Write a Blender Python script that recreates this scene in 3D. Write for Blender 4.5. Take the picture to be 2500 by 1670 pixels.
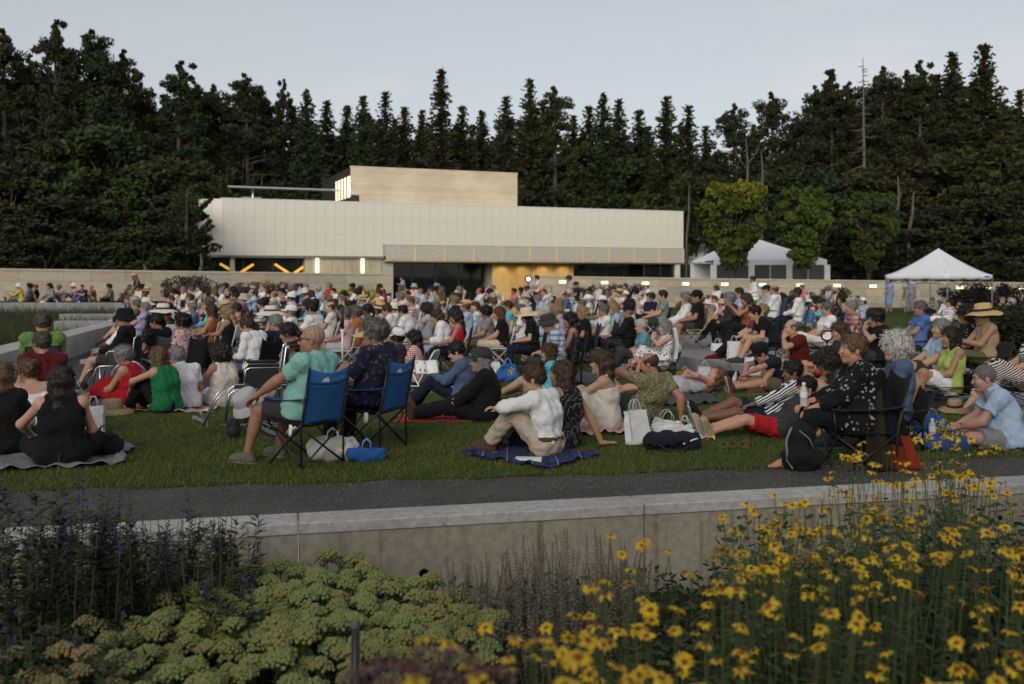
# Evening lawn concert in a garden amphitheatre -- procedural scene
import bpy, bmesh, math, random
import numpy as np
from mathutils import Vector, Matrix, Euler
random.seed(7); RNG = np.random.default_rng(7)
for o in list(bpy.data.objects): bpy.data.objects.remove(o, do_unlink=True)
SC = bpy.context.scene
COL = SC.collection
R = math.radians
# ------------------------------------------------------------------ camera
FPX, HZ, EYE = 2430.0, 680.0, 1.65          # focal length in photo pixels, horizon row, eye height (m)
cam = bpy.data.objects.new('camera', bpy.data.cameras.new('camera')); COL.objects.link(cam)
cam.location = (0, 0, EYE); cam.rotation_euler = (R(90), 0, 0)
cam.data.sensor_width = 36; cam.data.lens = 36 * FPX / 2500
cam.data.shift_y = -(835 - HZ) / 2500
cam.data.clip_start = 0.05; cam.data.clip_end = 3000
cam.data.dof.use_dof = True; cam.data.dof.focus_distance = 9.6; cam.data.dof.aperture_fstop = 2.1
SC.camera = cam
SC.render.resolution_x = 1024; SC.render.resolution_y = 684
# ------------------------------------------------------------------ sky, sun, exposure
SUN_EL, SUN_AZ = 22.0, 196.0                # degrees; azimuth measured from +Y (view direction) clockwise
w = bpy.data.worlds.new('World'); SC.world = w; w.use_nodes = True
nt = w.node_tree; nt.nodes.clear()
sky = nt.nodes.new('ShaderNodeTexSky'); sky.sky_type = 'NISHITA'; sky.sun_disc = False
sky.sun_elevation = R(SUN_EL); sky.sun_rotation = R(SUN_AZ)
sky.altitude = 200; sky.air_density = 1.0; sky.dust_density = 2.2; sky.ozone_density = 1.4
hsv = nt.nodes.new('ShaderNodeHueSaturation'); hsv.inputs['Saturation'].default_value = 0.55
tc = nt.nodes.new('ShaderNodeTexCoord')
mp = nt.nodes.new('ShaderNodeMapping'); mp.inputs['Scale'].default_value = (1.2, 1.2, 7.0)
nz = nt.nodes.new('ShaderNodeTexNoise'); nz.inputs['Scale'].default_value = 2.3; nz.inputs['Detail'].default_value = 6
rp = nt.nodes.new('ShaderNodeValToRGB')
rp.color_ramp.elements[0].position = 0.49; rp.color_ramp.elements[0].color = (0, 0, 0, 1)
rp.color_ramp.elements[1].position = 0.80; rp.color_ramp.elements[1].color = (0.5, 0.5, 0.5, 1)
mixc = nt.nodes.new('ShaderNodeMixRGB'); mixc.blend_type = 'MIX'; mixc.inputs['Color2'].default_value = (6.6, 6.3, 6.2, 1)
bg = nt.nodes.new('ShaderNodeBackground'); bg.inputs['Strength'].default_value = 0.105
wo = nt.nodes.new('ShaderNodeOutputWorld')
L = nt.links.new
L(tc.outputs['Generated'], mp.inputs['Vector']); L(mp.outputs['Vector'], nz.inputs['Vector']); L(nz.outputs['Fac'], rp.inputs['Fac'])
veil = nt.nodes.new('ShaderNodeMixRGB'); veil.inputs['Fac'].default_value = 0.40; veil.inputs['Color2'].default_value = (5.6, 5.6, 5.5, 1)   # thin even evening haze
L(sky.outputs['Color'], hsv.inputs['Color']); L(hsv.outputs['Color'], veil.inputs['Color1']); L(veil.outputs['Color'], mixc.inputs['Color1']); L(rp.outputs['Color'], mixc.inputs['Fac'])
L(mixc.outputs['Color'], bg.inputs['Color']); L(bg.outputs['Background'], wo.inputs['Surface'])
sd = bpy.data.lights.new('sun', 'SUN'); sd.energy = 1.5; sd.angle = R(35); sd.color = (1.0, 0.90, 0.76)
sun = bpy.data.objects.new('sun', sd); COL.objects.link(sun)
az = R(SUN_AZ); el = R(SUN_EL)
sdir = Vector((math.sin(az) * math.cos(el), math.cos(az) * math.cos(el), math.sin(el)))
sun.rotation_euler = sdir.to_track_quat('Z', 'Y').to_euler(); sun.location = sdir * 60
VS = SC.view_settings
VS.view_transform = 'Standard'; VS.look = 'None'; VS.exposure = 0.2; VS.gamma = 1.0
try: VS.use_curve_mapping = False
except Exception: pass

# ------------------------------------------------------------------ small helpers
def at(px, py, d):
    "world point seen at photo pixel (px, py) at distance d"
    return Vector(((px - 1250) / FPX * d, d, EYE - (py - HZ) / FPX * d))
def gd(py, z=0.0): return FPX * (EYE - z) / (py - HZ)
def gp(px, py, z=0.0): return at(px, py, gd(py, z))
def lin(c):
    if isinstance(c, str):
        c = c.lstrip('#'); c = [int(c[i:i + 2], 16) / 255 for i in (0, 2, 4)]
        return tuple(x / 12.92 if x <= 0.04045 else ((x + 0.055) / 1.055) ** 2.4 for x in c)
    return tuple(c)
def tag(o, label=None, cat=None, group=None, kind=None):
    if label: o['label'] = label
    if cat: o['category'] = cat
    if group: o['group'] = group
    if kind: o['kind'] = kind
    return o
def empty(name, loc=(0, 0, 0), rz=0.0, label=None, cat=None, group=None):
    o = bpy.data.objects.new(name, None); COL.objects.link(o); o.empty_display_size = 0.1
    o.location = loc; o.rotation_euler = (0, 0, rz)
    return tag(o, label, cat, group)
def obj(name, me, mats=None, parent=None, loc=None, rot=None, scale=None, color=None, objmat=False):
    "link mesh data as an object; mats: a material or list. objmat: put the material on the object, not on the mesh"
    o = bpy.data.objects.new(name, me); COL.objects.link(o)
    if mats is not None:
        if not isinstance(mats, (list, tuple)): mats = [mats]
        if objmat:
            while len(me.materials) < len(mats): me.materials.append(mats[len(me.materials)])
            for i, m in enumerate(mats):
                o.material_slots[i].link = 'OBJECT'; o.material_slots[i].material = m
        elif len(me.materials) == 0:
            for m in mats: me.materials.append(m)
    if parent is not None: o.parent = parent
    if loc is not None: o.location = loc
    if rot is not None: o.rotation_euler = rot
    if scale is not None: o.scale = scale if hasattr(scale, '__len__') else (scale,) * 3
    if color is not None: o.color = (*lin(color), 1)
    return o
def mesh_np(name, V, faces, smooth=True, mi=None):
    "faces: an (n,4)/(n,3) int array or a list of such"
    me = bpy.data.meshes.new(name)
    V = np.asarray(V, np.float32)
    if isinstance(faces, np.ndarray): faces = [faces]
    faces = [np.asarray(f, np.int32) for f in faces if len(f)]
    me.vertices.add(len(V)); me.vertices.foreach_set('co', V.ravel())
    nl = sum(f.size for f in faces); nf = sum(len(f) for f in faces)
    me.loops.add(nl); me.polygons.add(nf)
    me.loops.foreach_set('vertex_index', np.concatenate([f.ravel() for f in faces]))
    tot = np.concatenate([np.full(len(f), f.shape[1], np.int32) for f in faces])
    st = np.concatenate([[0], np.cumsum(tot)[:-1]]).astype(np.int32)
    me.polygons.foreach_set('loop_start', st); me.polygons.foreach_set('loop_total', tot)
    me.polygons.foreach_set('use_smooth', np.full(nf, bool(smooth)))
    if mi is not None: me.polygons.foreach_set('material_index', np.asarray(mi, np.int32))
    me.update(calc_edges=True); me.validate()
    return me

class MB:
    "collects boxes, tubes, lathes and grids and turns them into one mesh"
    def __init__(s): s.V = []; s.Fc = []; s.M = []; s.S = []; s.n = 0
    def add(s, V, Fc, m=0, smooth=False, M=None):
        V = [Vector(v) for v in V]
        if M is not None: V = [M @ v for v in V]
        s.V += [tuple(v) for v in V]; s.Fc += [tuple(i + s.n for i in f) for f in Fc]
        s.M += [m] * len(Fc); s.S += [smooth] * len(Fc); s.n += len(V); return s
    def box(s, lo, hi, m=0, M=None, bev=0.0):
        x0, y0, z0 = lo; x1, y1, z1 = hi
        if bev <= 0:
            V = [(x0, y0, z0), (x1, y0, z0), (x1, y1, z0), (x0, y1, z0), (x0, y0, z1), (x1, y0, z1), (x1, y1, z1), (x0, y1, z1)]
            Fc = [(0, 3, 2, 1), (4, 5, 6, 7), (0, 1, 5, 4), (1, 2, 6, 5), (2, 3, 7, 6), (3, 0, 4, 7)]
            return s.add(V, Fc, m, False, M)
        b = bev                                               # chamfered top and vertical edges
        def ring(z, i): return [(x0 + i, y0, z), (x1 - i, y0, z), (x1, y0 + i, z), (x1, y1 - i, z), (x1 - i, y1, z), (x0 + i, y1, z), (x0, y1 - i, z), (x0, y0 + i, z)]
        def inner(z, i): return [(x0 + 2 * i, y0 + i, z), (x1 - 2 * i, y0 + i, z), (x1 - i, y0 + 2 * i, z), (x1 - i, y1 - 2 * i, z), (x1 - 2 * i, y1 - i, z), (x0 + 2 * i, y1 - i, z), (x0 + i, y1 - 2 * i, z), (x0 + i, y0 + 2 * i, z)]
        V = inner(z0, b) + ring(z0 + b, b) + ring(z1 - b, b) + inner(z1, b)
        Fc = [tuple(range(7, -1, -1)), tuple(range(24, 32))]
        for k in range(3):
            for i in range(8): j = (i + 1) % 8; Fc.append((k * 8 + i, k * 8 + j, k * 8 + 8 + j, k * 8 + 8 + i))
        return s.add(V, Fc, m, False, M)
    def tube(s, pts, r, m=0, seg=8, M=None, cap=True, flat=1.0):
        pts = [Vector(p) for p in pts]; n = len(pts)
        rr = r if hasattr(r, '__len__') else [r] * n
        V = []; Fc = []; prev = None
        for i, p in enumerate(pts):
            t = (pts[min(i + 1, n - 1)] - pts[max(i - 1, 0)])
            t = t.normalized() if t.length > 1e-9 else Vector((0, 0, 1))
            ref = prev if prev is not None else (Vector((0, 0, 1)) if abs(t.z) < 0.9 else Vector((1, 0, 0)))
            u = (ref - t * ref.dot(t))
            if u.length < 1e-6: u = t.orthogonal()
            u.normalize(); v = t.cross(u); prev = u
            for k in range(seg):
                a = 2 * math.pi * k / seg
                V.append(p + u * math.cos(a) * rr[i] * flat + v * math.sin(a) * rr[i])
        for i in range(n - 1):
            for k in range(seg):
                j = (k + 1) % seg; Fc.append((i * seg + k, i * seg + j, (i + 1) * seg + j, (i + 1) * seg + k))
        if cap: Fc.append(tuple(range(seg - 1, -1, -1))); Fc.append(tuple((n - 1) * seg + k for k in range(seg)))
        return s.add(V, Fc, m, seg > 4, M)
    def lathe(s, prof, m=0, seg=20, M=None, sx=1.0, sy=1.0):
        V = []; Fc = []; n = len(prof)
        for r, z in prof:
            for k in range(seg): a = 2 * math.pi * k / seg; V.append((r * math.cos(a) * sx, r * math.sin(a) * sy, z))
        for i in range(n - 1):
            for k in range(seg): j = (k + 1) % seg; Fc.append((i * seg + k, i * seg + j, (i + 1) * seg + j, (i + 1) * seg + k))
        return s.add(V, Fc, m, True, M)
    def grid(s, fn, nu, nv, m=0, M=None, smooth=True, th=0.0):
        V = [Vector(fn(i / nu, j / nv)) for j in range(nv + 1) for i in range(nu + 1)]
        Fc = [(j * (nu + 1) + i, j * (nu + 1) + i + 1, (j + 1) * (nu + 1) + i + 1, (j + 1) * (nu + 1) + i) for j in range(nv) for i in range(nu)]
        if th > 0:
            N = [Vector() for _ in V]
            for f in Fc:
                nn = (V[f[1]] - V[f[0]]).cross(V[f[3]] - V[f[0]])
                for q in f: N[q] += nn
            n0 = len(V)
            V2 = [v - (nn.normalized() * th if nn.length > 0 else Vector()) for v, nn in zip(V, N)]
            F2 = [tuple(q + n0 for q in reversed(f)) for f in Fc]
            rim = [i for i in range(nu + 1)] + [j * (nu + 1) + nu for j in range(1, nv + 1)] + [nv * (nu + 1) + i for i in range(nu - 1, -1, -1)] + [j * (nu + 1) for j in range(nv - 1, 0, -1)]
            F3 = [(rim[(k + 1) % len(rim)], rim[k], rim[k] + n0, rim[(k + 1) % len(rim)] + n0) for k in range(len(rim))]
            V += V2; Fc = Fc + F2 + F3
        return s.add(V, Fc, m, smooth, M)
    def mesh(s, name):
        me = bpy.data.meshes.new(name); me.from_pydata(s.V, [], s.Fc)
        me.polygons.foreach_set('material_index', s.M); me.polygons.foreach_set('use_smooth', s.S)
        me.update(); return me
    def build(s, name, mats, parent=None, **kw): return obj(name, s.mesh(name), mats, parent, **kw)

# ------------------------------------------------------------------ materials
MATS = {}
class NT:
    def __init__(s, m): s.t = m.node_tree; s.t.nodes.clear(); s.n = s.t.nodes; s.l = s.t.links.new
    def new(s, k, **kw):
        x = s.n.new('ShaderNode' + k)
        for a, b in kw.items(): setattr(x, a, b)
        return x
    def noise(s, scale, detail=4, vec=None, rough=0.55):
        x = s.new('TexNoise'); x.inputs['Scale'].default_value = scale; x.inputs['Detail'].default_value = detail; x.inputs['Roughness'].default_value = rough
        if vec is not None: s.l(vec, x.inputs['Vector'])
        return x
    def ramp(s, fac, stops):
        x = s.new('ValToRGB'); e = x.color_ramp.elements
        while len(e) < len(stops): e.new(0.5)
        for q, (p, c) in zip(e, stops): q.position = p; q.color = (*c, 1) if len(c) == 3 else c
        s.l(fac, x.inputs['Fac']); return x
    def mix(s, a, b, fac, mode='MIX'):
        x = s.new('MixRGB'); x.blend_type = mode
        for v, i in ((fac, 'Fac'), (a, 'Color1'), (b, 'Color2')):
            if isinstance(v, (int, float)): x.inputs[i].default_value = v
            elif isinstance(v, (tuple, list)): x.inputs[i].default_value = (*v[:3], 1)
            else: s.l(v, x.inputs[i])
        return x
    def bump(s, h, strength=0.3, dist=0.01):
        x = s.new('Bump'); x.inputs['Strength'].default_value = strength; x.inputs['Distance'].default_value = dist
        s.l(h, x.inputs['Height']); return x
    def math(s, op, a, b=None):
        x = s.new('Math', operation=op)
        for i, v in enumerate((a, b)):
            if v is None: continue
            if isinstance(v, (int, float)): x.inputs[i].default_value = v
            else: s.l(v, x.inputs[i])
        return x
    def out(s, col, rough=0.8, normal=None, metal=0.0, spec=0.3, sheen=0.0, trans=0.0, emit=None, estr=0.0, alpha=None, sss=0.0):
        b = s.new('BsdfPrincipled'); o = s.new('OutputMaterial')
        if isinstance(col, (tuple, list)): b.inputs['Base Color'].default_value = (*col[:3], 1)
        else: s.l(col, b.inputs['Base Color'])
        if isinstance(rough, (int, float)): b.inputs['Roughness'].default_value = rough
        else: s.l(rough, b.inputs['Roughness'])
        b.inputs['Metallic'].default_value = metal; b.inputs['Specular IOR Level'].default_value = spec
        if sheen: b.inputs['Sheen Weight'].default_value = sheen
        if trans: b.inputs['Transmission Weight'].default_value = trans
        if normal is not None: s.l(normal, b.inputs['Normal'])
        if emit is not None: b.inputs['Emission Color'].default_value = (*emit, 1); b.inputs['Emission Strength'].default_value = estr
        if alpha is not None: b.inputs['Alpha'].default_value = alpha
        s.l(b.outputs['BSDF'], o.inputs['Surface']); return b
def material(name):
    m = bpy.data.materials.new(name); m.use_nodes = True; MATS[name] = m; return m, NT(m)
def plain(name, col, rough=0.6, metal=0.0, spec=0.4, var=0.12, scale=8.0, bump=0.0, bscale=60, trans=0.0, emit=None, estr=0.0):
    if name in MATS: return MATS[name]
    m, t = material(name); c = lin(col); tcn = t.new('TexCoord')
    if var:
        n = t.noise(scale, 5, tcn.outputs['Object'])
        col_ = t.ramp(n.outputs['Fac'], [(0.3, tuple(x * (1 - var) for x in c)), (0.7, tuple(min(1, x * (1 + var)) for x in c))]).outputs['Color']
    else: col_ = c
    nm = None
    if bump: nm = t.bump(t.noise(bscale, 4, tcn.outputs['Object']).outputs['Fac'], bump, 0.01).outputs['Normal']
    t.out(col_, rough, nm, metal, spec, trans=trans, emit=emit, estr=estr)
    return m
def objcol(name, kind):
    "materials whose colour is each object's own colour (Object Info > Color)"
    m, t = material(name); tcn = t.new('TexCoord'); oi = t.new('ObjectInfo'); v = tcn.outputs['Object']; C = oi.outputs['Color']
    if kind == 'skin':
        n = t.noise(14, 4, v); c = t.mix(C, (0.75, 0.55, 0.5), t.math('MULTIPLY', n.outputs['Fac'], 0.28).outputs[0], 'MULTIPLY')
        t.out(c.outputs['Color'], 0.52, t.bump(t.noise(90, 3, v).outputs['Fac'], 0.12, 0.004).outputs['Normal'], spec=0.35)
    elif kind == 'hair':
        mpn = t.new('Mapping'); mpn.inputs['Scale'].default_value = (90, 90, 9); t.l(v, mpn.inputs['Vector'])
        n = t.noise(1.0, 4, mpn.outputs['Vector']); n2 = t.noise(22, 2, v)
        c = t.mix(C, t.mix(C, (0.25, 0.22, 0.2), 1.0, 'MULTIPLY').outputs['Color'], t.ramp(n.outputs['Fac'], [(0.35, (0.8,) * 3), (0.65, (0,) * 3)]).outputs['Color'])
        c2 = t.mix(c.outputs['Color'], C, t.math('MULTIPLY', n2.outputs['Fac'], 0.4).outputs[0])
        t.out(c2.outputs['Color'], 0.55, t.bump(n.outputs['Fac'], 0.7, 0.006).outputs['Normal'], spec=0.3)
    else:
        weave = t.noise(220, 2, v); fold = t.noise(9, 4, v, 0.5)
        bm = t.bump(t.mix(fold.outputs['Fac'], weave.outputs['Fac'], 0.12).outputs['Color'], 0.5, 0.035)
        col_ = t.mix(C, t.mix(C, (0.6, 0.6, 0.62), 1.0, 'MULTIPLY').outputs['Color'], t.math('MULTIPLY', t.noise(25, 3, v).outputs['Fac'], 0.30).outputs[0]).outputs['Color']
        def sep():
            x = t.new('SeparateXYZ'); t.l(v, x.inputs[0]); return x
        def band(a, freq, width):
            f = t.math('FRACT', t.math('MULTIPLY', a, freq).outputs[0]); return t.math('LESS_THAN', f.outputs[0], width).outputs[0]
        if kind == 'stripe':
            s_ = sep(); a = t.math('ADD', s_.outputs['Z'], t.math('MULTIPLY', s_.outputs['X'], 0.55).outputs[0]).outputs[0]
            col_ = t.mix(col_, (0.012, 0.014, 0.03), band(a, 34, 0.5)).outputs['Color']
        elif kind == 'gingham':
            s_ = sep(); b1 = band(t.math('ADD', s_.outputs['X'], s_.outputs['Y']).outputs[0], 28, 0.5); b2 = band(s_.outputs['Z'], 32, 0.5)
            a = t.math('ADD', t.math('MULTIPLY', b1, 0.5).outputs[0], t.math('MULTIPLY', b2, 0.5).outputs[0]).outputs[0]
            col_ = t.mix((0.62, 0.58, 0.58), col_, a).outputs['Color']
        elif kind == 'plaid':
            s_ = sep(); b1 = band(t.math('ADD', s_.outputs['X'], s_.outputs['Y']).outputs[0], 9, 0.45); b2 = band(s_.outputs['Z'], 11, 0.4); b3 = band(t.math('SUBTRACT', s_.outputs['X'], s_.outputs['Y']).outputs[0], 13, 0.16)
            c1 = t.mix(col_, (0.55, 0.5, 0.48), t.math('MULTIPLY', b1, 0.45).outputs[0]).outputs['Color']
            c2 = t.mix(c1, (0.02, 0.02, 0.05), t.math('MULTIPLY', b2, 0.6).outputs[0]).outputs['Color']
            col_ = t.mix(c2, (0.6, 0.6, 0.62), t.math('MULTIPLY', b3, 0.4).outputs[0]).outputs['Color']
        elif kind == 'tartan':
            s_ = sep(); b1 = band(s_.outputs['X'], 9, 0.4); b2 = band(s_.outputs['Y'], 9, 0.4); b3 = band(s_.outputs['X'], 4.5, 0.06)
            c1 = t.mix(col_, (0.006, 0.007, 0.02), t.math('MULTIPLY', b1, 0.7).outputs[0]).outputs['Color']; c2 = t.mix(c1, (0.035, 0.045, 0.20), t.math('MULTIPLY', b2, 0.6).outputs[0]).outputs['Color']
            col_ = t.mix(c2, (0.25, 0.26, 0.34), t.math('MULTIPLY', b3, 0.6).outputs[0]).outputs['Color']
        elif kind in ('floral', 'floralwhite', 'print'):
            vo = t.new('TexVoronoi'); vo.inputs['Scale'].default_value = {'floral': 17, 'floralwhite': 22, 'print': 26}[kind]; t.l(v, vo.inputs['Vector'])
            nn = t.noise(30, 3, v)
            d = t.math('ADD', vo.outputs['Distance'], t.math('MULTIPLY', nn.outputs['Fac'], 0.25).outputs[0]).outputs[0]
            msk = t.ramp(d, [(0.42, (1, 1, 1)), (0.5, (0, 0, 0))]).outputs['Color']
            if kind == 'floral':
                pal = t.ramp(vo.outputs['Color'], [(0.25, (0.05, 0.05, 0.22)), (0.5, (0.16, 0.07, 0.03)), (0.75, (0.04, 0.03, 0.14))]).outputs['Color']
                col_ = t.mix(col_, pal, msk).outputs['Color']
            elif kind == 'floralwhite': col_ = t.mix(col_, (0.02, 0.03, 0.09), msk).outputs['Color']
            else:
                sp_ = t.ramp(t.noise(5, 2, v).outputs['Fac'], [(0.46, (0, 0, 0)), (0.56, (1, 1, 1))]).outputs['Color']
                col_ = t.mix(col_, (0.34, 0.33, 0.32), t.mix(msk, sp_, 1.0, 'MULTIPLY').outputs['Color']).outputs['Color']
        elif kind == 'dots':
            vo = t.new('TexVoronoi'); vo.inputs['Scale'].default_value = 52; vo.inputs['Randomness'].default_value = 0.15; t.l(v, vo.inputs['Vector'])
            col_ = t.mix(col_, (0.36, 0.33, 0.30), t.math('LESS_THAN', vo.outputs['Distance'], 0.26).outputs[0]).outputs['Color']
        elif kind == 'leafy':
            mpn = t.new('Mapping'); mpn.inputs['Scale'].default_value = (1, 1, 1); t.l(v, mpn.inputs['Vector'])
            wv = t.new('TexWave'); wv.inputs['Scale'].default_value = 14; wv.inputs['Distortion'].default_value = 14; wv.inputs['Detail'].default_value = 3; wv.inputs['Detail Scale'].default_value = 2; t.l(v, wv.inputs['Vector'])
            col_ = t.mix(col_, (0.36, 0.33, 0.2), t.ramp(wv.outputs['Fac'], [(0.55, (0, 0, 0)), (0.75, (0.7,) * 3)]).outputs['Color']).outputs['Color']
        t.out(col_, 0.88, bm.outputs['Normal'], spec=0.12, sheen=0.02)
    return m
SKIN = objcol('skin', 'skin'); HAIR = objcol('hair', 'hair'); FAB = objcol('fabric', 'plain')
FABS = {'plain': FAB}
for k in ('stripe', 'gingham', 'plaid', 'floral', 'floralwhite', 'print', 'dots', 'leafy', 'tartan'): FABS[k] = objcol('fabric_' + k, k)
EYEW = plain('eye_white', (0.6, 0.58, 0.55), 0.3, var=0); DARK = plain('dark_feature', (0.02, 0.015, 0.012), 0.4, var=0)
LIPS = plain('lips', (0.30, 0.11, 0.09), 0.5, var=0.1)
BLACKM = plain('black_powdercoat', (0.012, 0.012, 0.013), 0.45, var=0.2)
BLACKC = plain('black_cloth', (0.014, 0.014, 0.016), 0.9, var=0.25, bump=0.3, bscale=40)
CHROME = plain('brushed_metal', (0.55, 0.56, 0.58), 0.28, metal=1.0, var=0.06)
WHITEP = plain('white_paint', (0.72, 0.72, 0.70), 0.5, var=0.05)
RUBBER = plain('rubber', (0.015, 0.015, 0.015), 0.8, var=0.2)
# ================================================================== ground, path, garden wall
def grass_mat():
    m, t = material('lawn_grass'); v = t.new('TexCoord').outputs['Object']
    a = t.noise(0.55, 4, v); b = t.noise(9, 5, v, 0.7); c = t.noise(120, 3, v, 0.7)
    c1 = t.ramp(a.outputs['Fac'], [(0.3, (0.044, 0.070, 0.018)), (0.55, (0.064, 0.090, 0.025)), (0.75, (0.098, 0.106, 0.036))])
    c2 = t.mix(c1.outputs['Color'], (0.55, 0.6, 0.5), t.ramp(b.outputs['Fac'], [(0.35, (0.8,) * 3), (0.65, (0,) * 3)]).outputs['Color'], 'MULTIPLY')
    c3 = t.mix(c2.outputs['Color'], (0.07, 0.09, 0.03), t.ramp(c.outputs['Fac'], [(0.5, (0,) * 3), (0.75, (0.6,) * 3)]).outputs['Color'])
    t.out(c3.outputs['Color'], 0.95, t.bump(t.mix(b.outputs['Fac'], c.outputs['Fac'], 0.6).outputs['Color'], 0.9, 0.03).outputs['Normal'], spec=0.1); return m
def gravel_mat():
    m, t = material('gravel'); v = t.new('TexCoord').outputs['Object']
    vo = t.new('TexVoronoi'); vo.inputs['Scale'].default_value = 75; t.l(v, vo.inputs['Vector'])
    vo2 = t.new('TexVoronoi'); vo2.inputs['Scale'].default_value = 190; t.l(v, vo2.inputs['Vector'])
    n = t.noise(1.6, 5, v)
    g = t.ramp(vo.outputs['Color'], [(0.0, (0.042, 0.038, 0.034)), (0.5, (0.09, 0.081, 0.071)), (0.92, (0.142, 0.13, 0.116)), (1.0, (0.25, 0.23, 0.21))])
    g2 = t.mix(g.outputs['Color'], t.ramp(vo2.outputs['Color'], [(0, (0.03,) * 3), (1, (0.12,) * 3)]).outputs['Color'], 0.4)
    g3 = t.mix(g2.outputs['Color'], (0.6, 0.58, 0.55), t.ramp(n.outputs['Fac'], [(0.35, (0.7,) * 3), (0.65, (0,) * 3)]).outputs['Color'], 'MULTIPLY')
    h = t.mix(vo.outputs['Distance'], vo2.outputs['Distance'], 0.4)
    t.out(g3.outputs['Color'], 0.95, t.bump(h.outputs['Color'], 0.8, 0.012).outputs['Normal'], spec=0.2); return m
def concrete_mat(name, base, streak=True, sc=1.0):
    m, t = material(name); v = t.new('TexCoord').outputs['Object']
    a = t.noise(1.3 * sc, 6, v); b = t.noise(16 * sc, 6, v, 0.65)
    c = t.ramp(a.outputs['Fac'], [(0.3, tuple(x * 0.8 for x in base)), (0.7, tuple(x * 1.12 for x in base))])
    c = t.mix(c.outputs['Color'], (0.62, 0.6, 0.57), t.ramp(b.outputs['Fac'], [(0.4, (0.6,) * 3), (0.6, (0,) * 3)]).outputs['Color'], 'MULTIPLY')
    if streak:
        mpn = t.new('Mapping'); mpn.inputs['Scale'].default_value = (5 * sc, 5 * sc, 0.35 * sc); t.l(v, mpn.inputs['Vector'])
        s_ = t.noise(1.6, 4, mpn.outputs['Vector'])
        c = t.mix(c.outputs['Color'], (0.45, 0.40, 0.33), t.ramp(s_.outputs['Fac'], [(0.56, (0,) * 3), (0.72, (0.75,) * 3)]).outputs['Color'], 'MULTIPLY')
    sp = t.noise(55 * sc, 2, v)
    c = t.mix(c.outputs['Color'], (0.2, 0.2, 0.19), t.ramp(sp.outputs['Fac'], [(0.70, (0,) * 3), (0.74, (1,) * 3)]).outputs['Color'], 'MULTIPLY')
    t.out(c.outputs['Color'], 0.85, t.bump(b.outputs['Fac'], 0.25, 0.01).outputs['Normal'], spec=0.25); return m
M_GRASS, M_GRAVEL = grass_mat(), gravel_mat()
M_CONC = concrete_mat('garden_wall_concrete', (0.30, 0.275, 0.225)); M_CAP = concrete_mat('wall_cap_concrete', (0.40, 0.395, 0.38), False)
M_PAVE = concrete_mat('terrace_paving', (0.25, 0.26, 0.27), False, 1.5); M_CURB = concrete_mat('kerb_stone', (0.26, 0.265, 0.26), True, 1.5)
M_SOIL = plain('soil', (0.022, 0.018, 0.013), 0.95, var=0.4, scale=14, bump=0.8, bscale=30)
M_ASPH = plain('asphalt', (0.045, 0.045, 0.047), 0.9, var=0.3, scale=30, bump=0.5, bscale=160)

def sheet(name, pts, mat, sub=None, kind='structure'):
    "flat or sloped polygon sheet"
    mb = MB(); mb.add(pts, [tuple(range(len(pts)))]); o = mb.build(name, mat)
    o['kind'] = kind; return o
def wall_y(x): return 6.97 + 0.23 * x
def lawn_y(x): return 8.30 + 0.15 * x + 0.012 * x * x * (1 if x > 0 else 0.2)
def sst(a, b, x): t = max(0, min(1, (x - a) / (b - a))); return t * t * (3 - 2 * t)
def zl(y, x=0.0): q = sst(0, 4, x); return -0.20 * (1 - 0.2 * q) * sst(10.5 + 2.5 * q, 16.5 + 4 * q, y) + 0.32 * sst(23, 46, y)
# lawn: one sheet from the path edge to the horizon, dipping gently like a shallow bowl
xs = [-400, -60, -30] + [i * 0.25 for i in range(-56, 57)] + [30, 60, 400]
rowsV = []; n = len(xs)
def ly(x): 
    xc = max(-14, min(14, x)); return lawn_y(xc) + 0.035 * math.sin(x * 5.1) + 0.03 * math.sin(x * 11.7 + 1)
lys = [10.5, 11.5, 12.5, 13.5, 14.5, 15.5, 16.5, 20, 23, 26, 29, 32, 35, 38, 41, 44, 46.5, 90, 900]
V = [(x, ly(x), 0.0) for x in xs] + [(x, max(yy, ly(x) + 0.2 + 0.01 * yy), zl(yy, x)) for yy in lys for x in xs]
Fq = [(r * n + i, r * n + i + 1, (r + 1) * n + i + 1, (r + 1) * n + i) for r in range(len(lys)) for i in range(n - 1)]
mb = MB(); mb.add(V, Fq); o = mb.build('lawn', M_GRASS); o['kind'] = 'structure'
# gravel path
px_ = [-60] + [i * 0.5 for i in range(-28, 29)] + [60]
mb = MB(); mb.grid(lambda u, v: (px_[round(u * (len(px_) - 1))], (wall_y(px_[round(u * (len(px_) - 1))]) + 0.2) * (1 - v) + (ly(px_[round(u * (len(px_) - 1))]) + 0.25) * v, -0.006), len(px_) - 1, 1)
o = mb.build('gravel_path', M_GRAVEL); o['kind'] = 'structure'
sheet('garden_bed', [(-60, -30, -0.62), (60, -30, -0.62), (60, wall_y(60) + 0.1, -0.62), (-60, wall_y(-60) + 0.1, -0.62)], M_SOIL)
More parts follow.
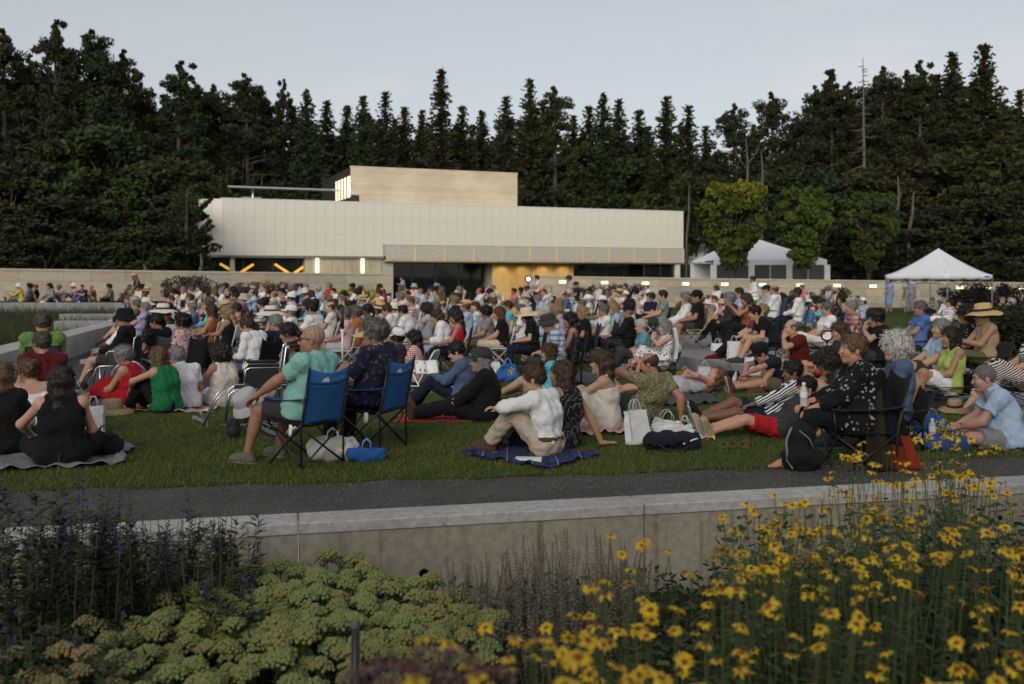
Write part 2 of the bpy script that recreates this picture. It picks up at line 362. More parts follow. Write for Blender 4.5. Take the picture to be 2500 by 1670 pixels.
# low concrete garden wall, cast in panels with a paler cap, a drain hole
wl = empty('garden_wall', (0, wall_y(0), -0.62), math.atan(0.23), 'low concrete retaining wall with pale cap along the gravel path', 'wall')
cuts = [-9.0, -6.4, -3.9, -1.46, 0.98, 3.42, 5.9, 8.4, 11.0]
for a, b in zip(cuts[:-1], cuts[1:]):
    mb = MB()
    if a < -0.2 < b:        # panel with the drain hole: built round the opening
        hx, hz, r = -0.62, 0.245, 0.034
        a0, b0 = a + 0.004, b - 0.004; g = 0.06
        mb.box((a0, 0, 0), (hx - g, 0.28, 0.56)); mb.box((hx + g, 0, 0), (b0, 0.28, 0.56))
        mb.box((hx - g, 0, 0), (hx + g, 0.28, hz - g)); mb.box((hx - g, 0, hz + g), (hx + g, 0.28, 0.56))
        seg = 24; V = []; Fc = []
        for k in range(seg):
            an = 2 * math.pi * k / seg; c, s = math.cos(an), math.sin(an); q = g / max(abs(c), abs(s))
            V += [(hx + c * q, 0, hz + s * q), (hx + c * r, 0, hz + s * r), (hx + c * r, 0.14, hz + s * r)]
        for k in range(seg):
            j = (k + 1) % seg; Fc += [(k * 3, j * 3, j * 3 + 1, k * 3 + 1), (k * 3 + 1, j * 3 + 1, j * 3 + 2, k * 3 + 2)]
        mb.add(V, Fc); mb.box((hx - g, 0.15, hz - g), (hx + g, 0.27, hz + g))
        o = mb.build('panel', M_CONC, wl)
        mb2 = MB(); mb2.tube([(hx, 0.005, hz), (hx, 0.13, hz)], 0.0335, seg=20, cap=False); mb2.build('drain_pipe', RUBBER, o)
    else:
        mb.box((a + 0.004, 0, 0), (b - 0.004, 0.28, 0.56)); mb.build('panel', M_CONC, wl)
    mb = MB(); mb.box((a + 0.003, -0.012, 0.5605), (b - 0.003, 0.295, 0.64), bev=0.008); mb.build('cap', M_CAP, wl)

# ---------------------------------------------------------------- right-hand paved terraces
def strip(name, outer, inner, ztop, zbot, mat, label=None):
    "raised slab between two polylines (outer = towards the lawn), with a front face"
    n = len(outer); V = []; Fc = []
    for (x, y) in outer: V += [(x, y, zbot), (x, y, ztop)]
    k = len(V)
    for (x, y) in inner: V.append((x, y, ztop))
    mb = MB()
    Fc = [(2 * i + 2, 2 * i, 2 * i + 1, 2 * i + 3) for i in range(n - 1)] + [(2 * i + 1, k + i, k + i + 1, 2 * i + 3) for i in range(n - 1)]
    mb.add(V, Fc); o = mb.build(name, mat); o['kind'] = 'structure'; return o
E1 = [(7.6, 47), (6.6, 41), (5.6, 36.5), (4.6, 31.5), (3.7, 26.5), (2.85, 22.8), (2.78, 21.2), (4.4, 16.5), (5.23, 13.5), (5.83, 11.3), (6.2, 10)]
E2 = [(9.4, 47), (8.6, 41), (7.5, 36), (6.5, 31), (6.1, 27.5), (6.5, 24), (7.2, 20.5), (7.9, 17), (8.3, 14), (8.6, 11.5), (8.8, 10)]
def offs(E, d): 
    out = []
    for i, (x, y) in enumerate(E):
        a = Vector(E[max(i - 1, 0)]); b = Vector(E[min(i + 1, len(E) - 1)]); t = (b - a).normalized(); nn = Vector((-t.y, t.x))
        out.append((x + nn.x * d, y + nn.y * d))
    return out
strip('terrace_paving', offs(E1, 0.34), offs(E2, 0.15), 0.116, -0.35, M_PAVE)
M_DRY = None
E3 = [(40, 47), (40, 41), (40, 36), (40, 31), (40, 27.5), (40, 24), (40, 20.5), (40, 17), (40, 14), (40, 11.5), (40, 9.6)]
# upper right lawn, falling gently towards the far wall
mb = MB(); E2o = offs(E2, 0.3)
def ur(u, v):
    i = round(u * (len(E2) - 1)); a, b = E2o[i], E3[i]; x = a[0] * (1 - v) + b[0] * v; y = a[1] * (1 - v) + b[1] * v
    return (x, y, 0.232 - 0.16 * max(0, min(1, (y - 20) / 14)))
mb.grid(ur, len(E2) - 1, 6); o = mb.build('upper_lawn', M_GRASS); o['kind'] = 'structure'
def kerb_run(E, z, h, w, label, name):
    "a kerb of separate stones following a polyline"
    root = empty(name, (E[len(E) // 2][0], E[len(E) // 2][1], z - h), 0, label, 'kerb')
    Ei = offs(E, w)
    for i in range(len(E) - 1):
        a0, a1, b0, b1 = Vector(E[i]), Vector(E[i + 1]), Vector(Ei[i]), Vector(Ei[i + 1])
        nseg = max(1, round((a1 - a0).length / 1.5))
        for k in range(nseg):
            t0, t1 = k / nseg, (k + 1) / nseg; g = 0.004 / max(0.1, (a1 - a0).length)
            p = [a0.lerp(a1, t0 + g), a0.lerp(a1, t1 - g), b0.lerp(b1, t1 - g), b0.lerp(b1, t0 + g)]
            o3 = root.location; c = 0.012
            cen = (p[0] + p[1] + p[2] + p[3]) / 4
            V = [(q.x - o3.x, q.y - o3.y, -0.36) for q in p] + [(q.x - o3.x, q.y - o3.y, h - c) for q in p] + [(q.x + (cen.x - q.x) * 0.03 - o3.x, q.y + (cen.y - q.y) * 0.05 - o3.y, h) for q in p]
            m2 = MB(); Fc = [(0, 1, 2, 3)] + [(r * 4 + i2, r * 4 + (i2 + 1) % 4, r * 4 + 4 + (i2 + 1) % 4, r * 4 + 4 + i2) for r in range(2) for i2 in range(4)] + [(8, 9, 10, 11)]
            m2.add(V, [tuple(reversed(f)) for f in Fc]); m2.build('stone', M_CURB, root)
    return root
kerb_run(E1, 0.12, 0.12, 0.36, 'low stone kerb step edging the paved terrace at right', 'terrace_kerb')
kerb_run(E2, 0.24, 0.12, 0.30, 'upper stone kerb step between paved terrace and right lawn', 'terrace_kerb')

# ---------------------------------------------------------------- left terraces
TL = 0.55
sheet('upper_terrace', [(-60, 44.8, TL), (-17.2, 44.8, TL), (-14.8, 49.2, TL), (-60, 49.2, TL)], M_GRASS)
E4 = [(-15.0, 49), (-17.4, 44.6), (-22, 44.5), (-27, 44.4), (-40, 44.2)]
kerb_run([(a, b) for a, b in reversed(E4)], TL + 0.02, 0.40, 0.45, 'stone edging kerb of the raised terrace below the left wall', 'terrace_edge')
rc = empty('ramp_kerb', (-9.2, 18, 0), 0, 'broad low stone kerb running diagonally beside the left path', 'kerb')
p0, p1 = Vector((-9.55, 17.2)), Vector((-12.6, 31.2)); tdir = (p1 - p0).normalized(); nrm = Vector((tdir.y, -tdir.x))
Lr = (p1 - p0).length; kk = 8
for i in range(kk):
    a = p0 + tdir * (Lr * i / kk + 0.005); b = p0 + tdir * (Lr * (i + 1) / kk - 0.005)
    q = [a, b, b + nrm * 0.62, a + nrm * 0.62]
    mb = MB(); mb.add([(v.x + 9.2, v.y - 18, -0.3) for v in q] + [(v.x + 9.2, v.y - 18, 0.33) for v in q], [(0, 1, 2, 3), (7, 6, 5, 4), (1, 0, 4, 5), (2, 1, 5, 6), (3, 2, 6, 7), (0, 3, 7, 4)]); mb.build('stone', M_CAP, rc)
for (x0, x1, y, z, lb) in ((-16.4, -13.7, 36.0, 0.36, 'upper stone seating step beside the left terrace'), (-14.1, -12.2, 30.6, 0.34, 'lower stone seating step beside the diagonal kerb')):
    mb = MB(); mb.box((x0, y, -0.3), (x1, y + 0.55, z), bev=0.015); o = mb.build('stone_step', M_CURB); tag(o, lb, 'step')
mb = MB(); mb.grid(lambda u, v: ((-8.9 - 2.9 * v) * (1 - u) + (-4.0 - 2.3 * v) * u, 13.6 + 17.4 * v, zl(13.6 + 17.4 * v) + 0.012), 4, 16); o = mb.build('side_path', M_ASPH); o['kind'] = 'structure'
def xat(E, y):
    pts = sorted((q[1], q[0]) for q in E)
    return float(np.interp(y, [q[0] for q in pts], [q[1] for q in pts]))
def gz(x, y):
    "height of the ground at (x, y)"
    if x < -14.8 and y > 44.6: return 0.55
    if y > 9.4 and x > xat(E2, y): return 0.232 - 0.16 * max(0, min(1, (y - 20) / 14))
    if y > 9.2 and x > xat(E1, y): return 0.12
    return zl(y, x)
for i, (y, x0, x1) in enumerate(((21.4, -9.3, -6.3), (23.4, -9.9, -6.4), (25.6, -10.5, -6.6))):
    mb = MB(); mb.box((x0, y, -0.3), (x1, y + 0.45, -0.10 + 0.09 * i), bev=0.012); o = mb.build('path_step', M_CAP); tag(o, ['lowest', 'middle', 'top'][i] + ' pale stone step crossing the left path', 'step')

# ---------------------------------------------------------------- stone walls behind the audience
M_STONE = None
def stone_mat():
    m, t = material('limestone'); v = t.new('TexCoord').outputs['Object']; oi = t.new('ObjectInfo')
    mpn = t.new('Mapping'); mpn.inputs['Scale'].default_value = (1, 1, 5); t.l(v, mpn.inputs['Vector'])
    a = t.noise(2.0, 6, mpn.outputs['Vector']); b = t.noise(20, 5, v)
    c = t.mix(oi.outputs['Color'], (0.7, 0.66, 0.6), t.ramp(a.outputs['Fac'], [(0.35, (0.6,) * 3), (0.65, (0,) * 3)]).outputs['Color'], 'MULTIPLY')
    t.out(c.outputs['Color'], 0.85, t.bump(b.outputs['Fac'], 0.4, 0.02).outputs['Normal'], spec=0.2); return m
M_STONE = stone_mat()
def stone_wall(p0, p1, zt0, zt1, zb, rows, blk, label, lights=(), cap=True):
    p0, p1 = Vector(p0), Vector(p1); Lw = (p1 - p0).length; ang = math.atan2(p1.y - p0.y, p1.x - p0.x)
    root = empty('stone_wall', (p0.x, p0.y, zb), ang, label, 'wall')
    def zt(x): return (zt0 + (zt1 - zt0) * x / Lw) - zb - 0.09
    core = MB(); core.add([(0, 0.03, 0), (Lw, 0.03, 0), (Lw, 0.5, 0), (0, 0.5, 0), (0, 0.03, zt(0)), (Lw, 0.03, zt(Lw)), (Lw, 0.5, zt(Lw)), (0, 0.5, zt(0))],
        [(0, 3, 2, 1), (4, 5, 6, 7), (0, 1, 5, 4), (1, 2, 6, 5), (2, 3, 7, 6), (3, 0, 4, 7)]); core.build('core', M_CONC, root)
    rr = random.Random(int(Lw * 100))
    for r in range(rows):
        x = 0.0
        while x < Lw - 0.05:
            w_ = min(blk * rr.uniform(0.7, 1.35), Lw - x)
            if Lw - x - w_ < 0.5: w_ = Lw - x
            f0, f1 = r / rows, (r + 1) / rows; g = 0.006; pr = rr.uniform(-0.012, 0.006)
            x0, x1 = x + g, x + w_ - g
            V = [(x0, pr, zt(x0) * f0 + g), (x1, pr, zt(x1) * f0 + g), (x1, pr, zt(x1) * f1 - g), (x0, pr, zt(x0) * f1 - g)]
            V += [(a, 0.06, c) for a, b, c in V]
            mb = MB(); mb.add(V, [(0, 1, 2, 3), (1, 0, 4, 5), (2, 1, 5, 6), (3, 2, 6, 7), (0, 3, 7, 4)])
            k = rr.uniform(0.78, 1.12); o = mb.build('stone', M_STONE, root); wm = rr.uniform(-0.02, 0.03)
            o.color = (0.40 * k + wm, 0.365 * k, 0.30 * k - wm * 0.5, 1)
            x += w_
    if cap:
        nseg = max(1, int(Lw / 2.2))
        for i in range(nseg):
            x0, x1 = Lw * i / nseg + 0.004, Lw * (i + 1) / nseg - 0.004
            V = [(x0, -0.05, zt(x0) + 0.002), (x1, -0.05, zt(x1) + 0.002), (x1, 0.55, zt(x1) + 0.002), (x0, 0.55, zt(x0) + 0.002)]; V += [(a, b, c + 0.09) for a, b, c in V]
            mb = MB(); mb.add(V, [(0, 3, 2, 1), (4, 5, 6, 7), (0, 1, 5, 4), (1, 2, 6, 5), (2, 3, 7, 6), (3, 0, 4, 7)]); o = mb.build('cap', M_STONE, root); o.color = (0.40, 0.375, 0.32, 1)
    for lx, lz in lights:
        lo = empty('wall_light', (lx, -0.015, lz)); lo.parent = root
        mb = MB(); mb.box((-0.20, -0.02, -0.085), (0.20, 0.0, 0.085)); mb.build('frame', CHROME, lo)
        mb = MB(); mb.box((-0.17, -0.028, -0.06), (0.17, -0.021, 0.06)); mb.build('lens', M_LAMP, lo)
    return root
M_LAMP = plain('warm_lamp', (0.9, 0.8, 0.5), 0.4, var=0, emit=(1.0, 0.83, 0.45), estr=2.2)
M_LAMPO = plain('orange_lamp', (0.9, 0.5, 0.1), 0.4, var=0, emit=(1.0, 0.50, 0.06), estr=0.6)
M_LAMPW = plain('strip_lamp', (0.9, 0.85, 0.6), 0.4, var=0, emit=(1.0, 0.90, 0.55), estr=1.4)
stone_wall((-29, 48.5), (-6.30, 52.2), 2.20, 1.90, 0.0, 4, 1.6, 'long pale stone wall behind the audience at left')
wr0, wr1 = Vector((0.9, 52.4)), Vector((30, 50.2)); Lw = (wr1 - wr0).length
lts = []
for (px, py) in ((1374, 688.5), (1476, 690), (1576, 691.6), (1674, 693), (1769, 694), (1862, 695), (1953, 696), (2043, 697), (2131, 698.5), (2343, 702), (2416, 703), (2494, 705)):
    k = (px - 1250) / FPX; dx, dy = (wr1 - wr0) / Lw; s_ = (k * wr0.y - wr0.x) / (dx - k * dy); d = wr0.y + s_ * dy
    lts.append((s_, EYE - (py - HZ) / FPX * d - 0.0))
stone_wall(tuple(wr0), tuple(wr1), 1.80, 1.40, 0.0, 4, 1.5, 'long pale stone wall with recessed lights behind the right lawn', lts)
# ================================================================== the pavilion building
def wood_mat(name, base, sc=(0.6, 9, 9), var=0.2):
    m, t = material(name); v = t.new('TexCoord').outputs['Object']; oi = t.new('ObjectInfo')
    mpn = t.new('Mapping'); mpn.inputs['Scale'].default_value = sc; t.l(v, mpn.inputs['Vector'])
    n = t.noise(2.0, 5, mpn.outputs['Vector']); n2 = t.noise(0.6, 3, v)
    c = t.ramp(n.outputs['Fac'], [(0.3, tuple(x * (1 - var) for x in base)), (0.7, tuple(x * (1 + var) for x in base))])
    c = t.mix(c.outputs['Color'], (0.8, 0.77, 0.72), t.ramp(n2.outputs['Fac'], [(0.4, (0.6,) * 3), (0.6, (0,) * 3)]).outputs['Color'], 'MULTIPLY')
    c = t.mix(c.outputs['Color'], oi.outputs['Color'], 1.0, 'MULTIPLY')
    t.out(c.outputs['Color'], 0.7, t.bump(n.outputs['Fac'], 0.2, 0.01).outputs['Normal'], spec=0.25); return m
M_PANEL = plain('white_cladding', (0.67, 0.645, 0.575), 0.45, var=0.05, scale=0.7)
M_BACK = plain('cladding_backing', (0.42, 0.41, 0.38), 0.8, var=0.1)
M_SIDING = wood_mat('pale_siding', (0.64, 0.56, 0.43), var=0.08); M_WOODW = wood_mat('wood_wall', (0.58, 0.40, 0.17), (9, 9, 0.6)); M_WOODP = wood_mat('pale_wood_wall', (0.50, 0.45, 0.34), (9, 9, 0.6))
M_GLASS = plain('dark_glass', (0.012, 0.014, 0.013), 0.06, var=0, spec=0.6)
def screen_mat():
    m, t = material('perforated_screen'); v = t.new('TexCoord').outputs['Object']
    vo = t.new('TexVoronoi'); vo.inputs['Scale'].default_value = 30; vo.inputs['Randomness'].default_value = 0.1; t.l(v, vo.inputs['Vector'])
    n = t.noise(5, 4, v)
    c = t.ramp(n.outputs['Fac'], [(0.35, (0.42, 0.39, 0.345)), (0.65, (0.50, 0.47, 0.42))])
    c2 = t.mix(c.outputs['Color'], (0.24, 0.225, 0.20), t.math('LESS_THAN', vo.outputs['Distance'], 0.28).outputs[0])
    t.out(c2.outputs['Color'], 0.6, spec=0.3); return m
M_SCREEN = screen_mat()
BA = Vector((-18.77, 60.0)); BB = Vector((12.49, 72.6)); BL = (BB - BA).length; BANG = math.atan2(BB.y - BA.y, BB.x - BA.x)
bld = empty('pavilion', (BA.x, BA.y, 0), BANG, 'long modern pavilion clad in white panels with a raised wood-clad upper box', 'building')
def bs(px, off=0.0):
    "distance along the facade (set back by off) of photo column px"
    d = (BB - BA) / BL; nb = Vector((-d.y, d.x)); a = BA + nb * off; k = (px - 1250) / FPX
    return (k * a.y - a.x) / (d.x - k * d.y)
rows = [3.06, 3.83, 4.42, 5.26, 6.50]; RC = 1.3; pw = 0.62
body = MB()
arc = [(RC - RC * math.cos(a), RC - RC * math.sin(a)) for a in [R(90 * i / 6) for i in range(7)]]   # plan curve at the left end
ring = [(0.04, 12.0)] + [(x + 0.04, y + 0.04) for x, y in arc] + [(BL - 0.04, 0.04), (BL - 0.04, 12.0)]
nn_ = len(ring)
V = [(x, y, 3.08) for x, y in ring] + [(x, y, 6.45) for x, y in ring]
# right part is open below 3.8: backing only above 3.06, screen is hung in front
Fc = [(i, (i + 1) % nn_, nn_ + (i + 1) % nn_, nn_ + i) for i in range(nn_)] + [tuple(range(nn_, 2 * nn_)), tuple(reversed(range(nn_)))]
body.add(V, Fc); body.build('core', M_BACK, bld)
def panel(x, y, ang, z0, z1, w_):
    key = (round(z1 - z0, 3), round(w_, 3))
    if key not in PCACHE:
        mb = MB(); mb.box((0.004, -0.03, 0.004), (w_ - 0.004, 0.0, key[0] - 0.004)); PCACHE[key] = mb.mesh('panel')
    o = obj('panel', PCACHE[key], M_PANEL, bld, (x, y, z0), (0, 0, ang)); return o
PCACHE = {}
ncol = int((BL - RC) / pw); pw2 = (BL - RC) / ncol
s_scr = bs(940)
for r in range(4):
    z0, z1 = rows[r], rows[r + 1]
    for c in range(ncol):
        x = RC + c * pw2
        if r == 0 and x > s_scr - pw2 * 0.5: continue
        panel(x, random.uniform(-0.004, 0.004), 0, z0, z1, pw2)
    if True:                                                 # curved corner
        for i in range(3):
            a0, a1 = R(30 * i), R(30 * (i + 1))
            q0 = Vector((RC - RC * math.cos(a0), RC - RC * math.sin(a0))); q1 = Vector((RC - RC * math.cos(a1), RC - RC * math.sin(a1)))
            panel(q0.x, q0.y, math.atan2(q1.y - q0.y, q1.x - q0.x), z0, z1, (q1 - q0).length)
mb = MB(); mb.box((RC * 0.9, -0.045, 6.504), (BL + 0.02, 0.35, 6.56)); mb.build('parapet_cap', WHITEP, bld)
# perforated screen with posts tinted warm for the interior light on them
s0 = s_scr; npn = 11; wS = (BL - s0) / npn
for i in range(npn):
    mb = MB(); mb.box((s0 + i * wS + 0.06, -0.02, 2.86), (s0 + (i + 1) * wS - 0.06, 0.01, 3.815)); mb.build('screen', M_SCREEN, bld)
    mb = MB(); mb.box((s0 + (i + 1) * wS - 0.055, -0.05, 2.84), (s0 + (i + 1) * wS + 0.055, 0.06, 3.82)); o = mb.build('post', M_SIDING, bld); o.color = (1.15, 1.0, 0.85, 1)
mb = MB(); mb.box((s0, -0.06, 2.78), (BL, 0.10, 2.838)); o = mb.build('rail', M_SIDING, bld); o.color = (1.05, 1, 0.95, 1)
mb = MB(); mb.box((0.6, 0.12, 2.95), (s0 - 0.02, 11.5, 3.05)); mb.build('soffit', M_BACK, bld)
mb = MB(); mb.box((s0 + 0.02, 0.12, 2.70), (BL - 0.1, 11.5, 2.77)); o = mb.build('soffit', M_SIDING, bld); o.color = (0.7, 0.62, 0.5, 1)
# ground-floor: glass, mullions, wood walls, lights
def glazing(a, b, off, z1, step):
    n = max(1, round((b - a) / step))
    for i in range(n):
        mb = MB(); mb.box((a + (b - a) * i / n + 0.03, off, 0.06), (a + (b - a) * (i + 1) / n - 0.03, off + 0.02, z1 - 0.05)); mb.build('window_pane', M_GLASS, bld)
        mb = MB(); mb.box((a + (b - a) * i / n - 0.028, off - 0.04, 0.0), (a + (b - a) * i / n + 0.028, off + 0.05, z1)); mb.build('mullion', M_MULL, bld)
M_MULL = plain('mullion_metal', (0.10, 0.10, 0.10), 0.4, metal=0.6, var=0.05)
glazing(0.8, bs(745), 1.2, 2.95, 1.6)
glazing(bs(968), bs(1203), 2.2, 2.75, 1.75)
glazing(bs(1402, 1.0), bs(1575, 1.0), 1.6, 2.70, 1.3)
glazing(bs(1575, 0.3), BL - 0.25, 0.5, 2.70, 1.15)
mb = MB(); mb.box((0.3, 11.0, 0.0), (BL - 0.3, 11.2, 2.7)); mb.build('rear_wall', M_BACK, bld)
def boards(a, b, off, z0, z1, mat, w_=0.42, col=1.0):
    n = max(1, round((b - a) / w_))
    for i in range(n):
        k = random.uniform(0.86, 1.1) * col
        mb = MB(); mb.box((a + (b - a) * i / n + 0.004, off, z0), (a + (b - a) * (i + 1) / n - 0.004, off + 0.05, z1)); o = mb.build('board', mat, bld); o.color = (k, k, k, 1)
boards(bs(747), bs(935), 0.35, 0.0, 2.94, M_WOODP)
boards(bs(935), bs(964), 0.45, 0.0, 2.69, M_WOODW)
boards(bs(1203, 1.2), bs(1402, 1.2), 1.3, 0.0, 2.69, M_WOODW)
mb = MB(); mb.box((bs(747), 0.42, 0), (bs(964), 6, 2.94)); mb.build('inner_wall', M_BACK, bld)
mb = MB(); mb.box((bs(1203, 1.2), 1.37, 0), (bs(1402, 1.2), 6, 2.69)); mb.build('inner_wall', M_BACK, bld)
for px in (777, 888):
    s_ = bs(px); mb = MB(); mb.box((s_ - 0.10, 0.27, 1.85), (s_ + 0.10, 0.345, 2.93)); mb.build('strip_light', M_LAMPW, bld)
for (xa, ya, xb, yb) in ((537, 644, 575, 666), (587, 666, 619, 645), (671, 645, 707, 668), (717, 668, 750, 645)):
    s1, s2 = bs(xa, 1.0), bs(xb, 1.0); d1 = 61.5 + s1 * 0.374
    z1, z2 = EYE - (ya - HZ) / FPX * d1, EYE - (yb - HZ) / FPX * d1
    v = Vector((s2 - s1, 0, z2 - z1)); a = math.atan2(v.z, v.x)
    mb = MB(); mb.box((0, -0.05, -0.075), (v.length, 0.05, 0.075)); mb.build('light_bar', M_LAMPO, bld, loc=(s1, 1.02, z1), rot=(0, -a, 0))
for s_ in (1.9, ):
    mb = MB(); mb.tube([(s_, 0.5, 0), (s_, 0.5, 2.96)], 0.16, seg=16); mb.build('column', M_PANEL, bld)
mb = MB(); mb.box((BL - 0.5, 0.2, 0), (BL - 0.15, 0.45, 2.69)); mb.build('column', M_PANEL, bld)
# upper wood-clad box with horizontal planks and lit clerestory on its left side
U0, U1 = bs(856, 4.0), bs(1263, 4.0); UZ0, UZ1 = 6.3, 9.24
mb = MB(); mb.box((U0 + 0.03, 4.04, UZ0), (U1 - 0.03, 14, UZ1 - 0.05)); mb.build('upper_core', M_MULL, bld)
npl = 15
for i in range(npl):
    z0, z1 = UZ0 + (UZ1 - UZ0) * i / npl, UZ0 + (UZ1 - UZ0) * (i + 1) / npl
    k = random.uniform(0.95, 1.05); mb = MB(); mb.box((U0 + (0.6 if z1 < 7.35 else 0), 4.0 - random.uniform(0, 0.012), z0 + 0.004), (U1, 4.035, z1 - 0.004)); o = mb.build('plank', M_SIDING, bld); o.color = (k, k, k * 0.98, 1)
mb = MB(); mb.box((U0 - 0.02, 3.96, UZ1 - 0.045), (U1 + 0.02, 4.2, UZ1 + 0.05)); mb.build('roof_edge', M_SIDING, bld)
mb = MB(); mb.box((U0 + 0.03, 3.99, UZ0), (U0 + 0.57, 4.02, 7.33)); mb.build('corner_window', M_GLASS, bld)
for i in range(5):
    t0 = 0.25 + i * 0.95
    mb = MB(); mb.box((U0 - 0.03, 4.0 + t0, 7.20), (U0 + 0.02, 4.0 + t0 + 0.62, 8.62)); mb.build('lit_window', M_LAMPW, bld)
    mb = MB(); mb.box((U0 - 0.06, 4.0 + t0 + 0.66, 7.10), (U0 + 0.025, 4.0 + t0 + 0.90, 8.70)); mb.build('window_mullion', M_MULL, bld)
mb = MB(); mb.box((bs(556, 6.0), 6.0, 7.76), (U0 - 0.05, 6.9, 7.85)); mb.build('roof_canopy', CHROME, bld)
s_ = bs(617, 6.4); mb = MB(); mb.tube([(s_, 6.4, 6.4), (s_, 6.4, 7.755)], 0.09, seg=10); mb.build('canopy_post', CHROME, bld)
mb = MB(); mb.box((s_ - 0.6, 7.2, 6.45), (s_ + 0.7, 8.0, 7.25)); mb.build('roof_vent', M_BACK, bld)
# downlights under the canopy that wash the wood wall
for px in (1228, 1278, 1328, 1378):
    s_ = bs(px, 1.0); ld = bpy.data.lights.new('downlight', 'SPOT'); ld.energy = 30; ld.color = (1.0, 0.72, 0.32); ld.spot_size = R(105); ld.spot_blend = 0.6; ld.shadow_soft_size = 0.08
    lo = bpy.data.objects.new('downlight', ld); COL.objects.link(lo); lo.parent = bld; lo.location = (s_, 0.55, 2.62); lo.rotation_euler = (R(34), 0, 0)
    mb = MB(); mb.tube([(s_, 0.55, 2.66), (s_, 0.55, 2.70)], 0.10, seg=14); mb.build('downlight_can', CHROME, bld)

# ================================================================== marquee and pop-up canopy
M_TENT = plain('tent_fabric', (0.66, 0.68, 0.72), 0.6, var=0.04, scale=2)
M_CLEAR = plain('tent_window', (0.05, 0.06, 0.065), 0.2, var=0.2, scale=1.5, spec=0.5)
def marquee(pl, pr, ppk, ytop, yeave, ybase, d, depth, label, npost):
    x0, x1, xp = (pl - 1250) / FPX * d, (pr - 1250) / FPX * d, (ppk - 1250) / FPX * d
    ze, zp, zb = EYE - (yeave - HZ) / FPX * d, EYE - (ytop - HZ) / FPX * d, EYE - (ybase - HZ) / FPX * d - 0.6
    root = empty('marquee_tent', ((x0 + x1) / 2, d, 0.0), 0, label, 'tent'); ox, oy = (x0 + x1) / 2, d
    yp = depth * 0.5
    cor = [(x0 - ox, 0), (x1 - ox, 0), (x1 - ox, depth), (x0 - ox, depth)]; pk = Vector((xp - ox, yp, zp))
    mb = MB()
    for i in range(4):
        a, b = Vector((*cor[i], ze)), Vector((*cor[(i + 1) % 4], ze))
        def fn(u, v, a=a, b=b):
            p = a.lerp(b, u); q = p.lerp(pk, v); q.z = p.z + (pk.z - p.z) * (v ** 1.08) - 0.10 * math.sin(math.pi * u) * (1 - v) * 0.8 + 0.03 * math.sin(u * 19) * (1 - v); return q
        mb.grid(fn, 14, 8)
    mb.build('roof', M_TENT, root)
    mb = MB(); mb.box((x0 - ox, -0.02, ze - 0.30), (x1 - ox, 0.03, ze - 0.002)); mb.build('valance', M_TENT, root)
    for i in range(npost):
        x = x0 - ox + (x1 - x0) * i / (npost - 1)
        mb = MB(); mb.box((x - 0.17, -0.06, 0.0), (x + 0.17, 0.10, ze - 0.305)); mb.build('post', M_TENT, root)
        if i < npost - 1:
            xb = x0 - ox + (x1 - x0) * (i + 1) / (npost - 1)
            mb = MB(); mb.box((x + 0.18, 0.0, 0.5), (xb - 0.18, 0.03, ze - 0.305)); mb.build('window', M_CLEAR, root)
            mb = MB(); mb.box((x + 0.18, -0.01, 0.0), (xb - 0.18, 0.04, 0.495)); mb.build('skirt', M_TENT, root)
            mb = MB(); mb.box(((x + xb) / 2 - 0.03, -0.02, 0.5), ((x + xb) / 2 + 0.03, -0.003, ze - 0.31)); mb.build('window_bar', M_BACK, root)
    mb = MB(); mb.box((x0 - ox, depth - 0.05, 0), (x1 - ox, depth, ze - 0.1)); mb.build('back_wall', M_TENT, root)
    mb = MB(); mb.tube([tuple(pk), (pk.x, pk.y, pk.z + 0.25)], 0.04); mb.build('finial', CHROME, root)
    return root
marquee(1742, 2019, 1856, 567, 634, 682, 58, 7.5, 'white marquee tent with peaked roof behind the round garden trees', 4)
marquee(1630, 1752, 1738, 571, 636, 682, 75, 9.0, 'white marquee tent half hidden behind the right end of the pavilion', 3)
# pop-up canopy
cp = empty('popup_canopy', (*at(2291, 770, 41).xy, 0.10), R(31), 'white pop-up canopy tent standing on the right lawn', 'canopy tent')
hw = 1.46; EZ = 1.70
mb = MB(); pk = Vector((0, 0, 2.80)); cor = [(-hw, -hw), (hw, -hw), (hw, hw), (-hw, hw)]
for i in range(4):
    a, b = Vector((*cor[i], EZ)), Vector((*cor[(i + 1) % 4], EZ))
    def fn(u, v, a=a, b=b):
        p = a.lerp(b, u); q = p.lerp(pk, v); q.z = p.z + (pk.z - p.z) * (v ** 1.28); return q
    mb.grid(fn, 10, 10, th=0.004)
rf = mb.build('roof', M_TENT, cp)
mb = MB()
for i in range(4):
    a, b = Vector((*cor[i], EZ)), Vector((*cor[(i + 1) % 4], EZ))
    mb.grid(lambda u, v, a=a, b=b: a.lerp(b, u) - Vector((0, 0, v * (0.16 + 0.035 * abs(math.sin(u * math.pi * 3))))) , 18, 2, th=0.004)
mb.build('valance', M_TENT, cp)
for (x, y) in cor:
    mb = MB(); mb.box((x * 0.985 - 0.02, y * 0.985 - 0.02, 0), (x * 0.985 + 0.02, y * 0.985 + 0.02, EZ - 0.01)); mb.box((x * 0.985 - 0.06, y * 0.985 - 0.06, 0), (x * 0.985 + 0.06, y * 0.985 + 0.06, 0.012)); mb.build('leg', CHROME, cp)
for i in range(4):
    a, b = Vector(cor[i]) * 0.985, Vector(cor[(i + 1) % 4]) * 0.985
    mb = MB()
    for s0, s1, za, zb_ in ((0, 0.5, EZ - 0.06, EZ - 0.36), (0, 0.5, EZ - 0.36, EZ - 0.06), (0.5, 1, EZ - 0.36, EZ - 0.06), (0.5, 1, EZ - 0.06, EZ - 0.36)):
        p, q = a.lerp(b, s0), a.lerp(b, s1); mb.tube([(p.x, p.y, za), (q.x, q.y, zb_)], 0.012, seg=6)
    mb.build('truss', CHROME, cp)
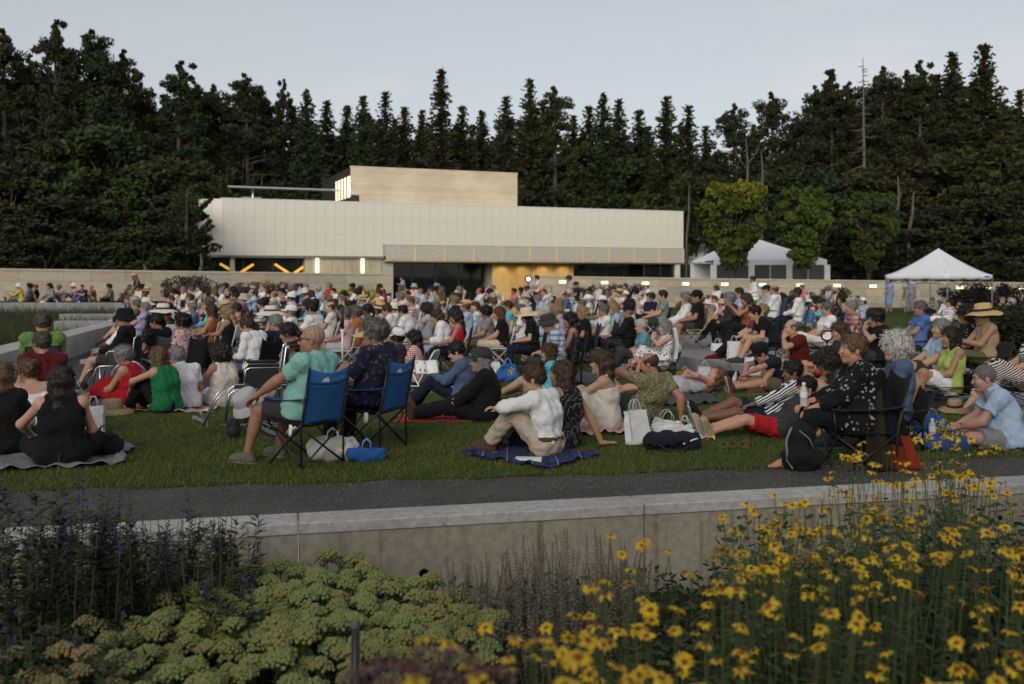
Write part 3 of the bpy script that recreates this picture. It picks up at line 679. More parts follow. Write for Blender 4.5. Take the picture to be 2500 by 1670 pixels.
mb = MB(); mb.box((hw * 0.62, -hw - 0.012, EZ - 0.10), (hw * 0.85, -hw - 0.006, EZ - 0.05)); mb.build('badge', BLACKM, cp)
# ================================================================== trees
def leaf_mat(name, rough=0.75, tint=None):
    m, t = material(name); g = t.new('NewGeometry'); oi = t.new('ObjectInfo'); v = t.new('TexCoord').outputs['Object']
    n = t.noise(0.9, 3, v)
    c = t.mix(oi.outputs['Color'], (1.7, 1.6, 1.2), t.ramp(n.outputs['Fac'], [(0.4, (0,) * 3), (0.7, (0.8,) * 3)]).outputs['Color'], 'MULTIPLY')
    c = t.mix(c.outputs['Color'], (0.55, 0.6, 0.5), t.math('MULTIPLY', g.outputs['Random Per Island'], 0.8).outputs[0], 'MULTIPLY')
    if tint:
        sx = t.new('SeparateXYZ'); t.l(v, sx.inputs[0]); n3 = t.noise(1.1, 2, v); q = t.math('ADD', t.math('MULTIPLY', sx.outputs['Z'], 0.42).outputs[0], n3.outputs['Fac'])
        c = t.mix(c.outputs['Color'], tint, t.ramp(q.outputs[0], [(0.0, (0,) * 3), (1.0, (0,) * 3)]).outputs['Color'])
        rr = c.inputs['Fac'].links[0].from_node; mr = t.new('MapRange'); mr.inputs['From Min'].default_value = 2.15; mr.inputs['From Max'].default_value = 2.35; t.l(q.outputs[0], mr.inputs['Value']); t.l(mr.outputs['Result'], c.inputs['Fac']); t.n.remove(rr)
    t.out(c.outputs['Color'], rough, spec=0.2); return m
M_LEAF = leaf_mat('foliage'); M_LEAFY = leaf_mat('turning_foliage', tint=(0.135, 0.135, 0.018))
M_BARK = plain('bark', (0.07, 0.055, 0.042), 0.95, var=0.35, scale=5); M_BIRCH = plain('pale_bark', (0.085, 0.08, 0.068), 0.9, var=0.3, scale=4)
M_DEADW = plain('dead_wood', (0.11, 0.095, 0.085), 0.95, var=0.2)
def quads(c, u, v):
    "quads centred on c with half-axes u, v (arrays n x 3)"
    n = len(c); V = np.stack([c - u - v, c + u - v * 0.6, c + u * 0.7 + v, c - u * 0.8 + v * 0.8], 1).reshape(-1, 3)
    return V, np.arange(4 * n, dtype=np.int32).reshape(-1, 4)
def rdir(rng, n):
    d = rng.normal(size=(n, 3)); return d / np.linalg.norm(d, axis=1, keepdims=True)
def perp(rng, u):
    w_ = rdir(rng, len(u)); v = np.cross(u, w_); return v / np.maximum(1e-6, np.linalg.norm(v, axis=1, keepdims=True))
def spruce(h, r, seed, dens=1.0):
    rng = np.random.default_rng(seed); C = []; U = []; S = []
    z = 0.10 * h
    while z < h * 0.985:
        f = (z - 0.1 * h) / (0.9 * h); Lb = r * (1 - f) ** 0.85 * rng.uniform(0.72, 1.12) + 0.12
        nb = int(rng.integers(6, 10))
        a0 = rng.uniform(0, 6.28)
        for k in range(nb):
            a = a0 + 6.283 * k / nb + rng.normal(0, 0.25); l = Lb * rng.uniform(0.65, 1.15); m = max(2, int(l / 0.24 * dens))
            t = np.linspace(0.12, 1.0, m) + rng.normal(0, 0.03, m)
            dr = 0.32 * (1 - f) + 0.05
            x = np.cos(a) * l * t; y = np.sin(a) * l * t; zz = z - dr * l * t + 0.16 * l * t ** 3 + rng.normal(0, 0.06, m)
            c = np.stack([x, y, zz], 1); d = np.array([np.cos(a), np.sin(a), -dr + 0.3]); 
            for rep in range(2):
                C.append(c + rng.normal(0, 0.10, c.shape)); uu = np.tile(d, (m, 1)) + rng.normal(0, 0.45, (m, 3)); U.append(uu / np.linalg.norm(uu, axis=1, keepdims=True)); S.append(rng.uniform(0.16, 0.32, m) * (1.15 - 0.35 * t))
        z += h * 0.021 * rng.uniform(0.7, 1.2)
    c = np.concatenate(C); u = np.concatenate(U); s = np.concatenate(S)[:, None]; v = perp(rng, u)
    V, Fq = quads(c, u * s, v * s * 0.45); crown = mesh_np('crown', V, Fq, False)
    mb = MB(); mb.tube([(0, 0, -0.3), (0.03, 0, h * 0.5), (0, 0, h * 0.99)], [h * 0.012, h * 0.008, 0.015], seg=8); return crown, mb.mesh('trunk')
def clumps(rng, cen, rad, per, size, el=0.6):
    C = []; U = []; S = []
    for (c, r_) in zip(cen, rad):
        d = rdir(rng, per); q = rng.uniform(0.35, 1.0, (per, 1)) ** 0.6; p = c + d * q * r_ * np.array([1, 1, 0.72]); C.append(p); U.append(d * 0.6 + rdir(rng, per) + np.array([0, 0, 0.5])); S.append(rng.uniform(0.6, 1.2, per) * size)
    c = np.concatenate(C); u = np.concatenate(U); u /= np.linalg.norm(u, axis=1, keepdims=True); s = np.concatenate(S)[:, None]
    return quads(c, u * s, perp(rng, u) * s * el)
def pine(h, r, seed, lo=0.3, nc=46, per=85):
    rng = np.random.default_rng(seed); cen = []; rad = []; mb = MB()
    mb.tube([(0, 0, -0.3), (0.12, 0.05, h * 0.4), (0, 0.1, h * 0.97)], [h * 0.016, h * 0.011, 0.04], seg=8)
    for i in range(nc):
        f = lo + (0.93 - lo) * (i + rng.uniform(0, 1)) / nc; a = rng.uniform(0, 6.283)
        g = (f - lo) / (1 - lo); R_ = r * (1.0 - 0.84 * g ** 1.7) * rng.uniform(0.35, 1.2) * (0.75 + 0.25 * min(1, g * 4))
        c = np.array([math.cos(a) * R_, math.sin(a) * R_, f * h + rng.normal(0, 0.25)]); cen.append(c); rad.append(rng.uniform(0.38, 0.8) * (1.1 - 0.45 * g) * r / 3.0)
        if i % 2 == 0: mb.tube([(0, 0, f * h - R_ * 0.25), tuple(c * np.array([0.6, 0.6, 1]) - np.array([0, 0, 0.1])), tuple(c)], [0.07, 0.045, 0.02], seg=5)
    for k in range(8): cen.append(np.array([rng.normal(0, 0.12), rng.normal(0, 0.12), h * (0.86 + 0.017 * k)])); rad.append(0.62 - 0.065 * k)
    V, Fq = clumps(rng, cen, rad, per, 0.17, 0.34); return mesh_np('crown', V, Fq, False), mb.mesh('trunk')
def broad(h, r, seed, lo=0.12, nc=60, per=110, size=0.17, vase=False, trunk_r=0.012):
    rng = np.random.default_rng(seed); cen = []; rad = []; mb = MB()
    mb.tube([(0, 0, -0.3), (0.06, 0, h * 0.3), (-0.05, 0.05, h * 0.72)], [h * trunk_r, h * trunk_r * 0.75, 0.03], seg=8)
    for i in range(nc):
        f = lo + (1 - lo) * rng.uniform(0, 1) ** (0.8 if vase else 1.0); g = (f - lo) / (1 - lo); a = rng.uniform(0, 6.283)
        prof = (math.sin(math.pi * min(1, max(0, 0.06 + 0.9 * g))) ** 0.6) if not vase else (0.14 + 1.25 * g if g < 0.66 else 0.97 - 0.9 * (g - 0.66))
        R_ = r * prof * rng.uniform(0.25, 1.0) ** 0.5 * 0.85
        c = np.array([math.cos(a) * R_, math.sin(a) * R_, f * h]); cen.append(c); rad.append(rng.uniform(0.16, 0.30) * r * (0.62 if vase else 1))
        if i % 3 == 0: mb.tube([(0, 0, max(h * 0.18, f * h * 0.55)), tuple(c * np.array([0.5, 0.5, 0.9])), tuple(c)], [0.05, 0.03, 0.012], seg=5)
    V, Fq = clumps(rng, cen, rad, per, size, 0.6)
    return mesh_np('crown', V, Fq, False), mb.mesh('trunk')
def snag(h, seed):
    rng = random.Random(seed); mb = MB(); mb.tube([(0, 0, -0.3), (0.1, 0, h * 0.5), (0, 0, h)], [0.2, 0.13, 0.02], seg=7)
    for i in range(70):
        f = rng.uniform(0.25, 0.98); a = rng.uniform(0, 6.28); l = (1.05 - f) * rng.uniform(1.2, 2.6) + 0.2
        mb.tube([(0, 0, f * h), (math.cos(a) * l * 0.5, math.sin(a) * l * 0.5, f * h - 0.15 * l), (math.cos(a) * l, math.sin(a) * l, f * h - 0.12 * l)], [0.045, 0.03, 0.008], seg=4)
    return mb.mesh('trunk')
SPR = [spruce(20, 4.0, 11, 1.2), spruce(20, 3.4, 12, 1.2), spruce(20, 4.6, 13, 1.2)]
PIN = [pine(20, 3.6, 21, 0.20, 150), pine(20, 4.0, 22, 0.16, 170), pine(20, 2.9, 23, 0.28, 110), pine(20, 4.3, 24, 0.13, 180)]
BRO = [broad(10, 3.4, 31), broad(10, 3.0, 32), broad(12, 2.6, 33, 0.3, 46)]
VAS = [broad(4.6, 1.66, 41, 0.34, 190, 90, 0.075, True, 0.016), broad(4.6, 1.36, 42, 0.34, 170, 90, 0.075, True, 0.016), broad(4.6, 1.42, 43, 0.34, 170, 90, 0.075, True, 0.016)]
rt = random.Random(5)
def tree(name, kit, x, y, h, base_h, col, label, group, lean=0.0, wid=1.0, bark=None, leaf=None, z=0.0):
    s = h / base_h; o = empty(name, (x, y, z), rt.uniform(0, 6.28), label, 'tree', group); o.scale = (s * wid, s * wid, s); o.rotation_euler.x = lean
    obj('trunk', kit[1], bark or M_BARK, o)
    c = obj('crown', kit[0], leaf or M_LEAF, o); c.color = (*col, 1); return o
DK = (0.028, 0.035, 0.015); MID = (0.035, 0.045, 0.016); LT = (0.050, 0.064, 0.022)
SIL = [(15, 78, 'p', 74), (75, 150, 'p', 78), (135, 52, 'p', 72), (222, 74, 'p', 74), (292, 126, 'p', 76), (345, 205, 'p', 80), (432, 152, 'p', 76), (475, 205, 'p', 80), (525, 212, 'p', 82), (600, 182, 'p', 80), (640, 215, 'p', 84), (692, 198, 't', 82), (745, 222, 's', 80), (800, 250, 's', 84), (846, 262, 's', 84), (888, 238, 's', 82), (940, 228, 's', 84), (985, 265, 's', 86), (1030, 272, 's', 86), (1081, 172, 's', 84), (1128, 262, 's', 86), (1176, 275, 's', 88), (1235, 238, 's', 84), (1296, 196, 's', 84), (1358, 216, 'p', 84), (1400, 285, 's', 90), (1440, 262, 's', 88), (1474, 232, 's', 84), (1512, 246, 's', 86), (1560, 272, 's', 88), (1628, 238, 's', 84), (1679, 262, 's', 86), (1725, 312, 's', 90), (1792, 258, 'p', 82), (1845, 310, 'p', 88), (1891, 231, 'p', 80), (1945, 290, 'p', 84), (1991, 216, 'p', 78), (2029, 174, 'p', 76), (2070, 205, 'p', 78), (2152, 166, 'p', 76), (2217, 178, 'p', 76), (2250, 152, 'p', 74), (2320, 130, 's', 74), (2401, 113, 's', 70), (2452, 250, 'p', 76), (2490, 224, 's', 74)]
def where(px):
    for lim, s in ((260, 'far left of the tree line'), (520, 'left of the pavilion'), (840, 'behind the left half of the pavilion'), (1280, 'behind the raised upper box'), (1680, 'behind the right half of the pavilion'), (2040, 'behind the marquee tent'), (2340, 'behind the pop-up canopy'), (9999, 'at the far right of the tree line')):
        if px < lim: return s
TLAB = []
for i, (px, py, k, d) in enumerate(SIL):
    p = at(px, py, d); h = p.z + 0.4
    col = tuple(c * rt.uniform(0.8, 1.2) for c in DK)
    if k == 's': o = tree('spruce_tree', SPR[i % 3], p.x, p.y, h, 20, col, None, None, rt.uniform(-0.01, 0.01), rt.uniform(0.85, 1.1)); nm = 'pointed dark spruce'
    elif k == 't': o = tree('pine_tree', PIN[2], p.x, p.y, h, 20, col, None, None, 0, 0.6); nm = 'slim sparse pine'
    else: o = tree('pine_tree', PIN[i % 4], p.x, p.y, h, 20, col, None, None, rt.uniform(-0.02, 0.02), rt.uniform(0.9, 1.15)); nm = 'ragged dark pine'
    TLAB.append((o, nm, where(px), px, py))
p = at(2107, 141, 74); o = empty('dead_tree', (p.x, p.y, 0), 0, 'bare grey dead tree spire rising above the pines at right', 'tree'); obj('trunk', snag(p.z, 3), M_DEADW, o)
# depth rows filling the wood behind and below the skyline
DEEP = []
for i in range(84):
    px = -60 + 2640 * (i + rt.uniform(0.1, 0.9)) / 84; d = rt.uniform(88, 108)
    tops = sorted(SIL, key=lambda s: abs(s[0] - px))[:2]; py = max(t[1] for t in tops) + rt.uniform(15, 70); p = at(px, py, d)
    kit = rt.choice(PIN + SPR); col = tuple(c * rt.uniform(0.7, 1.1) for c in DK)
    o = tree('spruce_tree' if kit in SPR else 'pine_tree', kit, p.x, p.y, p.z, 20, col, None, 'conifers deep in the wood', 0, rt.uniform(1.0, 1.3)); DEEP.append((o, where(px), px))
for grp in {(t[1], t[2]) for t in TLAB}:
    L_ = sorted([t for t in TLAB if (t[1], t[2]) == grp], key=lambda t: t[3]); top = min(L_, key=lambda t: t[4])
    ordn = ['leftmost', 'second from left', 'third from left', 'fourth from left', 'fifth from left', 'sixth from left', 'seventh from left', 'eighth from left', 'ninth from left']; NAMEW = {}
    for j, t in enumerate(L_):
        pre = '' if len(L_) == 1 else ('tallest ' if t is top else '')
        lab = f'{pre}{t[1]} {t[2]}'
        if len(L_) > 1 and t is not top: lab += ', ' + ordn[min(j, 8)]
        tag(t[0], lab, None, 'conifers along the skyline')
OW = ordn + ['tenth from left', 'eleventh from left', 'twelfth from left', 'thirteenth from left', 'fourteenth from left', 'fifteenth from left', 'sixteenth from left']
for w_ in {t[1] for t in DEEP}:
    for j, t in enumerate(sorted([t for t in DEEP if t[1] == w_], key=lambda t: t[2])): t[0]['label'] = f'dark conifer deep in the wood {w_}, {OW[min(j, 15)]}'.replace('deep in the wood at', 'deep at').replace('deep in the wood behind', 'deep in wood behind').replace(' of the tree line', '')
# dark broadleaf edge of the wood
under = []
for (px, py, d, kit, col, wid) in [(20, 420, 64, 0, MID, 1.3), (120, 360, 66, 1, MID, 1.2), (215, 300, 67, 2, MID, 1.4), (265, 330, 66, 0, MID, 1.2), (60, 520, 57, 1, DK, 1.5), (170, 490, 58, 0, DK, 1.5), (300, 450, 60, 1, MID, 1.3), (385, 400, 64, 0, MID, 1.2), (430, 470, 59, 2, DK, 1.3), (470, 410, 66, 1, MID, 1.2), (520, 400, 78, 0, LT, 1.0), (350, 560, 55, 0, DK, 1.6), (250, 580, 54, 1, DK, 1.6), (110, 590, 54, 0, DK, 1.7), (10, 600, 54, 1, DK, 1.6), (455, 560, 57, 1, DK, 1.3),
      (640, 355, 84, 2, LT, 1.2), (720, 385, 84, 2, LT, 1.2), (790, 390, 84, 0, LT, 1.2), (580, 352, 82, 2, LT, 1.1), (880, 380, 86, 0, MID, 1.2), (1060, 360, 88, 1, LT, 1.2), (1310, 400, 86, 0, DK, 1.2), (1420, 420, 86, 1, MID, 1.2), (1520, 400, 86, 0, MID, 1.2), (1620, 430, 86, 1, MID, 1.2),
      (1700, 440, 76, 0, MID, 1.2), (1830, 460, 74, 1, DK, 1.2), (1900, 420, 76, 0, MID, 1.2), (2000, 430, 72, 1, DK, 1.3), (2120, 420, 72, 0, MID, 1.3), (2230, 400, 70, 1, MID, 1.3), (2330, 380, 68, 0, MID, 1.3), (2430, 370, 66, 1, MID, 1.3), (2200, 520, 60, 0, DK, 1.5), (2290, 510, 60, 1, DK, 1.5), (2390, 500, 59, 0, DK, 1.5), (2480, 480, 58, 1, DK, 1.5), (2350, 580, 56, 1, DK, 1.6), (2460, 590, 55, 0, DK, 1.6), (2130, 580, 58, 1, DK, 1.4), (2050, 560, 60, 0, DK, 1.3)]:
    p = at(px, py, d); col = tuple(c * rt.uniform(0.8, 1.2) for c in col)
    o = tree('broadleaf_tree', BRO[kit], p.x, p.y, p.z, 12 if kit == 2 else 10, col, None, 'broadleaf trees at the edge of the wood', 0, wid * (10 / max(6, p.z)) ** 0.35)
    under.append((o, px, py))
def uwhere(px, py):
    s = 'taller' if py < 470 else 'low bushy'
    w_ = 'at far left' if px < 240 else 'just left of the pavilion' if px < 530 else 'behind the left roof canopy' if px < 860 else 'behind the upper box' if px < 1300 else 'behind the pavilion right end' if px < 1690 else 'behind the marquee' if px < 2040 else 'behind the pop-up canopy' if px < 2340 else 'at the right edge'
    return s, w_
for key in {uwhere(px, py) for _, px, py in under}:
    L_ = sorted([u for u in under if uwhere(u[1], u[2]) == key], key=lambda u: u[1])
    for j, u in enumerate(L_): u[0]['label'] = f'{key[0]} broadleaf tree {key[1]}' + ('' if len(L_) == 1 else f', {ordn[min(j, 8)]} there')
# pale trunks showing in front of the wood
def pale_trunk(px, y0, y1, d, lean, label, fork=False):
    a, b = at(px, y1, d), at(px + lean, y0, d); mb = MB(); dv = b - a
    mb.tube([(0, 0, -a.z), (0, 0, 0), tuple(dv * 0.5 + Vector((0.1, 0, 0))), tuple(dv)], [0.12, 0.11, 0.08, 0.03], seg=7)
    if fork:
        mb.tube([tuple(dv * 0.45), tuple(dv * 0.7 + Vector((0.7, 0, 0.1))), tuple(dv * 0.95 + Vector((1.0, 0, 0)))], [0.06, 0.04, 0.015], seg=5)
        mb.tube([tuple(dv * 0.4), tuple(dv * 0.6 + Vector((-0.5, 0.2, 0.1))), tuple(dv * 0.85 + Vector((-0.9, 0, 0)))], [0.05, 0.03, 0.012], seg=5)
    o = mb.build('pale_trunk', M_BIRCH, loc=a); tag(o, label, 'tree trunk')
pale_trunk(583, 385, 485, 80, 12, 'pale forked birch trunk left of the roof canopy post', True)
pale_trunk(632, 430, 485, 81, 8, 'thin pale birch trunk right of the roof canopy post')
pale_trunk(1824, 340, 460, 70, -3, 'thick pale bare trunk above the yellowing round tree', True)
pale_trunk(1860, 370, 470, 70, -2, 'thin pale bare trunk right above the yellowing round tree')
pale_trunk(2218, 470, 570, 58, 12, 'leaning pale birch trunk left of the canopy peak')
pale_trunk(2190, 430, 520, 60, 2, 'upright pale trunk above the pop-up canopy left side')
pale_trunk(1676, 455, 580, 73, 6, 'thin pale trunk just right of the pavilion end')
pale_trunk(487, 620, 668, 54, 3, 'thin pale trunk at the left corner of the pavilion')
pale_trunk(350, 645, 668, 51, 1, 'short pale sapling stake above the left wall')
# overhanging branch in front of the white corner
rng = np.random.default_rng(77); cen = []; mb = MB(); A0 = at(452, 560, 56)
for (xa, ya, xb, yb) in ((470, 520, 514, 487), (468, 575, 512, 540), (470, 580, 518, 552), (465, 515, 500, 500)):
    a, b = at(xa, ya, 56) - A0, at(xb, yb, 56) - A0; mb.tube([tuple(a), tuple((a + b) / 2 - Vector((0, 0, 0.12))), tuple(b)], [0.03, 0.022, 0.01], seg=5)
    for t in np.linspace(0.1, 1, 9): q = a.lerp(b, t); cen.append(np.array(q) - np.array([0, 0, 0.12 * math.sin(math.pi * t)]))
o = empty('pine_sapling', (A0.x, A0.y, 0), 0, 'dark pine with branches hanging over the white left corner', 'tree')
mb.tube([(0, 0.3, -A0.z), (0, 0.2, 0), (0.1, 0.1, 2.3)], [0.16, 0.11, 0.03], seg=7)
for k in range(26): cen.append(np.array([rng.normal(0, 0.5), rng.normal(0, 0.4), rng.uniform(-2.4, 2.4)]))
V, Fq = clumps(rng, cen, [0.14] * 36 + [0.6] * 26, 60, 0.085, 0.4)
c = obj('crown', mesh_np('crown', V, Fq, False), M_LEAF, o, (0, 0, A0.z)); c.color = (*DK, 1)
obj('trunk', mb.mesh('trunk'), M_BARK, o, (0, 0, A0.z))
# three clipped round garden trees in front of the marquee
for i, (px, d, kit, col, leaf, lb, h) in enumerate(((1792, 52.5, 0, (0.056, 0.082, 0.020), M_LEAFY, 'round garden tree with yellowing top in front of the marquee', 6.5), (1962, 53.5, 1, (0.056, 0.086, 0.021), M_LEAF, 'green round garden tree at the right side of the marquee', 6.3), (2122, 54.5, 2, (0.042, 0.064, 0.018), M_LEAF, 'dark green round garden tree left of the pop-up canopy', 6.2))):
    X = (px - 1250) / FPX * d; tree('garden_tree', VAS[kit], X, d, h, 4.6, col, lb, 'round garden trees', 0, 1.0, None, leaf)
# unseen pines added behind the viewer, sized to shade the foreground from the low sun
bv = []; bf = []; nb_ = 0
for i in range(15):
    kit = PIN[i % 4][0]; n_ = len(kit.vertices); co = np.empty(n_ * 3, np.float32); kit.vertices.foreach_get('co', co); co = co.reshape(-1, 3) * np.array([1.5, 1.5, rt.uniform(0.47, 0.57)]) + np.array([-38 + i * 5.4 + rt.uniform(-1, 1), -17 - rt.uniform(0, 5), -0.6])
    bv.append(co); bf.append(np.arange(n_).reshape(-1, 4) + nb_); nb_ += n_
o = obj('added_shade_wood', mesh_np('added_shade_wood', np.concatenate(bv), np.concatenate(bf), False), M_LEAF); o.color = (*DK, 1); tag(o, 'unseen dark pines added behind the viewer to shade the foreground', 'wood', kind='stuff')
# wooded slope behind
mb = MB(); mb.grid(lambda u, v: (-140 + 280 * u, 98 + 60 * v, 11 * v + 1.0 * math.sin(u * 14) * v - 0.2), 24, 8); o = mb.build('hill', plain('wooded_slope', (0.012, 0.015, 0.007), 0.95, var=0.4, scale=0.5)); o['kind'] = 'structure'
# ================================================================== people: smooth-union fields turned into one continuous skin
class Field:
    def __init__(s, lo, hi, h):
        s.h = h; s.lo = np.array(lo, np.float32); n = np.maximum(4, np.ceil((np.array(hi) - s.lo) / h).astype(int) + 1)
        s.ax = [s.lo[i] + h * np.arange(n[i], dtype=np.float32) for i in range(3)]
        s.V = np.full(n, 0.3, np.float32)
    def sub(s, lo, hi):
        sl = []; A = []
        for i in range(3):
            a = max(0, int((lo[i] - s.lo[i]) / s.h)); b = min(len(s.ax[i]), int((hi[i] - s.lo[i]) / s.h) + 2); b = max(a + 1, b)
            sl.append(slice(a, b)); shp = [1, 1, 1]; shp[i] = b - a; A.append(s.ax[i][a:b].reshape(shp))
        return tuple(sl), A
    def join(s, sl, d, k, neg=False):
        v = s.V[sl]
        if neg: s.V[sl] = np.maximum(v, -d); return
        h = np.clip(0.5 + 0.5 * (d - v) / k, 0, 1); s.V[sl] = d + (v - d) * h - k * h * (1 - h)
    def cap(s, a, b, ra, rb, k=0.03, cut=None, neg=False):
        a = np.asarray(a, np.float32); b = np.asarray(b, np.float32); m = max(ra, rb) + 0.075
        sl, (X, Y, Z) = s.sub(np.minimum(a, b) - m, np.maximum(a, b) + m)
        ab = b - a; L2 = float(ab @ ab) + 1e-9
        t = np.clip(((X - a[0]) * ab[0] + (Y - a[1]) * ab[1] + (Z - a[2]) * ab[2]) / L2, 0, 1)
        d = np.sqrt((X - a[0] - t * ab[0]) ** 2 + (Y - a[1] - t * ab[1]) ** 2 + (Z - a[2] - t * ab[2]) ** 2) - (ra + t * (rb - ra))
        if cut is not None:
            c, n = np.asarray(cut[0]), np.asarray(cut[1]) / np.linalg.norm(cut[1]); d = np.maximum(d, (X - c[0]) * n[0] + (Y - c[1]) * n[1] + (Z - c[2]) * n[2])
        s.join(sl, d, k, neg)
    def ell(s, c, r, k=0.02, neg=False, Rm=None):
        c = np.asarray(c, np.float32); r = np.asarray(r, np.float32); m = float(r.max()) + 0.06
        sl, (X, Y, Z) = s.sub(c - m, c + m); x, y, z = X - c[0], Y - c[1], Z - c[2]
        if Rm is not None: x, y, z = (Rm[0][i] * x + Rm[1][i] * y + Rm[2][i] * z for i in range(3))
        q = np.sqrt((x / r[0]) ** 2 + (y / r[1]) ** 2 + (z / r[2]) ** 2); d = (q - 1) * float(r.min()); s.join(sl, d.astype(np.float32), k, neg)
    def plane(s, c, n):
        n = np.asarray(n, np.float32) / np.linalg.norm(n); X, Y, Z = (a.reshape([-1 if i == j else 1 for j in range(3)]) for i, a in enumerate(s.ax))
        s.V = np.maximum(s.V, (X - c[0]) * n[0] + (Y - c[1]) * n[1] + (Z - c[2]) * n[2])
    def wrinkle(s, amp, f, seed=0):
        r = np.random.default_rng(seed); X, Y, Z = (a.reshape([-1 if i == j else 1 for j in range(3)]) for i, a in enumerate(s.ax))
        for _ in range(3):
            w_ = rdir(r, 1)[0] * f * r.uniform(0.7, 1.5); p = r.uniform(0, 6, 3)
            s.V = s.V + amp * np.sin(w_[0] * X + w_[1] * Y + w_[2] * Z + p[0]) * np.sin(w_[1] * 0.8 * X - w_[2] * 0.9 * Y + w_[0] * 0.7 * Z + p[1])
    def net(s):
        V = s.V; S = V < 0; c8 = np.zeros(np.array(V.shape) - 1, np.int8)
        for dx in (0, 1):
            for dy in (0, 1):
                for dz in (0, 1): c8 += S[dx:S.shape[0] - 1 + dx, dy:S.shape[1] - 1 + dy, dz:S.shape[2] - 1 + dz]
        act = (c8 > 0) & (c8 < 8); ii = np.argwhere(act); idx = np.full(act.shape, -1, np.int32); idx[act] = np.arange(len(ii))
        acc = np.zeros((len(ii), 3)); cnt = np.zeros(len(ii)); cor = [(x, y, z) for x in (0, 1) for y in (0, 1) for z in (0, 1)]
        val = {c: V[ii[:, 0] + c[0], ii[:, 1] + c[1], ii[:, 2] + c[2]] for c in cor}
        for a in cor:
            for k in range(3):
                if a[k] == 0:
                    b = list(a); b[k] = 1; b = tuple(b); va, vb = val[a], val[b]; m = (va < 0) != (vb < 0)
                    t = va[m] / (va[m] - vb[m]); p = np.tile(np.array(a, float), (len(t), 1)); p[:, k] += t; acc[m] += p; cnt[m] += 1
        P = s.lo + s.h * (ii + acc / np.maximum(cnt, 1)[:, None]); Q = []
        for k in range(3):
            A = [slice(None)] * 3; B = [slice(None)] * 3; A[k] = slice(0, -1); B[k] = slice(1, None)
            for j in range(3):
                if j != k: A[j] = slice(1, -1); B[j] = slice(1, -1)
            sa, sb = S[tuple(A)], S[tuple(B)]; e = np.argwhere(sa != sb)
            if not len(e): continue
            f = sa[e[:, 0], e[:, 1], e[:, 2]]; e = e.copy(); o = [j for j in range(3) if j != k]
            for j in o: e[:, j] += 1
            def ci(du, dv): q = e.copy(); q[:, o[0]] -= du; q[:, o[1]] -= dv; return idx[q[:, 0], q[:, 1], q[:, 2]]
            q = np.stack([ci(1, 1), ci(0, 1), ci(0, 0), ci(1, 0)], 1)
            flip = f if k != 1 else ~f
            q[~flip] = q[~flip][:, ::-1]; Q.append(q)
        Q = np.concatenate(Q) if Q else np.zeros((0, 4), np.int32); return P.astype(np.float32), Q[(Q >= 0).all(1)]
def run(prims, h, wr=None, planes=(), pad=0.05):
    los = []; his = []
    for p in prims:
        if p[0] == 'c': m = max(p[3], p[4]); los.append(np.minimum(p[1], p[2]) - m); his.append(np.maximum(p[1], p[2]) + m)
        elif p[0] == 'e': m = max(p[2]); los.append(np.array(p[1]) - m); his.append(np.array(p[1]) + m)
    F_ = Field(np.min(los, 0) - pad, np.max(his, 0) + pad, h)
    for p in prims:
        if p[0] == 'c': F_.cap(p[1], p[2], p[3], p[4], p[5] if len(p) > 5 else 0.03, p[6] if len(p) > 6 else None)
        elif p[0] == 'e': F_.ell(p[1], p[2], p[3] if len(p) > 3 else 0.02, False, p[4] if len(p) > 4 else None)
        elif p[0] == 'n': F_.ell(p[1], p[2], 0.01, True)
    for c, n in planes: F_.plane(c, n)
    if wr:
        F_.wrinkle(*wr)
        if wr[0] > 0.004 and wr[1] < 50: F_.wrinkle(wr[0] * 0.5, wr[1] * 2.3, wr[2] + 9)
    return F_.net()
# ---------------------------------------------------------------- canonical head, hair, hands, shoes
def make_head():
    P = [('e', (-0.012, 0, 0.035), (0.098, 0.077, 0.09)), ('e', (0.034, 0, -0.045), (0.062, 0.058, 0.075), 0.03)]
    for s in (1, -1):
        P += [('c', (-0.005, 0.047 * s, -0.055), (0.068, 0.006 * s, -0.097), 0.024, 0.019, 0.03), ('e', (0.066, 0.037 * s, -0.027), (0.03, 0.026, 0.03), 0.03)]
    P += [('c', (0.088, 0, 0.02), (0.113, 0, -0.028), 0.008, 0.013, 0.012), ('c', (0.078, -0.036, 0.033), (0.078, 0.036, 0.033), 0.014, 0.014, 0.02), ('e', (0.092, 0, -0.059), (0.012, 0.024, 0.012), 0.012)]
    for s in (1, -1): P += [('n', (0.104, 0.033 * s, 0.011), (0.017, 0.017, 0.014)), ('e', (-0.008, 0.079 * s, -0.004), (0.022, 0.009, 0.034), 0.006)]
    P += [('c', (-0.012, 0, -0.05), (-0.03, 0, -0.16), 0.054, 0.056, 0.03)]
    V, Q = run(P, 0.0062); Vs = [V]; Qs = [Q]; mi = [np.zeros(len(Q), int)]; n = len(V)
    lip = (np.abs(V[Q[:, 0]][:, 2] + 0.0605) < 0.008) & (V[Q[:, 0]][:, 0] > 0.088) & (np.abs(V[Q[:, 0]][:, 1]) < 0.022); mi[0][lip] = 3
    def ball(c, r, m):
        nonlocal n
        v, q = run([('e', c, (r, r, r))], r / 2.6, pad=r * 0.8); Vs.append(v); Qs.append(q + n); mi.append(np.full(len(q), m)); n += len(v)
    for s in (1, -1):
        ball((0.0795, 0.033 * s, 0.0105), 0.0120, 1); ball((0.0885, 0.033 * s, 0.0105), 0.0056, 2)
        v, q = run([('c', (0.097, 0.018 * s, 0.033), (0.086, 0.047 * s, 0.034), 0.0045, 0.003, 0.01)], 0.004, pad=0.012); Vs.append(v); Qs.append(q + n); mi.append(np.full(len(q), 2)); n += len(v)
    return np.concatenate(Vs), np.concatenate(Qs), np.concatenate(mi)
HEAD = make_head()
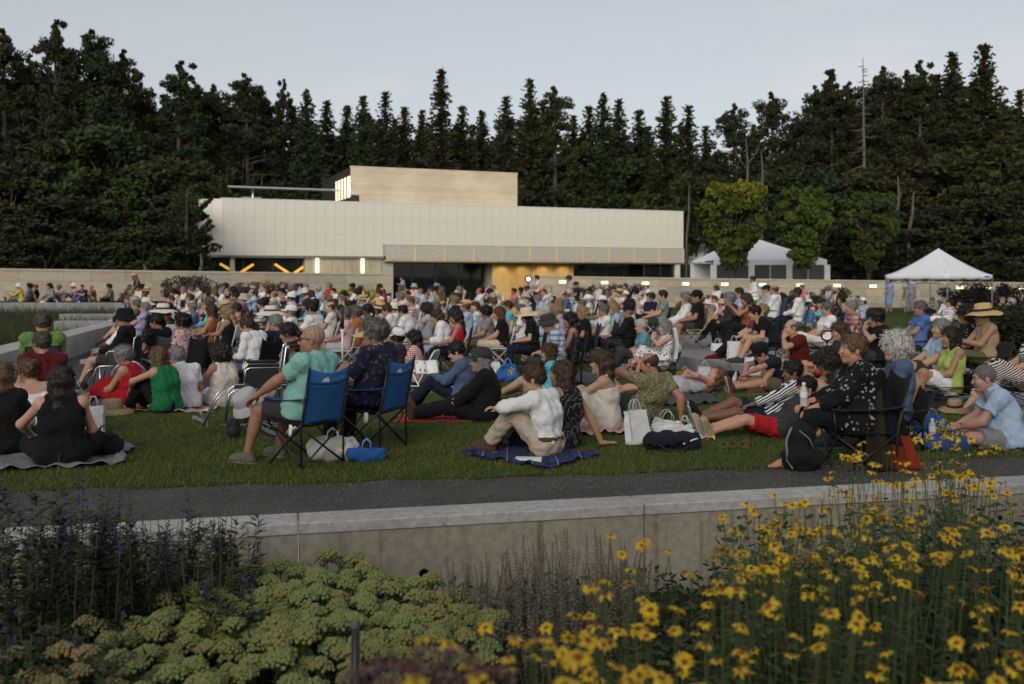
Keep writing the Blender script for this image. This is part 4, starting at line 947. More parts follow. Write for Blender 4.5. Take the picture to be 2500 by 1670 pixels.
def make_hair(kind):
    C0 = np.array((-0.016, 0, 0.040)); h = 0.0085; pl = []; wr = (0.0035, 95, 3); FACE = [('n', (0.115, 0, -0.042), (0.085, 0.082, 0.118))]
    def shell(e): return [('e', C0, (0.098 + e, 0.078 + e, 0.092 + e))]
    if kind == 'buzz': P = shell(0.007) + FACE; pl = [((-0.02, 0, -0.035), (0.35, 0, -1))]; wr = (0.001, 120, 1)
    elif kind == 'stubble': P = shell(0.0035) + [('n', (0.115, 0, -0.03), (0.085, 0.10, 0.14))]; pl = [((-0.02, 0, -0.04), (0.35, 0, -1))]; wr = (0.0004, 120, 1)
    elif kind == 'bald': P = shell(0.009) + [('n', (0.03, 0, 0.115), (0.13, 0.105, 0.085)), ('n', (0.115, 0, -0.03), (0.105, 0.12, 0.15))]; pl = [((-0.02, 0, -0.05), (0.3, 0, -1))]; wr = (0.0015, 110, 1)
    elif kind == 'short': P = shell(0.013) + [('c', (0.06, -0.03, 0.115), (0.06, 0.035, 0.118), 0.022, 0.018, 0.03)] + FACE; pl = [((-0.04, 0, -0.06), (0.45, 0, -1))]; wr = (0.004, 80, 2)
    elif kind == 'wave': P = shell(0.021) + [('c', (0.055, -0.04, 0.11), (0.06, 0.03, 0.12), 0.03, 0.03, 0.04)] + FACE; pl = [((-0.04, 0, -0.085), (0.35, 0, -1))]; wr = (0.007, 75, 4)
    elif kind == 'curly': P = shell(0.042) + [('e', (-0.05, 0, -0.02), (0.095, 0.125, 0.10), 0.05)] + [('n', (0.13, 0, -0.05), (0.10, 0.085, 0.115))]; pl = [((-0.04, 0, -0.115), (0.3, 0, -1))]; wr = (0.012, 85, 5)
    elif kind == 'bob': P = shell(0.017) + [('c', (-0.06, -0.05, -0.02), (-0.06, -0.055, -0.13), 0.05, 0.05, 0.04), ('c', (-0.06, 0.05, -0.02), (-0.06, 0.055, -0.13), 0.05, 0.05, 0.04), ('c', (0.0, 0.075, 0.03), (0.015, 0.078, -0.12), 0.03, 0.03, 0.03), ('c', (0.0, -0.075, 0.03), (0.015, -0.078, -0.12), 0.03, 0.03, 0.03)] + [('n', (0.125, 0, -0.05), (0.10, 0.072, 0.125)), ('n', (0.03, 0, -0.15), (0.075, 0.06, 0.09))]; pl = [((0, 0, -0.15), (0, 0, -1))]
    elif kind == 'long': P = shell(0.016) + [('c', (-0.075, -0.045, 0), (-0.095, -0.07, -0.30), 0.05, 0.032, 0.04), ('c', (-0.075, 0.045, 0), (-0.095, 0.07, -0.30), 0.05, 0.032, 0.04), ('c', (-0.085, 0, 0), (-0.105, 0, -0.33), 0.055, 0.035, 0.04), ('c', (-0.01, 0.078, 0.03), (-0.02, 0.088, -0.20), 0.026, 0.022, 0.03), ('c', (-0.01, -0.078, 0.03), (-0.02, -0.088, -0.20), 0.026, 0.022, 0.03)] + [('n', (0.125, 0, -0.05), (0.10, 0.074, 0.125)), ('n', (0.02, 0, -0.17), (0.062, 0.066, 0.11))]; wr = (0.006, 60, 6)
    elif kind in ('bun', 'pony'):
        P = shell(0.016) + FACE; pl = []
        P += [('e', (-0.115, 0, 0.085), (0.045, 0.045, 0.042), 0.015)] if kind == 'bun' else [('c', (-0.115, 0, 0.05), (-0.15, 0.01, -0.04), 0.03, 0.036, 0.02), ('c', (-0.15, 0.01, -0.04), (-0.13, 0.02, -0.20), 0.036, 0.012, 0.02)]
        P += [('n', (-0.02, 0, -0.10), (0.10, 0.10, 0.05))]
    V, Q = run(P, h, wr, pl)
    if kind in ('buzz', 'bald', 'stubble'): return mesh_np('hair_' + kind, V, Q)
    rng = np.random.default_rng(len(kind)); n = 1300; s_ = V[rng.integers(0, len(V), n)]; nr = s_ - np.array((-0.03, 0, np.nan)); nr[:, 2] = np.clip(s_[:, 2] - 0.03, -0.03, 0.2); nr /= np.linalg.norm(nr, axis=1, keepdims=True)   # loose strands
    dn = np.tile(np.array([[-0.25, 0, -1.0]]), (n, 1)); dn -= nr * (dn * nr).sum(1, keepdims=True); d_ = dn + nr * rng.uniform(0.1, 0.7, (n, 1)) + rng.normal(0, 0.35, (n, 3)); d_ /= np.linalg.norm(d_, axis=1, keepdims=True)
    sd_ = np.cross(d_, nr); sd_ /= np.maximum(1e-6, np.linalg.norm(sd_, axis=1, keepdims=True)); Ls = rng.uniform(0.02, 0.055, (n, 1)) * (0.55 if kind == 'short' else 1.0)
    W_ = np.stack([s_ - nr * 0.006 - sd_ * 0.0016, s_ - nr * 0.006 + sd_ * 0.0016, s_ + nr * 0.004 + d_ * Ls * 0.6 + sd_ * 0.0015, s_ + d_ * Ls], 1).reshape(-1, 3)
    return mesh_np('hair_' + kind, np.concatenate([V, W_]), np.concatenate([Q, np.arange(4 * n).reshape(-1, 4) + len(V)]))
HAIRS = {}
def hair(kind):
    if kind not in HAIRS: HAIRS[kind] = make_hair(kind)
    return HAIRS[kind]
def make_hand(curl):
    P = [('c', (0.0, 0, 0), (0.03, 0, 0), 0.027, 0.026, 0.02), ('e', (0.05, 0.0, -0.002), (0.05, 0.042, 0.017), 0.02)]
    for i, (y, L_) in enumerate(((0.031, 0.068), (0.0105, 0.078), (-0.0105, 0.072), (-0.031, 0.056))):
        p = np.array((0.088, y, 0.0)); a = 0.0; dy = (y) * 0.10 / 0.03
        for sgm in range(3):
            a += R(curl) * (0.8 if sgm == 0 else 1.0); l = L_ * (0.45, 0.31, 0.24)[sgm]; q = p + np.array((math.cos(a) * l, dy * l, -math.sin(a) * l)); P.append(('c', p, q, 0.0092 - 0.0007 * sgm, 0.0086 - 0.0007 * sgm, 0.004)); p = q
    P += [('c', (0.02, 0.032, -0.004), (0.055, 0.058, -0.014), 0.015, 0.012, 0.015), ('c', (0.055, 0.058, -0.014), (0.085, 0.062, -0.022 - curl * 0.0003), 0.011, 0.008, 0.004)]
    return run(P, 0.0048, pad=0.03)
HANDS = {'relax': make_hand(24), 'grip': make_hand(62), 'flat': make_hand(4)}
def make_shoe(kind):
    if kind == 'foot':
        P = [('c', (-0.035, 0, -0.045), (0.06, 0, -0.045), 0.032, 0.033, 0.03), ('c', (0, 0, 0.02), (0.0, 0, -0.03), 0.038, 0.036, 0.03), ('c', (0.0, 0, -0.015), (0.12, 0, -0.05), 0.033, 0.024, 0.04)]
        for i, (y, L_) in enumerate(((0.026, 0.185), (0.009, 0.180), (-0.006, 0.172), (-0.020, 0.163), (-0.033, 0.152))): P.append(('c', (0.10, y * 0.9, -0.055), (L_, y * 1.15, -0.063), 0.018, 0.0125 if i == 0 else 0.009, 0.012))
        V, Q = run(P, 0.007, None, [((0, 0, -0.077), (0, 0, -1))]); return mesh_np('foot', V, Q)
    V, Q = run([('c', (-0.045, 0, -0.045), (0.15, 0, -0.048), 0.042, 0.042, 0.03), ('c', (-0.02, 0, 0.015), (-0.015, 0, -0.02), 0.044, 0.046, 0.03), ('c', (0.0, 0, -0.01), (0.12, 0, -0.045), 0.042, 0.036, 0.04), ('e', (0.155, 0, -0.052), (0.055, 0.046, 0.032), 0.02)], 0.009, (0.0015, 90, 2), [((0, 0, -0.072), (0, 0, -1)), ((-0.02, 0, 0.03), (0, 0, 1))])
    v2, q2 = run([('c', (-0.045, 0, -0.07), (0.155, 0, -0.07), 0.05, 0.052, 0.03)], 0.010, None, [((0, 0, -0.066), (0, 0, 1)), ((0, 0, -0.09), (0, 0, -1))])
    me = mesh_np('shoe', np.concatenate([V, v2]), np.concatenate([Q, q2 + len(V)]), True, np.concatenate([np.zeros(len(Q)), np.ones(len(q2))])); return me
SHOES = {'shoe': make_shoe('shoe'), 'foot': make_shoe('foot')}
M_SOLE = plain('shoe_sole', (0.30, 0.28, 0.25), 0.8)
# hats and glasses in head coordinates
def hat_mesh(kind):
    mb = MB()
    if kind == 'cap':
        mb.lathe([(0.001, 0.150), (0.035, 0.148), (0.070, 0.134), (0.096, 0.105), (0.106, 0.065), (0.106, 0.035), (0.100, 0.030)], seg=20, sx=1.10, sy=0.90, M=Matrix.Translation((-0.015, 0, 0)))
        def br(u, v): a = (u - 0.5) * 2.2; r = 0.095 + v * 0.085 * math.cos(a * 0.75); return (-0.015 + 1.1 * r * math.cos(a), 0.90 * r * math.sin(a), 0.040 - v * 0.022 - 0.35 * (math.sin(a) ** 2) * 0.05)
        mb.grid(br, 14, 4, th=0.004)
    else:
        cr, br_, drop, top = {'sunhat': (0.097, 0.215, 0.045, 0.155), 'bucket': (0.100, 0.155, 0.065, 0.145), 'fedora': (0.097, 0.165, 0.008, 0.165), 'floppy': (0.098, 0.255, 0.07, 0.15)}[kind]
        T = Matrix.Translation((-0.012, 0, 0.0))
        mb.lathe([(0.001, top - 0.006), (0.05, top), (0.082, top - 0.006), (cr - 0.004, top - 0.03), (cr, 0.085), (cr + 0.004, 0.048)], seg=26, sx=1.12, sy=0.92, M=T)
        n = 30; nr = 6; V = []; Fc = []
        for j in range(nr + 1):
            t = j / nr; r_ = cr + 0.003 + (br_ - cr) * t
            for k in range(n): a = 6.2832 * k / n; V.append((-0.012 + r_ * math.cos(a) * (1.12 - 0.08 * t), r_ * math.sin(a) * (0.92 + 0.06 * t), 0.048 - drop * t ** 1.6 + (0.012 * t * math.sin(2 * a + 0.6) + 0.006 * t * math.sin(5 * a)) * (1 if kind in ('sunhat', 'floppy') else 0.5)))
        Fc = [(j * n + k, j * n + (k + 1) % n, (j + 1) * n + (k + 1) % n, (j + 1) * n + k) for j in range(nr) for k in range(n)]
        mb.add(V, Fc, 0, True)
        mb.lathe([(cr + 0.006, 0.052), (cr + 0.006, 0.082)], m=1, seg=26, sx=1.12, sy=0.92, M=T)
    return mb.mesh('hat_' + kind)
HATS = {}
def hat(kind):
    if kind not in HATS: HATS[kind] = hat_mesh(kind)
    return HATS[kind]
def glasses_mesh(dark):
    mb = MB()
    for s in (1, -1):
        mb.grid(lambda u, v, s=s: (0.104 - 0.25 * abs((u - 0.45) * 0.05), s * (0.010 + 0.046 * u), 0.030 - 0.036 * v), 4, 3, m=0, th=0.003) if dark else mb.tube([(0.104, s * (0.033 + 0.021 * math.cos(a)), 0.012 + 0.017 * math.sin(a)) for a in [i * 6.2832 / 12 for i in range(13)]], 0.002, m=0, seg=5, cap=False)
        mb.tube([(0.100, s * 0.056, 0.024), (0.06, s * 0.083, 0.022), (-0.005, s * 0.086, 0.014), (-0.025, s * 0.084, -0.004)], 0.0032, m=0, seg=5)
    mb.tube([(0.106, -0.012, 0.022), (0.106, 0.012, 0.022)], 0.0028, m=0, seg=5)
    return mb.mesh('glasses')
GLS = {}
M_LENS = plain('sunglass_lens', (0.01, 0.01, 0.012), 0.1, var=0, spec=0.7)
# ---------------------------------------------------------------- skeleton
def nrm_(v): v = np.asarray(v, float); return v / max(1e-9, np.linalg.norm(v))
def ik(a, t, l1, l2, pole):
    a, t = np.asarray(a, float), np.asarray(t, float); d = t - a; D = np.linalg.norm(d); D2 = min(max(D, abs(l1 - l2) + 0.02), (l1 + l2) * 0.995); u = d / max(D, 1e-6); t = a + u * D2
    x = (l1 * l1 - l2 * l2 + D2 * D2) / (2 * D2); h = math.sqrt(max(0, l1 * l1 - x * x)); p = np.asarray(pole, float); p = p - u * (p @ u); return a + u * x + nrm_(p) * h, t
def rotz(a): c, s = math.cos(a), math.sin(a); return np.array([[c, -s, 0], [s, c, 0], [0, 0, 1.]])
def roty(a): c, s = math.cos(a), math.sin(a); return np.array([[c, 0, s], [0, 1, 0], [-s, 0, c]])
def rotx(a): c, s = math.cos(a), math.sin(a); return np.array([[1, 0, 0], [0, c, -s], [0, s, c]])
def skeleton(P):
    g = lambda k, d: P.get(k, d); J = {}
    fem = g('fem', False); sw = 0.150 if fem else 0.170; seat = g('seat', 0.0); pz = g('pz', seat + 0.105); pel = np.array((0.0, 0, pz)); lean, curl, side, tw = R(g('lean', 10)), R(g('curl', 12)), R(g('side', 0)), R(g('twist', 0))
    up = lambda L_: rotz(tw * 0.0) @ (rotx(-side) @ (roty(-L_) @ np.array((0, 0, 1.))))
    u1, u2 = up(lean), up(lean - curl); u3 = up(lean - curl * 1.6 + R(g('neckback', 0))); T = 0.478 * g('tors', 1.0)
    wa = pel + u1 * T * 0.24; ch = pel + u1 * T * 0.55; nk = ch + u2 * T * 0.45; fw = np.cross(np.array((0, 1., 0)), u2); ax = rotx(-side) @ (rotz(tw) @ np.array((0, 1., 0))); ax = nrm_(ax - u2 * (ax @ u2)); fw = np.cross(ax, u2)
    hy, hp, hr = g('head', (0, 0, 0)); base = np.stack([nrm_(np.cross(ax, u3)), ax, u3], 1)
    if g('headworld', True): base = rotz(tw) @ np.eye(3)
    HR = base @ rotz(R(hy)) @ roty(R(hp)) @ rotx(R(hr)); hc = nk + u3 * 0.070 + HR @ np.array((0.028, 0, 0.068))
    J.update(pel=pel, wa=wa, ch=ch, nk=nk, hc=hc, HR=HR, ax=ax, fw=fw, u1=u1, u2=u2, fem=fem, g=g('girth', 1.0))
    for s, n in ((1, 'L'), (-1, 'R')):
        J['sh' + n] = nk - u2 * 0.045 + ax * sw * s * (0.96 if g('girth', 1) < 1.1 else 1.06); J['hip' + n] = pel + np.array((0, 0.088 * s, -0.01))
        hd = g('hand' + n, (0.30, 0.10 * s, pz + 0.11)); J['el' + n], J['wr' + n] = ik(J['sh' + n], hd, 0.285, 0.255, g('elbow' + n, (-0.5, 0.55 * s, -0.6)))
        ft = g('foot' + n, (0.45, 0.11 * s, 0.075)); J['kn' + n], J['an' + n] = ik(J['hip' + n], ft, 0.425, 0.415, g('knee' + n, (0.15, 0.05 * s, 1)))
        J['toe' + n] = nrm_(g('toe' + n, (1, 0.12 * s, 0))); J['pal' + n] = g('palm' + n, (0, 0, 1)); J['hs' + n] = g('hs' + n, 'relax')
    return J
def torso(J, e=0.0, sl=1.0, bust=True, ep=0.0):
    g = J['g']; b = max(0, g - 1.0); ax, fw = J['ax'], J['fw']; Y = np.array((0, 1., 0))
    P = [('c', J['pel'] - Y * (0.072 * g + ep * 0.5), J['pel'] + Y * (0.072 * g + ep * 0.5), 0.105 * g + e + ep, 0.105 * g + e + ep, 0.05), ('c', J['wa'] - ax * 0.05 * g + fw * b * 0.14, J['wa'] + ax * 0.05 * g + fw * b * 0.14, 0.102 * g + b * 0.10 + e, 0.102 * g + b * 0.10 + e, 0.06),
         ('c', J['ch'] - ax * 0.068, J['ch'] + ax * 0.068, 0.105 * (0.5 + 0.5 * g) + e, 0.105 * (0.5 + 0.5 * g) + e, 0.06), ('c', (J['ch'] + J['nk']) / 2 - ax * 0.09, (J['ch'] + J['nk']) / 2 + ax * 0.09, 0.086 + e, 0.086 + e, 0.06)]
    if J['fem'] and bust:
        for s in (1, -1): P.append(('e', J['ch'] + ax * 0.065 * s + fw * (0.085 + 0.04 * b) + J['u2'] * 0.03, (0.062 + e,) * 3, 0.04))
    for n in 'LR':
        q = J['nk'] * (1 - sl) + J['sh' + n] * sl; P.append(('c', J['nk'] - J['u2'] * 0.03, q, 0.050 + e, 0.052 + e, 0.05))
    return P
def limb(P, a, b, ra, rb, f0=0.0, f1=1.0, k=0.03, e0=0.0, e1=0.0, flare=0.0):
    q = a + (b - a) * f1; r = ra + (rb - ra) * f1 + e1 + flare
    cut = (q, b - a) if f1 < 0.999 else None
    P.append(('c', a + (b - a) * f0, q + (nrm_(b - a) * 0.02 if cut else 0), ra + (rb - ra) * f0 + e0, r, k, cut))
def body_prims(J, bare):
    g = J['g']; gl = 0.6 + 0.4 * g; af = 0.90 if J['fem'] else 1.0; P = torso(J)
    P.append(('c', J['nk'] - J['u2'] * 0.02, J['hc'] - J['HR'] @ np.array((0.02, 0, 0.08)), 0.054, 0.050, 0.03))
    for n in 'LR':
        P.append(('e', J['sh' + n], (0.058 * gl * af,) * 3, 0.04)); limb(P, J['sh' + n], J['el' + n], 0.050 * gl * af, 0.041 * gl * af); limb(P, J['el' + n], J['wr' + n], 0.042 * gl * af, 0.026)
        P.append(('c', J['el' + n] + (J['wr' + n] - J['el' + n]) * 0.2, J['el' + n] + (J['wr' + n] - J['el' + n]) * 0.45, 0.040 * gl * af, 0.036 * gl * af))
        limb(P, J['hip' + n], J['kn' + n], 0.088 * gl, 0.058, k=0.05); limb(P, J['kn' + n], J['an' + n], 0.056, 0.036)
        d = J['an' + n] - J['kn' + n]; bk = nrm_(np.cross(np.cross(J['kn' + n] - J['hip' + n], d), d)); bk = bk if bk @ (J['kn' + n] - J['hip' + n]) < 0 else -bk
        P.append(('c', J['kn' + n] + d * 0.2 + bk * 0.014, J['kn' + n] + d * 0.45 + bk * 0.012, 0.050 * gl, 0.046 * gl))
    return P
def cloth_prims(J, kind):
    g = J['g']; gl = 0.6 + 0.4 * g; P = []; planes = []; kn = {n: J['kn' + n] for n in 'LR'}
    hem = J['pel'] - J['u1'] * 0.06
    def sleeve(f, e=0.016, flare=0.010):
        for n in 'LR': 
            P.append(('e', J['sh' + n], (0.060 * gl + e,) * 3, 0.04)); limb(P, J['sh' + n], J['el' + n], 0.050 * gl, 0.042 * gl, 0, min(1, f), 0.03, e, e, flare if f < 1 else 0)
            if f > 1: limb(P, J['el' + n], J['wr' + n], 0.043 * gl, 0.030, 0, f - 1, 0.03, e, e * 0.9)
    if kind == 'tucked':
        P += torso(J, 0.014); sleeve(1.80, 0.018); P[0] = P[0] + ((J['pel'] + J['u1'] * 0.03, -J['u1']),)
    if kind == 'tucktrousers': e_ = 0.016; P += trouser(J, e_, J['pel'] + J['u1'] * 0.085)
    if kind == 'belt':
        P += [('c', J['pel'] - np.array((0, 0.072 * g, 0)), J['pel'] + np.array((0, 0.072 * g, 0)), 0.108 * g + 0.022, 0.108 * g + 0.022, 0.05), ('c', J['wa'] * 0.6 + J['pel'] * 0.4 - J['ax'] * 0.05 * g, J['wa'] * 0.6 + J['pel'] * 0.4 + J['ax'] * 0.05 * g, 0.104 * g + 0.020, 0.104 * g + 0.020, 0.05)]; planes = [(J['pel'] + J['u1'] * 0.082, J['u1']), (J['pel'] + J['u1'] * 0.050, -J['u1'])]
    if kind in ('tee', 'polo', 'longsleeve', 'elbow', 'loose'):
        P += torso(J, 0.017 if kind != 'loose' else 0.028, ep=0.020); sleeve({'tee': 0.62, 'polo': 0.62, 'elbow': 0.95, 'longsleeve': 1.93, 'loose': 1.75}[kind], 0.016 if kind != 'loose' else 0.03)
        if kind == 'polo': P.append(('c', J['nk'] + J['u2'] * 0.012 - J['fw'] * 0.01, J['nk'] + J['u2'] * 0.05, 0.066, 0.062, 0.012, (J['nk'] + J['u2'] * 0.052, J['u2'])))
        if kind == 'loose':
            for s in (1, -1): P.append(('c', J['wa'] + J['ax'] * 0.08 * s, J['pel'] + np.array((0.05, 0.13 * s, -0.02)), 0.12, 0.12, 0.06))
        P[0] = P[0] + ((hem, -J['u1']),)
    elif kind in ('tank', 'strap'):
        P += torso(J, 0.014, 0.62 if kind == 'tank' else 0.45, ep=0.014); P[0] = P[0] + ((hem, -J['u1']),)
    elif kind == 'bandeau':
        P += torso(J, 0.012, 0.3); P[0] = P[0] + ((hem, -J['u1']),); planes = [(J['ch'] + J['u2'] * 0.075, J['u2'])]
    elif kind in ('dress', 'strapdress', 'teedress'):
        P += torso(J, 0.015, 0.62 if kind != 'strapdress' else 0.3)
        if kind == 'teedress': sleeve(0.6)
        if kind == 'strapdress': P = [p for p in P]; 
        P += skirt(J, 0.028)
    if kind in ('long', 'shorts', 'capri'):
        e = 0.014; P.append(('c', J['pel'] - np.array((0, 0.072 * g, 0)), J['pel'] + np.array((0, 0.072 * g, 0)), 0.108 * g + e, 0.108 * g + e, 0.05)); P.append(('c', J['wa'] * 0.35 + J['pel'] * 0.65 - J['ax'] * 0.05 * g, J['wa'] * 0.35 + J['pel'] * 0.65 + J['ax'] * 0.05 * g, 0.104 * g + e * 0.6, 0.104 * g + e * 0.6, 0.05))
        for n in 'LR':
            limb(P, J['hip' + n], J['kn' + n], 0.090 * gl, 0.062, 0, 0.80 if kind == 'shorts' else 1, 0.05, e, e, 0.016 if kind == 'shorts' else 0)
            if kind != 'shorts': limb(P, J['kn' + n], J['an' + n], 0.060, 0.046, 0, 0.55 if kind == 'capri' else 0.95, 0.03, e, e, 0.006)
        wc = (J['wa'] * 0.28 + J['pel'] * 0.72, J['u1']); P[0] = P[0] + (wc,); P[1] = P[1] + (wc,)
    if kind == 'skirt': P += skirt(J, 0.020); P[0] = P[0] + ((J['wa'] * 0.6 + J['pel'] * 0.4, J['u1']),)
    return P, planes
def trouser(J, e, top):
    g = J['g']; gl = 0.6 + 0.4 * g; cut = (top, J['u1'])
    P = [('c', J['pel'] - np.array((0, 0.072 * g, 0)), J['pel'] + np.array((0, 0.072 * g, 0)), 0.108 * g + e, 0.108 * g + e, 0.05, cut), ('c', J['wa'] * 0.6 + J['pel'] * 0.4 - J['ax'] * 0.05 * g, J['wa'] * 0.6 + J['pel'] * 0.4 + J['ax'] * 0.05 * g, 0.104 * g + e * 0.9, 0.104 * g + e * 0.9, 0.05, cut)]
    for n in 'LR': limb(P, J['hip' + n], J['kn' + n], 0.090 * gl, 0.062, 0, 1, 0.05, e, e); limb(P, J['kn' + n], J['an' + n], 0.060, 0.046, 0, 0.90, 0.03, e, e, 0.008)
    return P
def skirt(J, e):
    P = [('c', J['pel'] - np.array((0, 0.08, 0)), J['pel'] + np.array((0, 0.08, 0)), 0.112 * J['g'] + e, 0.112 * J['g'] + e, 0.06)]
    for t in (0, 0.25, 0.5, 0.75, 1.0):
        a = J['hipL'] * (1 - t) + J['hipR'] * t; b = J['knL'] * (1 - t) + J['knR'] * t; m = b + (b - a) * 0.06; P.append(('c', a, m, 0.095 + e, 0.065 + e, 0.05, (b + (b - a) * 0.10, b - a)))
        c = (J['anL'] * (1 - t) + J['anR'] * t); q = b + (c - b) * 0.30; P.append(('c', b, q, 0.062 + e, 0.060 + e, 0.04, (q, c - b)))
    return P
SLOT = {'tee': 'shirt', 'polo': 'shirt', 'longsleeve': 'shirt', 'elbow': 'shirt', 'loose': 'jacket', 'tank': 'top', 'strap': 'top', 'bandeau': 'top', 'dress': 'dress', 'strapdress': 'dress', 'teedress': 'dress', 'long': 'trousers', 'shorts': 'shorts', 'capri': 'trousers', 'skirt': 'skirt', 'tucked': 'shirt', 'tucktrousers': 'trousers', 'belt': 'belt'}
class Kit:
    "one posed figure: the skin mesh and, on demand, the clothes that fit it"
    def __init__(s, pose, h=0.014): s.J = skeleton(pose); s.h = h; s.pose = pose; s.cache = {}
    def body(s):
        if 'body' in s.cache: return s.cache['body']
        J = s.J; V, Q = run(body_prims(J, None), s.h); Vs = [V]; Qs = [Q]; mi = [np.zeros(len(Q), int)]; n = len(V)
        hv, hq, hm = HEAD; Vs.append((J['HR'] @ hv.T).T + J['hc']); Qs.append(hq + n); mi.append(hm); n += len(hv)
        for k, sg in (('L', -1), ('R', 1)):
            v, q = HANDS[J['hs' + k]]; f = nrm_(J['wr' + k] - J['el' + k]); f2 = nrm_(s.pose.get('fing' + k, f)); z = np.asarray(J['pal' + k], float); z = z - f2 * (z @ f2)
            z = nrm_(z) if np.linalg.norm(z) > 0.05 else nrm_(np.cross(f2, (0, 1, 0))); y = np.cross(z, f2); M = np.stack([f2, y, z], 1); vv = v * np.array((1, sg, 1)); qq = q if sg == 1 else q[:, ::-1]
            Vs.append((M @ (vv.T * 0.98)).T + J['wr' + k]); Qs.append(qq + n); mi.append(np.zeros(len(q), int)); n += len(v)
        me = mesh_np('person', np.concatenate(Vs), np.concatenate(Qs), True, np.concatenate(mi)); s.cache['body'] = me; return me
    def cloth(s, kind):
        if kind not in s.cache:
            P, pl = cloth_prims(s.J, kind); V, Q = run(P, s.h, (0.0052 if s.h < 0.013 else 0.005, 38, len(s.cache) + 3), pl)
            if kind in ('strap', 'strapdress'):                 # low neckline: cut above the bust, then add the two straps
                J = s.J; F2, Q2 = run(P, s.h, (0.0035, 38, 5), pl + [(J['ch'] + J['u2'] * 0.085, J['u2'])]); V, Q = F2, Q2; Vs = [V]; Qs = [Q]; n = len(V)
                for sg in (1, -1):
                    c0 = J['ch'] + J['u2'] * 0.06 + J['ax'] * 0.075 * sg; pts = [c0 + J['fw'] * 0.105, J['nk'] + J['ax'] * 0.088 * sg + J['u2'] * 0.004 + J['fw'] * 0.035, J['nk'] + J['ax'] * 0.088 * sg + J['u2'] * 0.006 - J['fw'] * 0.03, c0 - J['fw'] * 0.098]
                    v, q = run([('c', pts[i], pts[i + 1], 0.013, 0.013, 0.01) for i in range(3)], 0.009); Vs.append(v); Qs.append(q + n); n += len(v)
                V, Q = np.concatenate(Vs), np.concatenate(Qs)
            s.cache[kind] = mesh_np(SLOT[kind], V, Q)
        return s.cache[kind]
    def head_m(s, tilt=0.0, dz=0.0): return Matrix.Translation(Vector(s.J['hc'])) @ Matrix(s.J['HR'].tolist()).to_4x4() @ Matrix.Rotation(R(tilt), 4, 'Y') @ Matrix.Translation((0, 0, dz))
    def foot_m(s, n):
        x = s.J['toe' + n]; d = nrm_(s.J['kn' + n] - s.J['an' + n]); z = np.array(s.pose.get('sole' + n, (0, 0, 1.))); z = nrm_(z - x * (z @ x)); y = np.cross(z, x)
        M = Matrix.Identity(4)
        for i in range(3): M[i][0], M[i][1], M[i][2], M[i][3] = x[i], y[i], z[i], s.J['an' + n][i]
        return M
SKINS = {'fair': (0.47, 0.29, 0.21), 'light': (0.42, 0.25, 0.175), 'tan': (0.33, 0.18, 0.115), 'brown': (0.16, 0.085, 0.055), 'dark': (0.075, 0.042, 0.03)}
HC = {'black': (0.012, 0.010, 0.009), 'dark': (0.025, 0.017, 0.012), 'brown': (0.06, 0.036, 0.02), 'light': (0.14, 0.085, 0.045), 'blond': (0.30, 0.21, 0.11), 'grey': (0.24, 0.235, 0.23), 'white': (0.50, 0.49, 0.47), 'salt': (0.13, 0.125, 0.12)}
CLO = {'white': (0.68, 0.69, 0.71), 'offwhite': (0.62, 0.58, 0.52), 'cream': (0.58, 0.50, 0.36), 'black': (0.011, 0.011, 0.012), 'navy': (0.014, 0.018, 0.035), 'blue': (0.07, 0.14, 0.34), 'lightblue': (0.34, 0.46, 0.62), 'denim': (0.075, 0.11, 0.20), 'teal': (0.11, 0.33, 0.31), 'turquoise': (0.10, 0.42, 0.50), 'green': (0.012, 0.15, 0.055), 'lime': (0.16, 0.34, 0.06), 'olive': (0.10, 0.10, 0.06), 'grey': (0.20, 0.205, 0.215), 'lightgrey': (0.38, 0.385, 0.40), 'charcoal': (0.04, 0.04, 0.043), 'red': (0.38, 0.015, 0.025), 'maroon': (0.09, 0.012, 0.012), 'pink': (0.50, 0.17, 0.23), 'palepink': (0.55, 0.36, 0.35), 'purple': (0.13, 0.03, 0.12), 'lavender': (0.33, 0.31, 0.50), 'yellow': (0.50, 0.38, 0.06), 'neon': (0.33, 0.42, 0.11), 'orange': (0.42, 0.14, 0.03), 'tan': (0.33, 0.25, 0.16), 'beige': (0.42, 0.37, 0.29), 'brown': (0.09, 0.05, 0.03), 'rust': (0.22, 0.07, 0.03), 'straw': (0.50, 0.37, 0.17)}
PEOPLE = []
